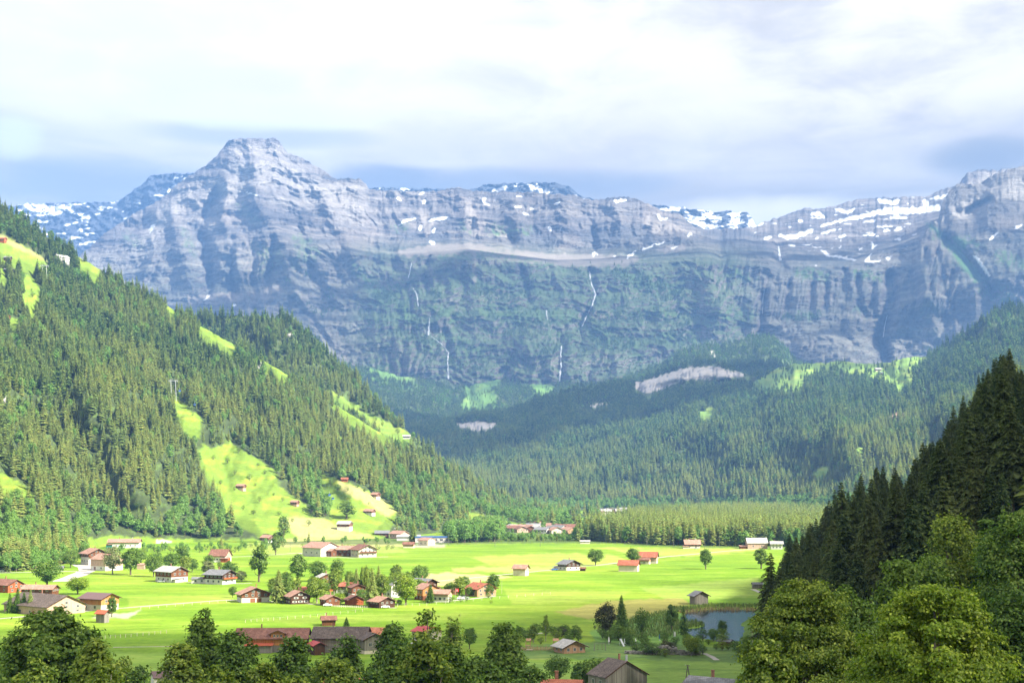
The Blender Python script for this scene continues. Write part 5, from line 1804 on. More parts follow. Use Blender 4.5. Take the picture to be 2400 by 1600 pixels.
    if annex:
        for (ax, ay, al, aw, ah, am, ar) in annex:   # lean-to in pixels: centre, size, height
            ax, ay, al, aw, ah = [q * k for q in (ax, ay, al, aw, ah)]
            MB().prism(ax - al / 2, ax + al / 2, [(ay - aw / 2, -1), (ay + aw / 2, -1), (ay + aw / 2, ah * 1.25), (ay - aw / 2, ah)]).build('annex_wall', am, root)
            t_ = 0.2
            MB().prism(ax - al / 2 - 0.4, ax + al / 2 + 0.4, [(ay - aw / 2 - 0.7, ah - 0.05), (ay + aw / 2, ah * 1.25 + 0.02), (ay + aw / 2, ah * 1.25 + t_ + 0.02), (ay - aw / 2 - 0.7, ah - 0.05 + t_)]).build('annex_roof', ar, root)
    return root, k


# the farms on the left
house(292, 1283, 70, 30, 11, 3, 4, 'long pinkish farmhouse with a long brown roof on the slope foot at far left', base='white', wall='pinkwall', roof='pink', pitch=22, ov=3, win=(7, 6), gwin=(2, 2), name='farmhouse', chim=2, annex=[(-32, -8, 14, 16, 8, 'green', 'pink')])
house(220, 1322, 48, 44, 18, 9, -52, 'tall white based chalet with a brown gable beside the spruce corner', wall='wood', roof='pink', pitch=24, ov=5, win=(3, 3), gwin=(4, 4), balc='wood')
house(250, 1335, 52, 50, 10, 16, -35, 'pink boarded barn with a reddish roof behind the pale leaved tree', base='white', wall='pinkwall', roof='pink', pitch=24, ov=3, win=(0, 2), gwin=(0, 1), name='barn', cat='barn', chim=0, door=True)
house(331, 1333, 16, 14, 4, 6, 0, 'tiny pinkish hut right of the pink boarded barn', base='pinkwall', wall='pinkwall', roof='pink', ov=1.5, win=(0, 1), gwin=(0, 0), name='hut', cat='hut', chim=0, detail=0)
house(516, 1316, 40, 34, 12, 4, -12, 'brown roofed barn with white lower walls alone in the left meadow', wall='pinkwall', roof='brown', pitch=36, ov=3, win=(0, 5), gwin=(0, 1), name='barn', cat='barn', chim=0, annex=[(19, -14, 18, 14, 9, 'redwood', 'pink')])
house(402, 1362, 60, 46, 12, 13, -40, 'white and brown chalet with a pale grey roof behind the small columnar evergreens', wall='wood', roof='ltgrey', pitch=23, ov=5, win=(4, 3), gwin=(3, 2), gable='-+', chim=1, annex=[(30, -8, 18, 22, 7, 'cream', 'grey')])
house(469, 1366, 34, 22, 10, 0.5, -6, 'low white garage with a grey roof left of the dark timbered chalet', wall='white', roof='grey', pitch=17, ov=2, win=(0, 2), gwin=(0, 1), name='garage', cat='garage', chim=0)
house(516, 1367, 52, 48, 12, 11, -28, 'dark timbered chalet on a white base with a grey roof', wall='dkwood', roof='grey', pitch=20, ov=6, win=(4, 3), gwin=(3, 2), balc='redwood', gable='-+', chim=1)
house(140, 1336, 16, 12, 6, 0.5, 10, 'small grey roofed shed above the pale road fork', wall='grywood', roof='grey', pitch=30, ov=2, win=(0, 0), gwin=(0, 0), name='shed', cat='shed', chim=0, base='grywood')
house(16, 1386, 66, 44, 9, 9, -34, 'reddish timbered house cut by the left edge of the photo', base='redwood', wall='redwood', roof='brown', pitch=26, ov=4, win=(3, 3), gwin=(3, 2))
house(94, 1394, 74, 34, 8, 8, -8, 'low brown house showing only its roof behind the big weathered farm', base='wood', wall='wood', roof='pink', pitch=24, ov=4, win=(4, 0), gwin=(3, 0), chim=1)
house(104, 1434, 160, 104, 11, 9, -36, 'large weathered farm barn with a wide grey brown roof and pinkish gable', base='pinkwall', wall='pinkwall', roof='dkbrown', pitch=23, ov=5, win=(0, 4), gwin=(3, 3), name='farm_barn', cat='barn', chim=1, door=0.2)
house(232, 1428, 66, 56, 14, 14, -28, 'honey timbered barn with a brown metal roof beside the weathered farm', base='cream', wall='orange', roof='plum', pitch=20, ov=6, win=(0, 2), gwin=(2, 1), name='barn', cat='barn', chim=0, gable='-+')
house(240, 1458, 24, 17, 0, 22, -24, 'small grey plank hay shed with a rusty red roof in the meadow', wall='grywood', roof='redrust', pitch=34, ov=3.5, win=(0, 0), gwin=(0, 0), name='hay_shed', cat='shed', chim=0)
house(378, 1600, 40, 40, 14, 2, 25, 'house with a plum coloured hip roof half hidden by trees at lower left', wall='white', base='white', roof='plum', pitch=28, ov=4, win=(3, 2), gwin=(2, 2), chim=0, detail=0)
# the village cluster
house(594, 1409, 46, 66, 11, 9, -66, 'brown chalet with two garage doors under a white band at the village edge', base='white', wall='wood', roof='pink', pitch=22, ov=6, win=(4, 2), gwin=(4, 0), garage=2, chim=1, winbase=False)
house(697, 1413, 40, 46, 9, 9, -62, 'dark brown chalet with white shuttered windows between two village trees', base='dkwood', wall='dkwood', roof='pink', pitch=25, ov=5, gwin=(2, 3), win=(3, 2), shut='frame')
house(773, 1417, 34, 34, 7, 8, -58, 'small reddish chalet with a white boat cover at its foot', base='wood', wall='wood', roof='pink', pitch=24, ov=4, gwin=(2, 1), win=(2, 1))
house(830, 1416, 30, 36, 6, 7, -66, 'low reddish chalet behind the garden fence', base='redwood', wall='redwood', roof='brown', pitch=25, ov=4, gwin=(3, 2), win=(2, 1))
house(895, 1422, 40, 44, 7, 8, -50, 'low dark chalet with a pale reddish roof at the village front', base='dkwood', wall='dkwood', roof='pink', pitch=22, ov=5, gwin=(3, 2), win=(3, 2))
house(836, 1399, 26, 32, 10, 14, -66, 'tall brown chalet with a white side wall behind the tallest spruce', base='white', wall='wood', roof='brown', pitch=22, ov=4, gwin=(3, 2), win=(2, 2))
house(762, 1367, 26, 34, 8, 8, -60, 'brown chalet with a small pale grey roof at the back of the village', base='wood', wall='wood', roof='ltgrey', pitch=23, ov=4, gwin=(3, 2), win=(2, 1))
house(770, 1384, 26, 28, 6, 7, -40, 'small reddish roofed chalet in the village middle', base='redwood', wall='redwood', roof='rust', pitch=23, ov=3, gwin=(2, 1), win=(2, 1))
house(812, 1388, 40, 30, 8, 8, -12, 'village chalet with a faded red roof behind the slim little spruce', base='white', wall='wood', roof='rust', pitch=25, ov=3, gwin=(2, 2), win=(3, 3))
house(706, 1394, 24, 22, 6, 8, -10, 'house with only a faded red roof showing behind the village trees', base='redwood', wall='redwood', roof='rust', pitch=25, ov=3, gwin=(2, 1), win=(2, 1))
house(908, 1399, 46, 38, 16, 14, -28, 'tall white and brown house behind the loose pale birch', base='white', wall='white', roof='grey', pitch=20, ov=4, gwin=(3, 3), win=(4, 4), gable='-+')
house(992, 1392, 46, 44, 12, 16, -38, 'large dark chalet with a wide grey roof and a black chimney', base='wood', wall='dkwood', roof='grey', pitch=20, ov=6, gwin=(3, 3), win=(4, 3), gable='-+')
house(1000, 1404, 36, 44, 10, 16, -54, 'orange timbered chalet with a faded pink roof behind the dark small spruce', base='wood', wall='orange', roof='pink', pitch=25, ov=4, gwin=(3, 2), win=(3, 2), gable='-+')
house(1036, 1409, 38, 30, 13, 7, -16, 'white based house with a pink hipped roof right of the orange chalet', base='white', wall='pinkwall', roof='pink', pitch=26, ov=4, gwin=(2, 2), win=(3, 3))
house(1060, 1392, 18, 18, 4, 6, -60, 'tiny brown cabin behind the village flagpole', base='wood', wall='wood', roof='brown', ov=3, gwin=(1, 1), win=(1, 0), name='cabin', chim=0)
house(1126, 1395, 48, 54, 8, 10, -52, 'tan boarded chalet with a reddish roof at the right end of the village', base='tanwood', wall='tanwood', roof='rust', pitch=22, ov=5, gwin=(4, 3), win=(3, 2), gable='-+')
# the white farm in the middle distance
house(752, 1302, 62, 58, 18, 2, -40, 'long white barn with a faded pink roof in the middle of the meadows', base='white', wall='white', roof='pink', pitch=22, ov=3, win=(2, 3), gwin=(0, 2), name='barn', cat='barn', chim=0, gable='-+')
house(772, 1303, 26, 20, 9, 4, -30, 'low brown lean house against the long white barn', base='wood', wall='wood', roof='pink', pitch=24, ov=2, win=(2, 2), gwin=(1, 1), chim=0)
house(808, 1302, 44, 34, 6, 10, -12, 'brown farmhouse between the long white barn and the yellowish chalet', base='wood', wall='wood', roof='pink', pitch=22, ov=4, win=(4, 3), gwin=(2, 2))
house(852, 1304, 40, 46, 10, 8, -56, 'yellowish chalet with a grey brown roof at the right end of the white farm', base='cream', wall='cream', roof='brown', pitch=23, ov=5, win=(3, 2), gwin=(4, 3), gable='-+', balc='wood')
# single barns and houses of the far meadow
house(1221, 1348, 30, 22, 12, 6, -22, 'small pale walled hay barn with a faded pink roof', base='cream', wall='pinkwall', roof='pink', pitch=33, ov=3.5, win=(0, 0), gwin=(0, 0), name='hay_barn', cat='barn', chim=0)
house(1334, 1335, 32, 40, 8, 7, -54, 'dark timbered chalet on a white base with a slate roof in the far meadow', base='white', wall='dkwood', roof='grey', pitch=22, ov=5, win=(3, 2), gwin=(3, 2), gable='-+', annex=[(-26, -8, 22, 18, 7, 'white', 'ltgrey')])
house(1366, 1337, 12, 9, 0, 6, -10, 'tiny dark shed right of the slate roofed chalet', wall='dkwood', roof='brown', ov=2, win=(0, 0), gwin=(0, 0), name='shed', cat='shed', chim=0, detail=0)
house(1474, 1338, 44, 24, 0, 16, -16, 'hay barn with a plum red roof and a cream front wall', wall='cream', roof='rust', pitch=38, ov=3, win=(0, 0), gwin=(0, 0), name='hay_barn', cat='barn', chim=0)
house(1516, 1319, 48, 26, 6, 10, -14, 'long red roofed barn behind the dark round tree', base='cream', wall='pinkwall', roof='rust', pitch=37, ov=3, win=(0, 2), gwin=(0, 1), name='barn', cat='barn', chim=0)
house(1512, 1321, 22, 16, 6, 4, -20, 'low brown annex barn in front of the long red roofed barn', base='cream', wall='tanwood', roof='brown', pitch=28, ov=2, win=(0, 1), gwin=(0, 1), name='barn', cat='barn', chim=0, detail=0)
house(1371, 1273, 22, 14, 0, 5, 0, 'small pale field shed at the edge of the wood belt', wall='cream', roof='ltgrey', pitch=16, ov=1.5, win=(0, 0), gwin=(0, 0), name='field_shed', cat='shed', chim=0, detail=0)
house(1622, 1284, 34, 22, 5, 6, 2, 'brown house with a pinkish roof and sunshades before the spruce belt', base='cream', wall='wood', roof='pink', pitch=36, ov=3, win=(4, 2), gwin=(1, 1), chim=2, annex=[(-16, -10, 14, 10, 5, 'cream', 'pink')])
house(1773, 1285, 46, 26, 12, 2, 2, 'large pale roofed barn before the spruce belt at right', base='pinkwall', wall='pinkwall', roof='ltgrey', pitch=38, ov=2, win=(0, 2), gwin=(0, 1), name='barn', cat='barn', chim=0, annex=[(-32, -4, 16, 14, 6, 'wood', 'pink')])
house(1820, 1286, 26, 20, 8, 5, -6, 'pale house partly behind the tip of the dark wood', base='white', wall='cream', roof='ltgrey', pitch=24, ov=3, win=(3, 3), gwin=(2, 2))
house(1638, 1415, 26, 34, 0, 21, -68, 'grey weathered hay barn above the pond', wall='grywood', roof='grey', pitch=27, ov=5, win=(0, 0), gwin=(0, 0), name='hay_barn', cat='barn', chim=0)
house(1775, 1378, 22, 14, 0, 10, 4, 'small grey shed at the edge of the dark wood by the path', wall='grywood', roof='grey', pitch=24, ov=2, win=(0, 0), gwin=(0, 0), name='shed', cat='shed', chim=0, detail=0)
house(1335, 1527, 46, 56, 0, 15, -62, 'weathered wooden cabin with a pale grey roof beside the playground', wall='tanwood', roof='ltgrey', pitch=23, ov=7, win=(2, 0), gwin=(3, 0), name='cabin', chim=0)
# the farmhouses at the bottom
house(640, 1524, 156, 66, 16, 18, 2, 'long farmhouse with a dark brown roof and a wooden dormer', base='grywood', wall='orange', roof='brown', pitch=27, ov=7, win=(0, 0), gwin=(2, 1), name='farmhouse', chim=1, annex=[(-30, -38, 66, 16, 17, 'grywood', 'redrust')])
house(800, 1524, 120, 78, 14, 20, -4, 'large old barn with a patterned shingle roof', base='grywood', wall='grywood', roof='dkbrown', pitch=27, ov=6, win=(0, 0), gwin=(2, 1), name='barn', cat='barn', chim=1)
house(896, 1520, 66, 60, 14, 18, -4, 'barn end with an orange tiled roof joined to the shingled barn', base='grywood', wall='grywood', roof='orangeroof', pitch=28, ov=5, win=(0, 0), gwin=(0, 0), name='barn', cat='barn', chim=0)
house(868, 1528, 52, 50, 8, 26, -62, 'weathered plank barn wing with a dark gable roof and small windows', base='cream', wall='grywood', roof='dkbrown', pitch=24, ov=7, win=(0, 0), gwin=(2, 0), name='barn_wing', cat='barn', chim=0)
house(742, 1532, 40, 26, 0, 22, -62, 'dark shed with a bright red sheet roof between the two farms', wall='dkwood', roof='red', pitch=26, ov=4, win=(0, 0), gwin=(0, 0), name='shed', cat='shed', chim=0)
house(1000, 1500, 52, 44, 10, 12, -50, 'white walled house with a red roof behind the thin crooked tree', base='cream', wall='cream', roof='red', pitch=24, ov=4, win=(2, 2), gwin=(2, 1))
house(982, 1526, 36, 18, 0, 18, 0, 'teal painted open shed with a pale roof', wall='green', roof='ltgrey', pitch=8, ov=2, win=(0, 0), gwin=(0, 0), name='shed', cat='shed', chim=0)
house(770, 1464, 30, 30, 8, 6, 10, 'small house whose brown roof shows over the shingled barn', base='wood', wall='wood', roof='brown', ov=4, win=(2, 0), gwin=(2, 0), chim=1)
house(1448, 1650, 70, 112, 40, 30, -60, 'near barn with a grey plank gable over a rusty red skirt roof', base='cream', wall='grywood', roof='dkbrown', pitch=29, ov=5, win=(2, 1), gwin=(0, 2), name='barn', cat='barn', chim=2)
# near ones, on the slope below the camera
for (x, y, D, L, Wd, h, rot, rf, lab) in ((1690, 1590, 260, 150, 110, 30, -34, 'grey', 'near dark chalet with a grey sheet roof at the bottom right edge'), (970, 1572, 200, 90, 70, 30, -30, 'orangeroof', 'near house with an orange tiled roof behind dark trees at the bottom'),
                                          (822, 1592, 180, 110, 80, 30, 8, 'rust', 'near house with a brick red roof and steel chimney at the bottom edge'), (1318, 1594, 210, 80, 60, 26, -10, 'rust', 'near house whose brick red ridge just shows at the bottom edge')):
    t_ = W(x, y, D)
    k_ = D / FPX
    hh = 12 * k_ * 0
    z_ = float(t_[2]) - (h * k_ * 2 + math.tan(math.radians(22)) * Wd * k_ / 2)
    house(x, y, L, Wd, h, h, rot, lab, base='white', wall='dkwood' if rf == 'grey' else 'tanwood', roof=rf, pitch=22, ov=9, win=(3, 3), gwin=(3, 2), loc=(t_[0], D, z_), units=k_, chim=1)
# hay huts and farms on the slopes
for (x, y, L, Wd, h1, h2, rot, lab, kw) in (
        (565, 1148, 18, 14, 5, 5, -20, 'hay hut alone on the bright meadow slope', dict(wall='wood', base='pinkwall', roof='pink')),
        (691, 1185, 16, 13, 4, 5, -20, 'hay hut at the lower edge of the wood strip on the slope', dict(wall='wood', base='pinkwall', roof='pink')),
        (880, 1168, 16, 15, 5, 5, -30, 'brown hut at the top right of the dry slope meadow', dict(wall='wood', base='white', roof='pink')),
        (866, 1206, 22, 16, 5, 4, -26, 'white and brown farm hut low on the dry slope meadow', dict(wall='wood', base='white', roof='pink')),
        (808, 1128, 14, 10, 3, 3, 0, 'low red roofed hut at the wood edge above the dry meadow', dict(wall='redwood', base='redwood', roof='rust')),
        (808, 1242, 30, 22, 9, 6, -14, 'white farmhouse with a pale roof at the foot of the dry field', dict(wall='wood', base='white', roof='ltgrey')),
        (626, 1271, 24, 20, 6, 6, -30, 'brown hut behind the leaves at the foot of the slope', dict(wall='wood', base='white', roof='pink')),
        (953, 1026, 16, 8, 2, 2.5, 0, 'long low hut in the narrow meadow between the spurs', dict(wall='wood', base='white', roof='ltgrey')),
        (143, 622, 28, 24, 10, 8, 50, 'white house with a grey roof high on the left slope', dict(wall='white', base='white', roof='ltgrey')),
        (5, 568, 16, 12, 2, 6, -10, 'red hut on the high meadow at the left edge', dict(wall='redwood', base='redwood', roof='rust')),
        (18, 612, 14, 12, 2, 6, 0, 'dark hut among the high trees at the left edge', dict(wall='dkwood', base='dkwood', roof='grey')),
        (20, 640, 16, 12, 2, 6, 0, 'lower dark hut among the high trees at the left edge', dict(wall='dkwood', base='dkwood', roof='grey')),
        (16, 750, 10, 9, 2, 7, -40, 'small red hut beside a tiny clearing in the left forest', dict(wall='redwood', base='redwood', roof='rust'))):
    p = L_a.at(x, y)
    house(x, y, L, Wd, h1, h2, rot, lab, loc=p, ov=2, win=(2, 0), gwin=(1, 0), name='hut' if 'hut' in lab else 'farmhouse', cat='hut' if 'hut' in lab else 'house', chim=0, detail=0, pitch=28, **kw)
for (x, y, L, Wd, h1, h2, rot, lab, kw) in ((2058, 870, 12, 9, 2, 3, 0, 'tiny alpine hut on the high green alp', dict(wall='wood', base='cream', roof='ltgrey')), (2064, 877, 8, 6, 1, 2, 0, 'smaller alpine shed just below the tiny alpine hut', dict(wall='wood', base='wood', roof='grey')),
                                            (1888, 1190, 14, 10, 3, 7, -10, 'reddish house at the foot of the right hill above the belt', dict(wall='redwood', base='pinkwall', roof='pink')), (2136, 1100, 14, 11, 5, 4, -20, 'white and brown house high in the right hill wood', dict(wall='wood', base='white', roof='pink'))):
    p = L_mid.at(x, y)
    house(x, y, L, Wd, h1, h2, rot, lab, loc=p, ov=1.5, win=(2, 0), gwin=(1, 0), name='hut' if 'hut' in lab else 'house', chim=0, detail=0, pitch=26, **kw)

# the far village: chalets too small to show their parts
r_ = np.random.RandomState(71)


def small_house(x, y, wpx, hpx, rot, wall, roof, label, group):
    p = G(x, y)
    k = p[1] / FPX
    L, Wd, h = wpx * k, wpx * k * 0.8, hpx * k * 0.5
    pt = math.radians(23)
    rz = h + math.tan(pt) * Wd / 2
    V, Q, mi = [], [], []
    m = MB().prism(-L / 2, L / 2, [(-Wd / 2, -1), (Wd / 2, -1), (Wd / 2, h), (0, rz), (-Wd / 2, h)])
    n0 = len(m.F)
    m2, _ = roof_mesh(L, Wd, h, pt, 1.2, 1.2, 0.3)
    o = len(m.V)
    m.V += m2.V
    m.F += [tuple(i + o for i in f) for f in m2.F]
    nb = len(m.F)
    for i in range(4):
        xx = (-0.4 + 0.27 * i) * L
        m.box(xx - 0.6, xx + 0.6, -Wd / 2 - 0.05, -Wd / 2 + 0.02, h * 0.45, h * 0.45 + 1.2)
        yy = (-0.35 + 0.23 * i) * Wd
        m.box(L / 2 - 0.02, L / 2 + 0.05, yy - 0.5, yy + 0.5, h * 0.45, h * 0.45 + 1.2)
    me = bpy.data.meshes.new('chalet')
    me.from_pydata(m.V, [], m.F)
    for q in (MAT[wall], MAT[roof], MAT['glass']): me.materials.append(q)
    for i, f in enumerate(me.polygons): f.material_index = 0 if i < n0 else (1 if i < nb else 2)
    o = link('chalet', me, loc=p)
    o.rotation_euler = (0, 0, math.radians(rot))
    tag(o, label, 'house', group)


for (xa, xb, ya, yb, n, lab, grp) in ((1182, 1345, 1226, 1250, 38, 'small chalet of the far village behind the tree belt', 'chalets of the far village'), (1385, 1530, 1197, 1209, 24, 'tiny chalet of the farthest village under the blue hill', 'chalets of the farthest village'),
                                      (1296, 1336, 1190, 1196, 6, 'tiny chalet at the very end of the valley', 'chalets at the valley end'), (890, 960, 1238, 1262, 8, 'small chalet at the foot of the dry meadow beside the works', 'chalets beside the works')):
    for i in range(n):
        x = xa + (xb - xa) * (i + r_.rand()) / n
        y = r_.uniform(ya, yb)
        k = 196000 / (y - 1130) / FPX
        small_house(x, y, r_.uniform(13, 20) / k, r_.uniform(8, 11) / k, r_.choice([-60, -40, -20, 5, -75]), ['wood', 'cream', 'tanwood', 'pinkwall', 'white', 'dkwood'][r_.randint(6)], ['pink', 'brown', 'grey', 'ltgrey', 'pink'][r_.randint(5)], lab, grp)

# works hall with blue roof light, white yard buildings
root = empty('works_hall', G(1016, 1270), math.radians(0), 'long white works hall with a blue roof edge behind the trees', 'hall')
MB().box(-18, 18, -7, 7, -1, 5).build('wall', 'white', root)
MB().box(-18.5, 18.5, -7.5, 7.5, 5.02, 5.8).build('roof', 'bluem', root)
for i in range(6): window(root, -14 + 5.6 * i, -7, 1.8, 2.6, 1.8, 'y-', 1)
root = empty('warehouse', G(958, 1266), math.radians(0), 'white warehouse with a pale roof left of the works hall', 'hall')
MB().box(-12, 12, -6, 6, -1, 4).build('wall', 'white', root)
MB().prism(-12.6, 12.6, [(-7, 4), (7, 4), (0, 6)]).build('roof', 'ltgrey', root)
root, _ = house(1000, 1277, 30, 24, 10, 2, -40, 'pale gabled shed in front of the works hall', base='cream', wall='cream', roof='pink', ov=2, win=(0, 2), gwin=(1, 1), name='shed', cat='shed', chim=0, detail=0)
house(958, 1283, 24, 14, 4, 5, -6, 'small brown roofed hay shed at the meadow edge before the works', base='cream', wall='tanwood', roof='brown', ov=2.5, pitch=30, win=(0, 0), gwin=(0, 0), name='hay_shed', cat='shed', chim=0, detail=0)

# dormer of the long farmhouse and its details
kf = 196000 / 394 / FPX
d0 = G(654, 1524)
fh = [o for o in COL.objects if o.get('label', '').startswith('long farmhouse with a dark')][0]
dm = MB().prism(-8 * kf, 8 * kf, [(0, 0)] * 0 or [(-20 * kf, 28 * kf), (10 * kf, 28 * kf), (10 * kf, 42 * kf), (-20 * kf, 42 * kf)])
dm = MB()
dm.V = [(x * kf, y * kf, z * kf) for x, y, z in ((-1, -36, 33), (31, -36, 33), (31, -36, 44), (15, -36, 50), (-1, -36, 44), (-1, 0, 33), (31, 0, 33), (31, 0, 44), (15, 0, 50), (-1, 0, 44))]
dm.F = [(0, 1, 2, 3, 4), (5, 9, 8, 7, 6), (0, 5, 6, 1), (1, 6, 7, 2), (2, 7, 8, 3), (3, 8, 9, 4), (4, 9, 5, 0)]
dd = dm.build('dormer', 'orange', fh)
dr = MB()
for sg in (-1, 1):
    a = (15 * kf, 50.6 * kf)
    b = ((15 + sg * 21) * kf, 42.6 * kf)
    o = len(dr.V)
    for yy in (-41 * kf, 2 * kf):
        dr.V += [(a[0], yy, a[1]), (b[0], yy, b[1]), (b[0], yy, b[1] + 0.25), (a[0], yy, a[1] + 0.25)]
    dr.F += [(o, o + 1, o + 2, o + 3), (o + 7, o + 6, o + 5, o + 4), (o, o + 4, o + 5, o + 1), (o + 3, o + 2, o + 6, o + 7), (o + 1, o + 5, o + 6, o + 2), (o, o + 3, o + 7, o + 4)]
dr.build('dormer_roof', 'brown', dd)
for i in range(3): window(dd, (7 + 8 * i) * kf, -36 * kf, 36 * kf, 4 * kf, 5 * kf, 'y-', 1)

# ------------------------------------------------------------------ roads and paths
def strip(name, pts, wid, mat, z=0.05, zf=None):
    """a ribbon on the ground along pixel points; wid in metres"""
    w = np.array([G(x, y) for x, y in pts])
    # resample
    t = np.linspace(0, len(w) - 1, len(w) * 6)
    q = np.stack([np.interp(t, np.arange(len(w)), w[:, i]) for i in range(3)], -1)
    d = np.gradient(q, axis=0)
    n = np.stack([-d[:, 1], d[:, 0], 0 * d[:, 0]], -1)
    n /= np.linalg.norm(n, axis=1, keepdims=True) + 1e-9
    ww = wid * (1 + 0.12 * fbm(t * 1.7, t * 0 + 2, 3, 9))[:, None]
    a, b = q - n * ww / 2, q + n * ww / 2
    V = np.stack([a, b], 1).reshape(-1, 3)
    V[:, 2] = z
    Q = np.array([(2 * i, 2 * i + 1, 2 * i + 3, 2 * i + 2) for i in range(len(q) - 1)])
    o = link(name, np_mesh(name, V, Q, mats=[MAT[mat]], smooth=True))
    tag(o, kind='structure')


ROADS = [('road', [(-40, 1452), (60, 1444), (130, 1438), (215, 1430), (290, 1424), (400, 1415), (520, 1406), (570, 1405)], 3.4), ('road', [(140, 1362), (185, 1346), (205, 1336), (200, 1328), (185, 1322)], 11), ('road', [(205, 1338), (150, 1338), (100, 1340), (-20, 1342)], 4),
         ('path', [(560, 1405), (620, 1408), (680, 1411), (800, 1420), (930, 1424)], 2.2), ('path', [(505, 1306), (560, 1304), (660, 1298), (700, 1295), (730, 1302), (830, 1307), (910, 1304)], 3.5), ('path', [(1015, 1362), (1110, 1353), (1190, 1345), (1300, 1334), (1330, 1336)], 3),
         ('path', [(1345, 1327), (1400, 1324), (1450, 1318), (1560, 1304), (1700, 1291), (1780, 1285)], 4), ('path', [(1764, 1380), (1784, 1388), (1840, 1402), (1900, 1412)], 3.0), ('path', [(265, 1516), (400, 1514), (560, 1513)], 1.6), ('path', [(1050, 1408), (1110, 1402), (1160, 1396)], 3),
         ('path', [(440, 1364), (560, 1367), (590, 1366)], 3), ('path', [(1200, 1494), (1240, 1487), (1290, 1480)], 1.6), ('path', [(1650, 1530), (1668, 1538), (1680, 1546)], 2)]
for n_, pts, wd in ROADS: strip(n_, pts, wd, 'gravel')

# ------------------------------------------------------------------ the pond and its reeds
POND = [(1594, 1450), (1610, 1434), (1660, 1428), (1720, 1427), (1790, 1431), (1840, 1440), (1850, 1470), (1800, 1490), (1770, 1500), (1720, 1502), (1670, 1500), (1634, 1494), (1612, 1484), (1602, 1474), (1640, 1470), (1652, 1466), (1650, 1461), (1636, 1457), (1610, 1457)]
w = np.array([G(x, y) for x, y in POND])
V = np.concatenate([w, [[w[:, 0].mean(), w[:, 1].mean(), 0]]])
me = bpy.data.meshes.new('pond')
pw = []
for i in range(len(w)):
    a, b = w[i], w[(i + 1) % len(w)]
    for t_ in (0, 0.33, 0.66): pw.append(a * (1 - t_) + b * t_ + np.array([fbm(i + t_, 0.5, 2, 7) * 0.6, fbm(i + t_, 1.5, 2, 8) * 1.2, 0]))
me.from_pydata([(p_[0], p_[1], 0.06) for p_ in pw], [], [list(range(len(pw)))[::-1]])
me.materials.append(MAT['water'])
me.update()
tag(link('pond_water', me), kind='structure')


def reeds(poly, n, h, mat, label, seed, objname='reeds'):
    r = np.random.RandomState(seed)
    q = floor_scatter(poly, 1.0, r)
    if len(q) > n: q = q[r.permutation(len(q))[:n]]
    m = len(q)
    a = r.uniform(0, 6.28, m)
    hh = h * r.uniform(0.6, 1.2, m)
    wd = 0.16
    s = np.stack([np.cos(a) * wd, np.sin(a) * wd, 0 * a], -1)
    tip = np.stack([r.normal(0, 0.2, m), r.normal(0, 0.2, m), hh], -1)
    V = np.stack([q - s, q + s, q + s * 0.6 + tip, q - s * 0.6 + tip], 1).reshape(-1, 3)
    o = link(objname, np_mesh(objname, V, np.arange(m)[:, None] * 4 + [0, 1, 2, 3], mats=[MAT[mat]]))
    tag(o, label, 'reeds', kind='stuff')


reeds([(1590, 1432), (1660, 1424), (1790, 1426), (1790, 1432), (1660, 1432), (1600, 1440)], 4000, 1.0, 'straw', 'dry tan reeds along the far shore of the pond', 1)
reeds([(1575, 1424), (1660, 1416), (1860, 1418), (1860, 1424), (1660, 1424), (1590, 1434)], 7000, 1.3, 'reed', 'green reeds behind the dry reeds on the far pond shore', 2)
reeds([(1560, 1458), (1636, 1456), (1652, 1462), (1650, 1468), (1600, 1474), (1560, 1480)], 5000, 1.7, 'reed', 'green reeds on the spit that reaches into the pond', 3)
reeds([(1390, 1470), (1560, 1430), (1590, 1440), (1590, 1490), (1420, 1498)], 9000, 1.2, 'reed', 'rough green sedge between the meadow and the pond', 4)


# ------------------------------------------------------------------ small things
def pole(x, yb, h, r, mat, label, name='pole', cat='pole', loc=None, flag=None):
    p = G(x, yb) if loc is None else loc
    k = p[1] / FPX
    root = empty(name, p, 0, label, cat)
    MB().cyl(0, 0, -0.5, h * k, r, r * 0.6).cyl(0, 0, h * k, h * k + 0.15, r * 1.6).build('mast', 'metal' if mat is None else mat, root)
    if flag:
        V, Q = [], []
        for i in range(9):
            u = i / 8
            for z in (0, 1):
                V.append((r + 0.05 + u * flag[0], 0.18 * math.sin(u * 7) * flag[0] * 0.4, h * k * 0.97 - (1 - z) * flag[1] - 0.1 * u))
        Q = [(2 * i, 2 * i + 2, 2 * i + 3, 2 * i + 1) for i in range(8)]
        o = link('flag', np_mesh('flag', V, Q, mats=[MAT[flag[2]]], smooth=True), root)
    return root


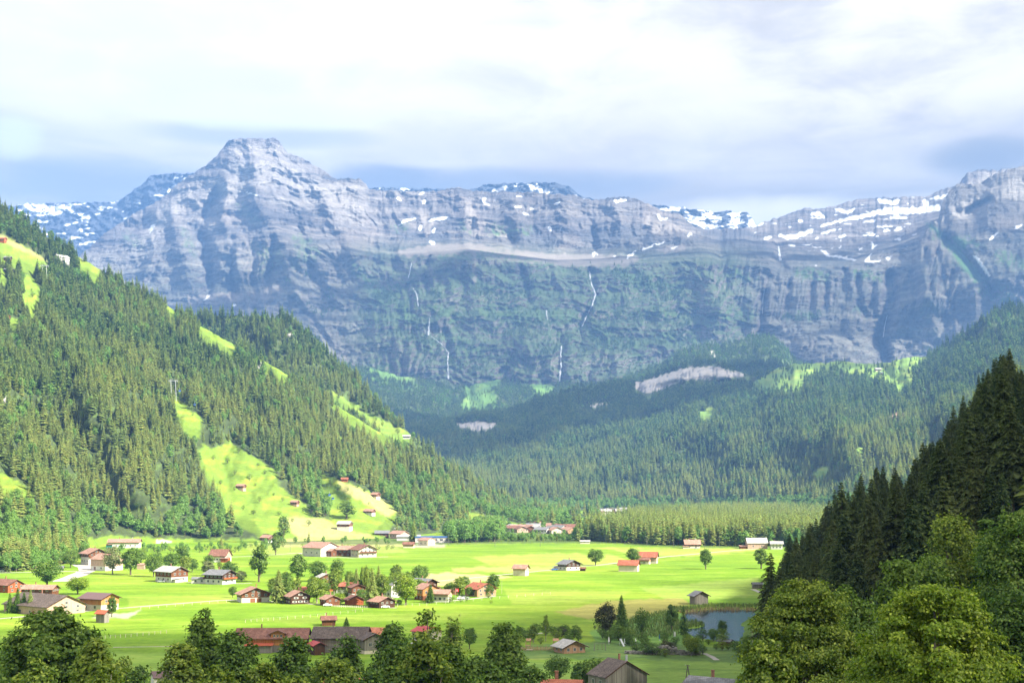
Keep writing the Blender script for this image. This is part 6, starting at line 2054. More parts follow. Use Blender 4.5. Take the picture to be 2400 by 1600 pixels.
fp = pole(1067, 1404, 26, 0.09, None, 'village flagpole with a red and white flag', 'flagpole', 'flagpole', flag=(1.6, 1.6, 'redp'))
MB().box(0.75, 1.05, -0.12, 0.12, 196000 / 274 / FPX * 26 * 0.97 - 1.3, 196000 / 274 / FPX * 26 * 0.97 - 0.4).build('white_cross', 'cloth', fp)
pole(1579, 1496, 17, 0.07, None, 'small mast with a white banner near the pond', 'flagpole', 'flagpole', flag=(0.7, 1.9, 'cloth'))
pole(1764, 1548, 78, 0.10, 'trim', 'tall white flagless mast in front of the pond', 'mast')
pole(1176, 1390, 27, 0.07, 'trim', 'thin pale pole in the meadow right of the village', 'pole')
r_ = np.random.RandomState(81)
for x, y, h in ((1051, 1278, 26), (1160, 1280, 30), (1266, 1280, 32), (1516, 1279, 22), (1578, 1281, 24), (1652, 1288, 26), (138, 1330, 22), (1686, 1281, 24), (680, 1292, 20)):
    p = G(x, y)
    k = p[1] / FPX
    root = empty('power_pole', p, 0, 'thin power pole standing along the far meadow edge', 'pole', 'power poles along the far meadow edge')
    MB().cyl(0, 0, -0.5, h * k, 0.16, 0.1).build('post', 'grywood', root)
    MB().box(-1.1, 1.1, -0.08, 0.08, h * k * 0.93, h * k * 0.93 + 0.14).build('crossarm', 'grywood', root)
# timber A-frame power pole at the lower right
p = G(1612, 1602)
k = p[1] / FPX
root = empty('power_pole', p, 0.2, 'wooden double power pole leaning together at the bottom right', 'pole')
hgt = 44 * k
MB().bar((-0.9, 0, -0.5), (0.05, 0, hgt), 0.13).bar((0.9, 0, -0.5), (0.05, 0, hgt * 0.98), 0.13).build('post', 'grywood', root)
MB().box(-0.5, 0.55, -0.07, 0.07, hgt * 0.72, hgt * 0.72 + 0.16).box(-0.8, 0.8, -0.08, 0.08, hgt * 0.94, hgt * 0.94 + 0.12).build('crossarm', 'grywood', root)
for sx in (-0.7, 0.0, 0.7): MB().cyl(sx, 0, hgt * 0.95, hgt * 0.95 + 0.3, 0.07, 0.04).build('insulator', 'cloth', root)
# closed parasols near the pond
for x, y, m_, lab in ((1427, 1508, 'cloth', 'closed white parasol left of the slide'), (1464, 1512, 'cloth', 'closed white parasol beside the slide'), (1490, 1512, 'cloth', 'closed white parasol at the right of the three'), (1738, 1516, 'bluem', 'closed blue parasol at the pond terrace'), (1546, 1500, 'bluem', 'small closed pale blue parasol left of the white banner')):
    root = empty('parasol', G(x, y), 0, lab, 'parasol')
    MB().cyl(0, 0, 0, 2.6, 0.04).cyl(0, 0, 0, 0.1, 0.35).build('pole', 'metal', root)
    MB().cyl(0, 0, 0.7, 2.0, 0.30, 0.2).cyl(0, 0, 2.0, 2.65, 0.2, 0.03).build('canopy', m_, root)
# slide, swing, timber playground
p = G(1455, 1512)
root = empty('play_slide', p, 0.3, 'steel play slide between the white parasols', 'slide')
MB().prism(-0.35, 0.35, [(-3.2, 0.1), (-3.2, 0.2), (0.2, 2.5), (0.2, 2.35)]).build('chute', 'metal', root)
MB().bar((-0.35, 0.3, 0), (-0.35, 0.3, 2.6), 0.05).bar((0.35, 0.3, 0), (0.35, 0.3, 2.6), 0.05).bar((-0.35, 0.3, 0.8), (0.35, 0.3, 0.8), 0.03).bar((-0.35, 0.3, 1.4), (0.35, 0.3, 1.4), 0.03).bar((-0.35, 0.3, 2.0), (0.35, 0.3, 2.0), 0.03).build('ladder', 'metal', root)
p = G(1406, 1524)
root = empty('swing', p, 0.1, 'wooden swing frame right of the weathered cabin', 'swing')
f = MB()
for sx in (-2, 2): f.bar((sx, -0.9, 0), (sx, 0, 2.5), 0.07).bar((sx, 0.9, 0), (sx, 0, 2.5), 0.07)
f.bar((-2.1, 0, 2.5), (2.1, 0, 2.5), 0.07)
f.build('frame', 'grywood', root)
for sx in (-0.8, 0.8): MB().bar((sx - 0.2, 0, 2.5), (sx - 0.2, 0, 0.5), 0.02).bar((sx + 0.2, 0, 2.5), (sx + 0.2, 0, 0.5), 0.02).box(sx - 0.25, sx + 0.25, -0.12, 0.12, 0.45, 0.5).build('seat', 'wood', root)
p = G(1260, 1523)
root = empty('playground_stockade', p, 0, 'reddish timber playground stockade left of the weathered cabin', 'playground')
f = MB()
for i in range(30):
    x = -8 + i * 0.56
    f.box(x, x + 0.22, -0.08, 0.08, 0, 1.1 + 0.25 * ((i * 7) % 3))
f.box(-8.1, 8.8, -0.11, -0.085, 0.4, 0.55).box(-8.1, 8.8, -0.11, -0.085, 0.85, 1.0)
f.build('palisade', 'tanwood', root)
for sx in (-3.4, 6.6):
    f = MB()
    for dx in (-0.8, 0.8):
        for dy in (0.5, 2.1): f.box(sx + dx - 0.1, sx + dx + 0.1, dy - 0.1, dy + 0.1, 0, 3.6)
    f.box(sx - 0.95, sx + 0.95, 0.35, 2.25, 1.5, 1.65).prism(sx - 1.1, sx + 1.1, [(0.2, 3.3), (2.4, 3.3), (1.3, 4.1)])
    f.build('tower', 'tanwood', root)
# drystone bank
root = None
r = np.random.RandomState(91)
V, Q, o = [], [], 0
for i in range(420):
    x = r.uniform(1466, 1640)
    hh = 2.2 * math.exp(-((x - 1565) / 34) ** 2) + 0.9
    y = 1531 + (x - 1466) * 0.02
    p_ = G(x, y)
    p_[1] += r.uniform(-0.6, 1.6)
    p_[2] = r.uniform(0, hh)
    s = r.uniform(0.25, 0.6)
    m = MB().box(-s, s, -s * 0.7, s * 0.7, -s * 0.45, s * 0.45)
    vv = np.array(m.V) * (1 + r.uniform(-0.2, 0.2, (8, 3)))
    a = r.uniform(-0.4, 0.4)
    vv = vv @ np.array([[math.cos(a), math.sin(a), 0], [-math.sin(a), math.cos(a), 0], [0, 0, 1]]) + p_
    V.append(vv)
    Q.append(np.array(m.F) + o)
    o += 8
tag(link('stone_wall', np_mesh('stone_wall', np.concatenate(V), np.concatenate(Q), mats=[MAT['stone']])), 'low drystone bank below the pond garden', 'stone wall')
# a grey roofed boathouse, benches and tables on the shore
house(1700, 1510, 28, 16, 0, 9, -30, 'low grey roofed pavilion at the near shore of the pond', wall='wood', roof='grey', pitch=16, ov=4, win=(0, 0), gwin=(0, 0), name='pavilion', cat='pavilion', chim=0)
for x, y, lab in ((1240, 1526, 'pale picnic table left of the playground'), (1325, 1526, 'red bench in front of the weathered cabin'), (1720, 1512, 'white bench beside the pond pavilion')):
    root = empty('bench' if 'bench' in lab else 'picnic_table', G(x, y), 0, lab, 'bench' if 'bench' in lab else 'table')
    m_ = 'redp' if 'red' in lab else 'trim'
    MB().box(-1.3, 1.3, -0.35, 0.35, 0.7, 0.78).build('seat' if 'bench' in lab else 'table_top', m_, root)
    for sx in (-1, 1): MB().box(sx - 0.05, sx + 0.05, -0.3, 0.3, 0, 0.69).build('leg', 'grywood', root)


# fence posts in the meadow: three fences, each post a part
def fence(pts, n, label, hp=1.3):
    w = np.array([G(x, y) for x, y in pts])
    t = np.linspace(0, len(w) - 1, n)
    q = np.stack([np.interp(t, np.arange(len(w)), w[:, i]) for i in range(3)], -1)
    root = empty('pasture_fence', q[0], 0, label, 'fence')
    me = None
    for i, a in enumerate(q):
        if me is None:
            o = MB().cyl(0, 0, -0.2, hp, 0.11, 0.08, 6).build('post', 'trim', root)
            me = o.data
        else:
            o = link('post', me, root)
        o.location = a - q[0]
    m = MB()
    for a, b in zip(q[:-1], q[1:]):
        m.bar(tuple(a - q[0] + [0, 0, hp * 0.85]), tuple(b - q[0] + [0, 0, hp * 0.85]), 0.015, 4)
    m.build('wire', 'metal', root)


fence([(222, 1498), (300, 1492), (390, 1483)], 14, 'pasture fence of short pale posts right of the red roofed shed')
fence([(575, 1458), (650, 1452), (750, 1444), (850, 1432)], 18, 'pasture fence of short pale posts above the long farmhouse')
fence([(330, 1427), (440, 1418), (550, 1409)], 12, 'roadside fence of short posts along the pale track')
fence([(880, 1422), (1000, 1418), (1150, 1404), (1290, 1392)], 22, 'pasture fence running right from the village')
fence([(785, 1422), (860, 1424)], 16, 'garden fence in front of the low village chalets', 1.1)


# cars: body, cabin, wheels
def car(x, yb, mat, rz, label, kind='car'):
    root = empty('parked_car' if kind == 'car' else 'parked_van', G(x, yb), rz, label, kind)
    L, h = (4.2, 0.75) if kind == 'car' else (5.4, 0.95)
    b = MB().prism(-0.85, 0.85, [(-L / 2, 0.35), (L / 2, 0.35), (L / 2, 0.35 + h * 0.75), (L * 0.28, 0.4 + h), (-L * 0.42, 0.4 + h), (-L / 2, 0.9)])
    b.V = [(y, x_, z) for x_, y, z in b.V]
    b.F = [f[::-1] for f in b.F]
    b.build('body', mat, root)
    top = 1.45 if kind == 'car' else 2.2
    c = MB().prism(-0.75, 0.75, [(-L * 0.40, 0.42 + h), (L * 0.22, 0.42 + h), (L * 0.10, top), (-L * 0.32, top)])
    c.V = [(y, x_, z) for x_, y, z in c.V]
    c.F = [f[::-1] for f in c.F]
    c.build('cabin', 'glass', root)
    c = MB().box(-L * 0.32, L * 0.10, -0.7, 0.7, top + 0.003, top + 0.06)
    c.build('roof', mat, root)
    for sx in (-1, 1):
        for sy in (-1, 1):
            v, q = tube([[sx * L * 0.31, sy * 0.74, 0.33], [sx * L * 0.31, sy * 0.9, 0.33]], [0.33, 0.33], 12)
            link('wheel', np_mesh('wheel', np.concatenate([v, [[sx * L * 0.31, sy * 0.9, 0.33]]]), q, [(12 + i, 12 + (i + 1) % 12, 24) for i in range(12)], mats=[MAT['glass']]), root)


car(9, 1340, 'cloth', 0.1, 'white van parked at the far left roadside', 'van')
car(1300, 1336, 'bluem', 0.1, 'dark blue car left of the slate roofed chalet')
car(1080, 1404, 'cloth', 0.1, 'white car parked near the village flagpole')
car(1090, 1403, 'metal', 0.0, 'silver car parked right of the white car at the village end')
car(768, 1420, 'cloth', 0.0, 'white car in front of the small reddish chalet')
car(903, 1424, 'cloth', 0.2, 'white car in front of the low dark village chalet')
car(1632, 1286, 'metal', 0.0, 'silver car before the house with the sunshades')
car(378, 1364, 'metal', 0.0, 'grey car at the left of the white and brown chalet')

# cableway: two pylons with gondolas hanging from their cable on the left slope
def pylon(x, yb, hpx, label):
    p = L_a.at(x, yb)
    k = p[1] / FPX
    h = hpx * k
    root = empty('cableway_pylon', p, 0.3, label, 'pylon')
    m = MB()
    m.bar((-1.6, 0, -2), (-3.2, 0, h), 0.4).bar((4.5, 0, -2), (2.6, 0, h), 0.4)
    m.build('leg', 'metal', root)
    MB().bar((-6, 0, h), (6, 0, h), 0.35).bar((-5, 0, h + 0.9), (0, 0, h + 2.2), 0.2).bar((5, 0, h + 0.9), (0, 0, h + 2.2), 0.2).build('crossarm', 'metal', root)
    for s in (-5.5, 5.5): MB().box(s - 0.4, s + 0.4, -2.5, 2.5, h - 1.2, h - 0.65).build('sheave_row', 'metal', root)
    return p + np.array([0, 0, h])


a_ = pylon(103, 662, 40, 'pale steel cableway pylon with two legs high on the left slope')
b_ = pylon(405, 936, 44, 'steel cableway pylon rising from the forest above a small clearing')


def gondola(x, y, D, label):
    p = W(x, y, D)
    root = empty('gondola', p, 0.4, label, 'gondola')
    MB().box(-1.3, 1.3, -1.2, 1.2, -1.3, 1.0).build('cabin', 'bluem', root)
    MB().box(-1.33, 1.33, -1.0, 1.0, -0.2, 0.75).box(-1.1, 1.1, -1.23, 1.23, -0.2, 0.75).build('window', 'glass', root)
    MB().bar((0, 0, 1.0), (0, 0, 4.2), 0.12).build('hanger', 'metal', root)


D_ = float(L_a.at(420, 950)[1])
gondola(421, 915, D_ - 60, 'upper blue gondola hanging near the forest pylon')
gondola(456, 947, D_ - 80, 'lower blue gondola hanging below the forest pylon')
D_ = float(L_a.at(775, 1175)[1])
gondola(772, 1159, D_ - 30, 'left gondola over the hollow of the meadow slope')
gondola(780, 1167, D_ - 30, 'right gondola over the hollow of the meadow slope')

# ------------------------------------------------------------------ waterfalls on the wall
def waterfall(L, pts, label, off=16.0):
    q, wd = [], []
    for a, b in zip(pts[:-1], pts[1:]):
        for t_ in np.linspace(0, 1, 8, endpoint=False):
            q.append((a[0] + (b[0] - a[0]) * t_, a[1] + (b[1] - a[1]) * t_, a[2] + (b[2] - a[2]) * t_))
    q.append(pts[-1])
    V = []
    for i, (x, y, w_) in enumerate(q):
        x += 0.8 * float(fbm(y / 5.0, x * 0 + 1.0, 2, 33)) * min(1, i)
        D = float(L.at(x, y)[1]) - off
        w_ = w_ * (1 + 0.4 * float(fbm(y / 4.0, 0.3, 2, 34)))
        V += [W(x - w_, y, D), W(x, y, D - 3), W(x + w_, y, D)]
    Q = []
    for i in range(len(q) - 1): Q += [(3 * i, 3 * i + 1, 3 * i + 4, 3 * i + 3), (3 * i + 1, 3 * i + 2, 3 * i + 5, 3 * i + 4)]
    tag(link('waterfall', np_mesh('waterfall', np.array(V), Q, mats=[MAT['fall']], smooth=True)), label, 'waterfall')


for pts, lab in (([(1382, 636, 1.2), (1384, 660, 1.4), (1396, 690, 1.6), (1388, 715, 1.6), (1375, 740, 1.8), (1364, 765, 1.5)], 'long branching waterfall falling down the middle of the cliff wall'),
                 ([(1316, 810, 1.0), (1314, 830, 1.4), (1315, 860, 1.8), (1311, 893, 2.0)], 'lower waterfall right of centre above the dark wooded hill'),
                 ([(1051, 825, 1.4), (1049, 850, 1.6), (1051, 888, 2.2)], 'white waterfall dropping to the two bright clearings'),
                 ([(1008, 738, 0.8), (1006, 755, 1.2), (1004, 785, 1.8)], 'short waterfall above and left of the one at the clearings'),
                 ([(1010, 788, 1.0), (1035, 806, 1.2), (1049, 824, 1.3)], 'slanting white stream between the two left waterfalls'),
                 ([(964, 616, 0.8), (960, 640, 1.2), (956, 652, 1.0)], 'thin waterfall at the left end of the pale scree terrace'),
                 ([(968, 675, 0.8), (977, 690, 1.0), (980, 717, 1.0)], 'thin stream below the scree terrace at left'),
                 ([(1825, 577, 1.5), (1827, 592, 2.0), (1829, 611, 3.4)], 'white waterfall in the dark notch of the cirque'),
                 ([(1792, 678, 1.0), (1788, 700, 1.4), (1787, 735, 1.0)], 'narrow waterfall in the gully of the right cliffs'),
                 ([(2080, 738, 0.6), (2075, 755, 1.0), (2070, 790, 1.0)], 'faint waterfall in the deep right ravine'),
                 ([(1281, 727, 1.4), (1281, 738, 1.2), (1284, 750, 0.7)], 'small white fall on the green ledge')):
    waterfall(wall, pts, lab)

# ---- the broadleaf trees of the woods: the largest 170 are trees of their own
size, bpx, bpy_ = visible_size(BRP, BRH)
order = np.argsort(-size)
topb = order[:170]
istb = np.zeros(len(BRP), bool)
istb[topb] = True
for i in topb:
    s_ = BRH[i] / 12.0
    w = rng.uniform(0.85, 1.1)
    if bpx[i] < 700:
        lab, grp = 'green broadleaf tree in the wood edge at the foot of the left slope', 'broadleaf trees of the left wood edge'
    else:
        lab, grp = 'green broadleaf tree among the spruces of the valley belt', 'broadleaf trees of the valley belt'
    tree_obj('broadleaf_tree', BRD_MID[rng.randint(6)], BRP[i], (s_ * w, s_ * w, s_), rng.uniform(0, 6.28), lab, 'tree', grp)
gn_forest('broadleaf_woodland', BRP[~istb & (size > 0)], BRH[~istb & (size > 0)], 12.0, BRD_FAR, 'light green broadleaf woods mixed into the spruce forest', 'forest', 78)

# ------------------------------------------------------------------ trees one can point at
TREE_CACHE = {}


def kind_of(style, shape, seed, ratio, nleaf, sparse=0.0, leaf=0.33, ncl=60):
    key = (style, shape, seed, round(ratio, 1), nleaf, sparse, leaf)
    if key not in TREE_CACHE:
        mc = dict(n=M_leaf, b=M_leaf_bright, d=M_leaf_dark, o=M_leaf_olive, p=M_leaf_pale, r=M_leaf_brown)[style]
        if shape == 'spruce':
            T = trunk_geo(12, 0.2, seed)
            Cn = spruce_geo(12, ratio * 6.0, seed, 26, 12, 4, 0.04, 0.35, sparse)
            TREE_CACHE[key] = two_mesh('spruce', T, Cn, M_bark, mc if style != 'n' else M_spruce_far)
        else:
            T, Cn = broad_geo(12, 12 * ratio, seed, ncl, nleaf, leaf, 0.12 if shape != 'bush' else 0.02, 'round' if shape == 'bush' else shape, 0.34, sparse, 12)
            TREE_CACHE[key] = two_mesh('broadleaf', T, Cn, M_bark_pale if style in 'po' else M_bark, mc)
    return TREE_CACHE[key]


def valley_tree(x, yb, h, w, style, shape, label, name='broadleaf_tree', cat='tree', group=None, sparse=0.0, seed=None, nleaf=3800, z=None):
    p = G(x, yb, 0.0) if z is None else z
    k = p[1] / FPX
    H, Wd = h * k, w * k
    seed = int(x * 7 + yb) % 5 if seed is None else seed
    ratio = 0.55 if shape in ('spruce', 'cone') else (0.6 if shape == 'tall' else 0.9)
    kd = kind_of(style, shape, seed, ratio, nleaf, sparse)
    sx = Wd / (12 * ratio)
    return tree_obj(name, kd, p, (sx, sx, H / 12.0), (x * 1.37) % 6.28, label, cat, group)


VT = [  # x, foot row, height, width (pixels), foliage, shape, label
    (110, 1376, 62, 68, 'n', 'wide', 'large round tree beside the pale road at the left farm'),
    (182, 1392, 40, 52, 'b', 'round', 'bright round tree just behind the big weathered farm roof'),
    (264, 1345, 63, 46, 'p', 'round', 'pale reddish leaved tree in front of the pink walled barn'),
    (306, 1347, 63, 43, 'n', 'tall', 'full green tree right of the pale leaved tree by the barn'),
    (360, 1351, 52, 43, 'n', 'round', 'round tree left of the chalet with the pale grey roof'),
    (402, 1338, 42, 42, 'n', 'round', 'dark round tree behind the pale grey chalet roof'),
    (433, 1345, 42, 30, 'o', 'tall', 'olive tree right behind the pale grey chalet roof'),
    (539, 1352, 34, 41, 'd', 'round', 'dark ball shaped tree behind the dark timbered chalet'),
    (566, 1363, 26, 26, 'p', 'bush', 'pale shrub right of the dark timbered chalet'),
    (488, 1349, 34, 30, 'p', 'tall', 'pale loose tree behind the low grey garage'),
    (607, 1363, 84, 46, 'n', 'tall', 'tall lone tree with a bare lower trunk in the open meadow'),
    (698, 1366, 66, 42, 'n', 'tall', 'tall leafy tree at the back left of the village cluster'),
    (744, 1362, 47, 46, 'n', 'wide', 'wide tree behind the small grey chalet roof'),
    (791, 1362, 53, 37, 'n', 'round', 'tall rounded tree right of the small grey chalet roof'),
    (672, 1405, 48, 28, 'n', 'tall', 'green tree touching the right side of the broad village spruce'),
    (692, 1404, 44, 26, 'o', 'tall', 'pale green tree left of the first dark chalet in the village'),
    (742, 1413, 60, 50, 'o', 'round', 'broad olive tree between two brown village chalets'),
    (783, 1393, 52, 28, 'o', 'tall', 'slender olive tree behind the small brown chalet'),
    (798, 1414, 22, 26, 'b', 'bush', 'small bright green bush between two low brown chalets'),
    (897, 1408, 60, 34, 'o', 'tall', 'loose pale birch behind the lowest village chalet'),
    (951, 1417, 72, 62, 'b', 'round', 'large bright green maple right of the village spruces'),
    (936, 1417, 13, 14, 'n', 'bush', 'small round shrub at the foot of the bright green maple'),
    (1052, 1400, 34, 26, 'n', 'round', 'small dark tree behind the village flagpole'),
    (1077, 1402, 50, 31, 'o', 'tall', 'tall olive tree just right of the village flagpole'),
    (1101, 1397, 24, 18, 'n', 'bush', 'low bush left of the tan chalet at the village end'),
    (1145, 1396, 28, 27, 'n', 'bush', 'round bush at the right corner of the tan chalet'),
    (1396, 1324, 38, 38, 'd', 'round', 'dark round tree alone in the middle of the far meadow'),
    (1485, 1322, 38, 36, 'd', 'wide', 'dark round tree standing against the long red roofed barn'),
    (1654, 1333, 46, 30, 'd', 'tall', 'small lone tree with a thin trunk in the right meadow'),
    (1784, 1332, 46, 34, 'n', 'tall', 'sunlit tree at the tip of the dark wood'),
    (1420, 1494, 82, 50, 'r', 'round', 'dark brownish maple beside the dark spruce near the pond'),
    (1505, 1496, 70, 42, 'd', 'wide', 'sparse dark tree with open branches left of the pond'),
    (1575, 1480, 62, 28, 'd', 'tall', 'slim dark green tree at the left shore of the pond'),
    (1694, 1492, 38, 24, 'd', 'round', 'small tree on a thin trunk in front of the pond water'),
    (1672, 1502, 30, 26, 'n', 'bush', 'green bush left of the small tree before the pond'),
    (1805, 1452, 42, 48, 'd', 'bush', 'dark leaning shrub on the right shore of the pond'),
    (1620, 1536, 46, 42, 'o', 'round', 'loose bushy tree behind the drystone bank'),
    (1100, 1520, 48, 34, 'n', 'round', 'small round tree in the meadow right of the thin bare tree'),
    (1250, 1505, 40, 22, 'o', 'tall', 'pale olive willow behind the wooden playground'),
    (1279, 1502, 60, 16, 'o', 'tall', 'thin upright birch above the weathered cabin'),
    (1217, 1497, 30, 22, 'n', 'tall', 'small upright tree left of the wooden playground'),
    (1316, 1492, 24, 28, 'r', 'round', 'small purple brown tree behind the weathered cabin'),
    (1450, 1500, 34, 40, 'n', 'bush', 'low light green bush under the brownish maple'),
    (1475, 1512, 26, 20, 'd', 'bush', 'dark bush right of the white parasols'),
    (1565, 1530, 28, 40, 'r', 'bush', 'reddish brown hedge shrub above the drystone bank'),
    (1308, 1600, 62, 64, 'd', 'round', 'dark rounded tree in the near meadow below the weathered cabin'),
    (1390, 1632, 88, 96, 'n', 'round', 'broad tree in front of the grey plank barn'),
    (1360, 1640, 84, 50, 'd', 'tall', 'darker tree left of the grey plank barn'),
    (262, 1445, 48, 24, 'd', 'tall', 'slim dark tree behind the small red roofed hay shed'),
    (94, 1434, 18, 26, 'n', 'bush', 'low green bush in front of the big weathered farm barn'),
    (646, 1300, 50, 24, 'n', 'tall', 'tall thin trunked tree at the foot of the meadow slope'),
    (652, 1268, 22, 24, 'n', 'bush', 'small tree right of the hut at the foot of the slope'),
    (655, 1388, 30, 26, 'n', 'round', 'low tree behind the broad village spruce'),
    (720, 1408, 26, 26, 'n', 'round', 'green tree right of the dark chalet with shuttered windows'),
    (760, 1396, 34, 30, 'n', 'round', 'leafy tree between the red village roofs'),
    (846, 1410, 30, 28, 'n', 'round', 'green tree at the foot of the village spruces'),
    (916, 1400, 44, 32, 'n', 'round', 'green tree left of the bright green maple'),
    (970, 1398, 30, 24, 'n', 'round', 'green tree between the maple and the dark chalet'),
    (1030, 1400, 26, 22, 'n', 'round', 'small tree right of the dark small spruce'),
    (860, 1380, 50, 36, 'o', 'round', 'olive tree behind the village spruce clump'),
    (925, 1382, 40, 36, 'o', 'round', 'olive tree behind the tall white and brown house'),
    (640, 1402, 26, 20, 'n', 'round', 'small tree at the right wall of the garage chalet'),
    (820, 1372, 34, 30, 'n', 'round', 'rounded tree behind the faded red village roofs'),
    (545, 1400, 26, 20, 'd', 'round', 'dark little tree left of the garage chalet'),
    (196, 1318, 40, 30, 'n', 'round', 'green tree left of the tall white based chalet'),
    (165, 1330, 42, 36, 'n', 'round', 'round tree at the end of the wood by the pale road'),
    (330, 1322, 34, 34, 'n', 'round', 'green tree behind the tiny pinkish hut'),
    (450, 1340, 30, 30, 'n', 'round', 'bushy tree between the two left chalets'),
]
for a in VT:
    x, yb, h, w, st, shp, lab = a
    valley_tree(x, yb, h, w, st, shp, lab, name='bush' if shp == 'bush' else 'broadleaf_tree', cat='bush' if shp == 'bush' else 'tree', sparse=0.55 if 'sparse' in lab or 'thin upright' in lab else 0.0)
r_ = np.random.RandomState(63)
for _ in range(46):
    x_, y_ = (r_.uniform(640, 1000), r_.uniform(1366, 1398)) if _ < 32 else ((r_.uniform(1000, 1165), r_.uniform(1380, 1396)) if _ < 38 else (r_.uniform(230, 560), r_.uniform(1318, 1340)))
    h = r_.uniform(20, 46)
    valley_tree(x_, y_, h, h * r_.uniform(0.55, 0.85), 'nno'[r_.randint(3)], ['round', 'tall'][r_.randint(2)], 'leafy garden tree among the chalets and farms of the meadow', group='garden trees of the meadow farms')
VS = [
    (652, 1412, 76, 46, 'n', 'broad village spruce right of the chalet with two garage doors'),
    (835, 1392, 60, 30, 'n', 'spruce at the left of the village spruce clump'),
    (848, 1390, 62, 26, 'o', 'narrow spruce second from the left in the village clump'),
    (858, 1397, 72, 30, 'o', 'spruce in the middle of the village clump'),
    (872, 1420, 84, 44, 'n', 'tallest spruce of the village standing at its front edge'),
    (887, 1404, 78, 34, 'n', 'pointed spruce behind the tallest village spruce'),
    (815, 1396, 48, 20, 'n', 'slim little spruce beside the low village roofs'),
    (1008, 1412, 44, 30, 'd', 'dark small spruce in front of the orange timbered chalet'),
    (1121, 1397, 26, 16, 'n', 'small conical spruce left of the tan chalet front'),
    (1457, 1478, 82, 42, 'd', 'dark pointed spruce behind the brownish maple by the pond'),
    (1602, 1487, 68, 30, 'd', 'sparse layered larch at the left pond shore'),
    (812, 1468, 22, 20, 'd', 'dark spruce tip behind the ridge of the large barn'),
    (22, 1436, 46, 24, 'd', 'dark spruce left of the farm spruces'),
    (40, 1436, 58, 30, 'd', 'tallest dark spruce in front of the weathered farm'),
    (55, 1436, 48, 28, 'd', 'dark spruce in the middle of the farm clump'),
    (70, 1437, 56, 24, 'n', 'slender spruce right of the farm clump'),
    (905, 1245, 36, 18, 'n', 'spruce left of the tawny spruce near the works hall'),
    (893, 1243, 46, 18, 'n', 'tall dark spruce at the foot of the dry meadow'),
    (968, 1270, 44, 28, 'o', 'tawny spruce in front of the white works hall'),
    (924, 1247, 40, 22, 'o', 'pale spruce beside the dry meadow edge'),
]
for x, yb, h, w, st, lab in VS:
    valley_tree(x, yb, h, w, st, 'spruce', lab, 'spruce_tree', 'spruce', sparse=0.4 if 'sparse' in lab else 0.0)
for k, x in enumerate((391, 398, 405, 420)):
    valley_tree(x, 1362, 19 if k < 3 else 20, 8 if k < 3 else 11, 'b', 'tall', 'small columnar evergreen in the row before the pale grey chalet' if k < 3 else 'stouter columnar evergreen standing alone right of the row', 'columnar_tree', 'tree', 'columnar trees before the chalet' if k < 3 else None, nleaf=3000, seed=3)
# small shrubs along paths, gardens and the pond
r_ = np.random.RandomState(61)
SHR = [('low green shrub on the far roadside between the meadows', 'roadside shrubs', [(r_.uniform(330, 560), r_.uniform(1288, 1298)) for _ in range(26)] + [(r_.uniform(560, 960), r_.uniform(1280, 1289)) for _ in range(30)], (6, 12), 'o'),
       ('garden shrub among the village chalets', 'village garden shrubs', [(r_.uniform(640, 1160), r_.uniform(1392, 1414)) for _ in range(40)], (7, 16), 'n'),
       ('wild shrub in the rough strip between meadow and pond', 'rough strip shrubs', [(r_.uniform(1190, 1480), r_.uniform(1486, 1512)) for _ in range(34)] + [(r_.uniform(1480, 1760), r_.uniform(1500, 1540)) for _ in range(30)], (14, 30), 'd'),
       ('little bush on the sunny meadow slope', 'bushes of the meadow slope', [], (5, 10), 'n')]
for lab, grp, pts, hs, st in SHR:
    for x, y in pts:
        h = r_.uniform(*hs)
        valley_tree(x, y, h, h * r_.uniform(0.9, 1.4), st if r_.rand() < 0.6 else 'no'[r_.randint(2)], 'bush', lab, 'shrub', 'shrub', grp, nleaf=700 if hs[1] < 20 else 1500)
r_ = np.random.RandomState(67)
for bx_, by_ in [(500, 1075), (530, 1088), (556, 1110), (585, 1125), (600, 1138), (640, 1160), (660, 1172), (705, 1196), (738, 1210), (545, 1150), (610, 1180), (650, 1210), (570, 1192), (690, 1225), (720, 1232), (60, 570), (90, 598), (30, 560), (70, 680), (80, 700), (520, 1140), (556, 1062), (600, 1090), (625, 1110), (860, 1185), (820, 1150), (900, 1000), (880, 985), (930, 1020), (640, 840), (530, 790), (505, 778), (440, 960), (450, 975)]:
    p = L_a.at(bx_ + r_.uniform(-6, 6), by_ + r_.uniform(-4, 4))
    h = r_.uniform(6, 16)
    valley_tree(bx_, by_, h, h * r_.uniform(0.7, 1.2), 'no'[r_.randint(2)], 'bush' if h < 11 else 'round', 'small green tree or bush dotted over the pastures of the left slope', 'bush', 'bush', 'bushes of the left pastures', z=p, nleaf=700)
for x, y, h, w, lab in ((594, 1206, 12, 14, 'small bush alone on the bright meadow slope'), (838, 1143, 9, 12, 'left one of two bushes on the dry slope meadow'), (855, 1153, 9, 9, 'right one of two bushes on the dry slope meadow'),
                        (792, 1149, 15, 18, 'round dark bush at the upper edge of the dry slope meadow'), (812, 1216, 40, 44, 'large tree in the hollow of the meadow slope'), (775, 1140, 22, 12, 'narrow tree at the upper edge of the dry slope meadow'), (664, 1268, 60, 30, 'slender tree at the foot of the dry slope field')):
    p = L_a.at(x, y)
    valley_tree(x, y, h, w, 'n', 'round' if h < 30 else 'tall', lab, 'bush' if h < 20 else 'broadleaf_tree', 'bush' if h < 20 else 'tree', z=p, nleaf=1500)

# ------------------------------------------------------------------ the near trees
NEAR_CACHE = {}


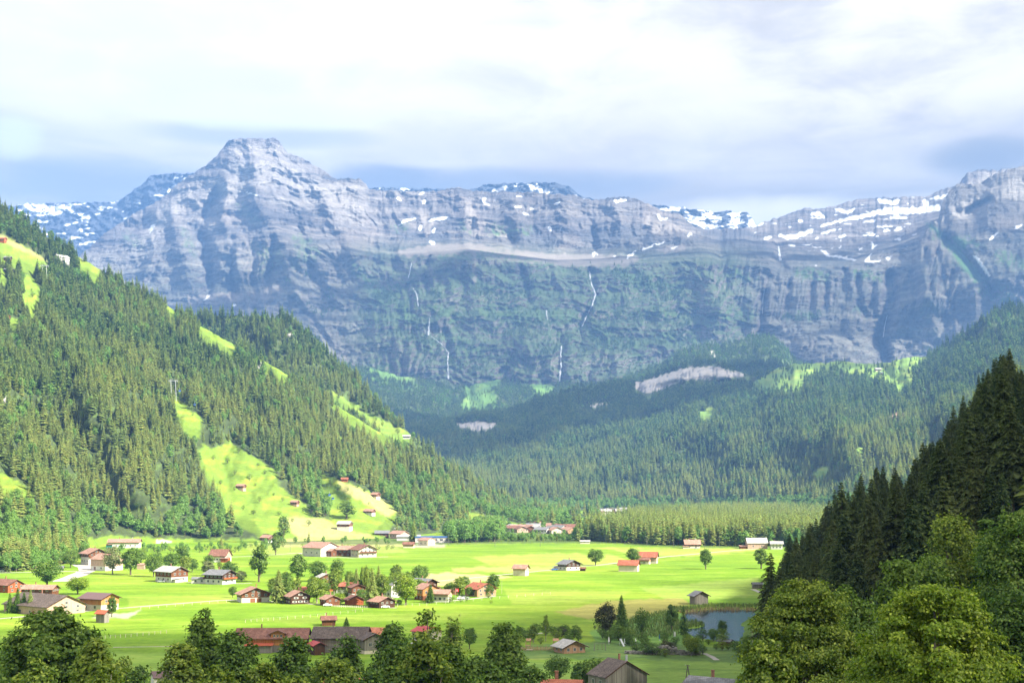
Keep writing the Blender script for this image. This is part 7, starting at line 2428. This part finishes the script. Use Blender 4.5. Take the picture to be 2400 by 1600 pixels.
def near_tree(x, ytop, w, D, style, shape, label, nleaf=26000, leaf=0.20, sparse=0.0, ncl=70, seed=0, hmul=1.0, name='broadleaf_tree', limbs=20, clump=0.26):
    top = W(x, ytop, D)
    gz = ground_z(top[0], D)
    H = max(6.0, float(top[2] - gz))
    Wd = max(w / FPX * D * (1.15 if 135 < D < 240 and 400 < x < 1300 else 0.88), 0.3 * H)
    ncl = int(ncl * min(2.2, max(1.0, H / Wd * 0.8)))
    mc = dict(n=M_leaf, b=M_leaf_bright, d=M_leaf_dark, o=M_leaf_olive, p=M_leaf_pale, r=M_leaf_brown)[style]
    T, Cn = broad_geo(H, Wd, seed, ncl, nleaf, leaf, 0.06, shape, clump, sparse, limbs)
    pair = two_mesh('near_tree', T, Cn, M_bark_pale if style in 'pob' else M_bark, mc)
    return tree_obj(name, pair, (top[0], D, gz - 0.2), (1, 1, 1), seed * 1.1, label, 'tree')


NT_LIST = [
    (130, 1432, 290, 150, 'n', 'round', 'huge olive brown tree filling the lower left corner', 42000, 0.19),
    (40, 1475, 190, 165, 'd', 'round', 'dark tree at the left edge behind the huge corner tree', 20000, 0.2),
    (230, 1500, 150, 140, 'o', 'wide', 'olive tree leaning out right of the huge corner tree', 18000, 0.19),
    (478, 1437, 112, 190, 'n', 'cone', 'tall pointed tree left of the long brown roofed farmhouse', 26000, 0.2),
    (425, 1508, 80, 180, 'o', 'round', 'shorter tree leaning on the left of the tall pointed tree', 14000, 0.2),
    (556, 1483, 86, 185, 'd', 'round', 'dark glossy tree just left of the long brown roofed farmhouse', 22000, 0.2),
    (322, 1560, 60, 200, 'd', 'bush', 'small dark shrub left of the plum coloured hip roof', 6000, 0.2),
    (290, 1540, 54, 210, 'o', 'tall', 'grey green willow left of the plum coloured hip roof', 7000, 0.18),
    (690, 1494, 100, 180, 'd', 'wide', 'dark tree before the dormer of the brown roofed farmhouse', 26000, 0.2),
    (620, 1552, 90, 140, 'o', 'round', 'yellowish tree in front of the dark tree at the dormer', 22000, 0.17),
    (800, 1496, 100, 185, 'd', 'wide', 'dark tree before the large shingled barn', 24000, 0.2),
    (790, 1545, 110, 150, 'o', 'round', 'olive tree under the dark tree before the shingled barn', 24000, 0.17),
    (922, 1464, 90, 190, 'd', 'tall', 'tall dark tree at the right end of the orange barn roof', 24000, 0.2),
    (930, 1500, 70, 170, 'n', 'cone', 'green pointed tree before the tall dark tree by the orange roof', 14000, 0.18),
    (1000, 1432, 100, 150, 'o', 'tall', 'thin crooked tree with a bare trunk above the teal shed', 7000, 0.2),
    (1050, 1515, 110, 160, 'd', 'round', 'dark tree right of the thin crooked tree', 20000, 0.19),
    (1060, 1450, 44, 300, 'o', 'cone', 'tall sparse young tree behind the teal shed', 6000, 0.28),
    (1184, 1464, 118, 230, 'n', 'cone', 'large dark conical tree at the bottom centre of the valley edge', 30000, 0.24),
    (1130, 1540, 120, 150, 'd', 'round', 'low dark tree left of the large conical tree', 18000, 0.18),
    (700, 1580, 90, 130, 'o', 'bush', 'yellow green bush at the bottom edge below the dormer tree', 10000, 0.16),
    (520, 1560, 90, 130, 'o', 'bush', 'yellow green bush at the bottom edge left of the dormer tree', 10000, 0.16),
    (870, 1570, 110, 130, 'd', 'bush', 'low bushy tree at the bottom edge beside the orange roof', 12000, 0.16),
    (75, 1545, 120, 120, 'o', 'round', 'low olive foliage along the bottom edge under the huge corner tree', 14000, 0.15),
    (250, 1560, 110, 125, 'o', 'round', 'dim green crown at the bottom edge right of the corner tree', 12000, 0.15),
    (985, 1545, 80, 150, 'n', 'round', 'green crown under the thin crooked tree', 12000, 0.17),
    (1110, 1590, 110, 135, 'n', 'round', 'green crown at the bottom edge left of the conical tree', 10000, 0.16),
    (1240, 1560, 60, 190, 'd', 'round', 'dark crown at the right foot of the large conical tree', 9000, 0.2),
    (1885, 1362, 330, 112, 'o', 'round', 'big maple left of the yellow green maple at lower right', 110000, 0.10),
    (2180, 1376, 400, 88, 'b', 'round', 'huge yellow green maple filling the lower right', 150000, 0.093),
    (2110, 1315, 180, 150, 'n', 'wide', 'round green maple crown between the big maples and the dark wood', 30000, 0.17),
    (2000, 1380, 150, 130, 'n', 'round', 'green maple joining the two big maples at lower right', 26000, 0.14),
    (1800, 1500, 140, 100, 'o', 'round', 'low olive branches left of the big maple', 22000, 0.12),
    (2010, 1296, 98, 330, 'd', 'round', 'dark round tree among the spruces of the shaded wood', 16000, 0.3),
    (2225, 1212, 120, 190, 'o', 'tall', 'tall ash rising behind the huge yellow green maple', 26000, 0.18),
    (2170, 1300, 110, 185, 'n', 'tall', 'leafy young ash left of the tall ash', 16000, 0.18),
    (2372, 1205, 170, 170, 'n', 'round', 'large light green ash at the right edge', 32000, 0.17),
    (2290, 1255, 90, 200, 'o', 'tall', 'slender ash between the tall ash and the light green ash', 16000, 0.18),
    (2375, 1390, 130, 140, 'd', 'round', 'dark lower tree at the right edge behind the huge maple', 20000, 0.17),
]
for k, (x, yt, w, D, st, shp, lab, nl, lf) in enumerate(NT_LIST):
    near_tree(x, yt, w, D, st, 'round' if shp == 'bush' else shp, lab, int(nl * 1.25), lf * 1.2, seed=200 + k, ncl=260 if nl > 40000 else (34 if 'crooked' in lab else 85), limbs=26 if nl > 40000 else 16, clump=0.155 if nl > 40000 else 0.34)
e = W(2310, 1215, 185)
gz = ground_z(e[0], e[1])
kd = kind_of('d', 'spruce', 7, 0.3, 0, 0.25)
o = tree_obj('spruce_tree', kd, (e[0], e[1], gz), ((e[2] - gz) / 12 * 1.2,) * 2 + ((e[2] - gz) / 12,), 0, 'thin spruce with a long bare trunk behind the huge yellow green maple', 'spruce')

# ------------------------------------------------------------------ unseen clouds added for their shade, the air
def cloud(seed, cx, cy, cz, rx, ry, rz, mat):
    import bmesh
    bm = bmesh.new()
    bmesh.ops.create_icosphere(bm, subdivisions=5, radius=1)
    V = np.array([v.co[:] for v in bm.verts])
    bm.verts.ensure_lookup_table()
    Fc = np.array([[v.index for v in f.verts] for f in bm.faces])
    bm.free()
    n = fbm(V[:, 0] * 1.6 + seed, V[:, 1] * 1.6 + V[:, 2], 4, 700 + seed)
    V = V * (1 + 0.42 * n)[:, None]
    V[:, 2] = np.where(V[:, 2] < 0, V[:, 2] * 0.35, V[:, 2])
    V = V * [rx, ry, rz]
    me = np_mesh('cloud', V, tris=Fc, mats=[mat], smooth=True)
    o = link('cloud', me, loc=(cx, cy, cz))
    tag(o, 'unseen white cloud high over the valley, added for its shade', 'cloud', 'shade clouds above the valley', 'structure')
    return o


M_cloud = mat_plain('cloud_white', (0.85, 0.86, 0.88), 1.0, 0.03, 0.001)


def thin_cloud(name, k):
    m, t, out = new_mat(name)
    tr = t.n('ShaderNodeBsdfTransparent')
    d = t.n('ShaderNodeBsdfDiffuse')
    d.inputs['Color'].default_value = (0.85, 0.86, 0.88, 1)
    mx = t.n('ShaderNodeMixShader')
    mx.inputs[0].default_value = k
    t.l(tr.outputs[0], mx.inputs[1])
    t.l(d.outputs[0], mx.inputs[2])
    t.l(mx.outputs[0], out.inputs[0])
    return m


M_thin = thin_cloud('thin_cloud', 0.25)
M_mid = thin_cloud('grey_cloud', 0.45)
M_fore = thin_cloud('denser_cloud', 0.55)
HAZE = True
if HAZE:
    V = np.array([[x, y, z] for x in (-14000, 14000) for y in (-1200, 14500) for z in (-1200, 2420)], float)
    Q = np.array([[0, 1, 3, 2], [4, 6, 7, 5], [0, 4, 5, 1], [2, 3, 7, 6], [0, 2, 6, 4], [1, 5, 7, 3]])
    M_air = mat_haze('air', (0.22, 0.46, 0.98), 0.000064)
    o = link('haze', np_mesh('haze', V, Q, mats=[M_air]))
    tag(o, kind='stuff')
# unseen clouds added to shade the wall, the hills and the foreground
sh = Vector((sv.x / sv.z, sv.y / sv.z))
ZC = 4200.0
for i, (tx, ty, tz, rx, ry, thin) in enumerate([(150, 5000, 400, 1250, 1000, 3), (400, 7700, 900, 3600, 950, 1), (1500, 8600, 1500, 900, 400, 1), (2350, 4300, 500, 240, 420, 1), (180, 370, 0, 420, 300, 2), (250, 830, 0, 120, 55, 0),
                                                (-1650, 3300, 400, 420, 260, 1), (-1300, 2450, 420, 300, 220, 1)]):
    dz = ZC - tz
    cloud(i, tx + sh.x * dz, ty + sh.y * dz, ZC, rx, ry, 0.15 * rx, (M_cloud, M_thin, M_fore, M_mid)[thin])
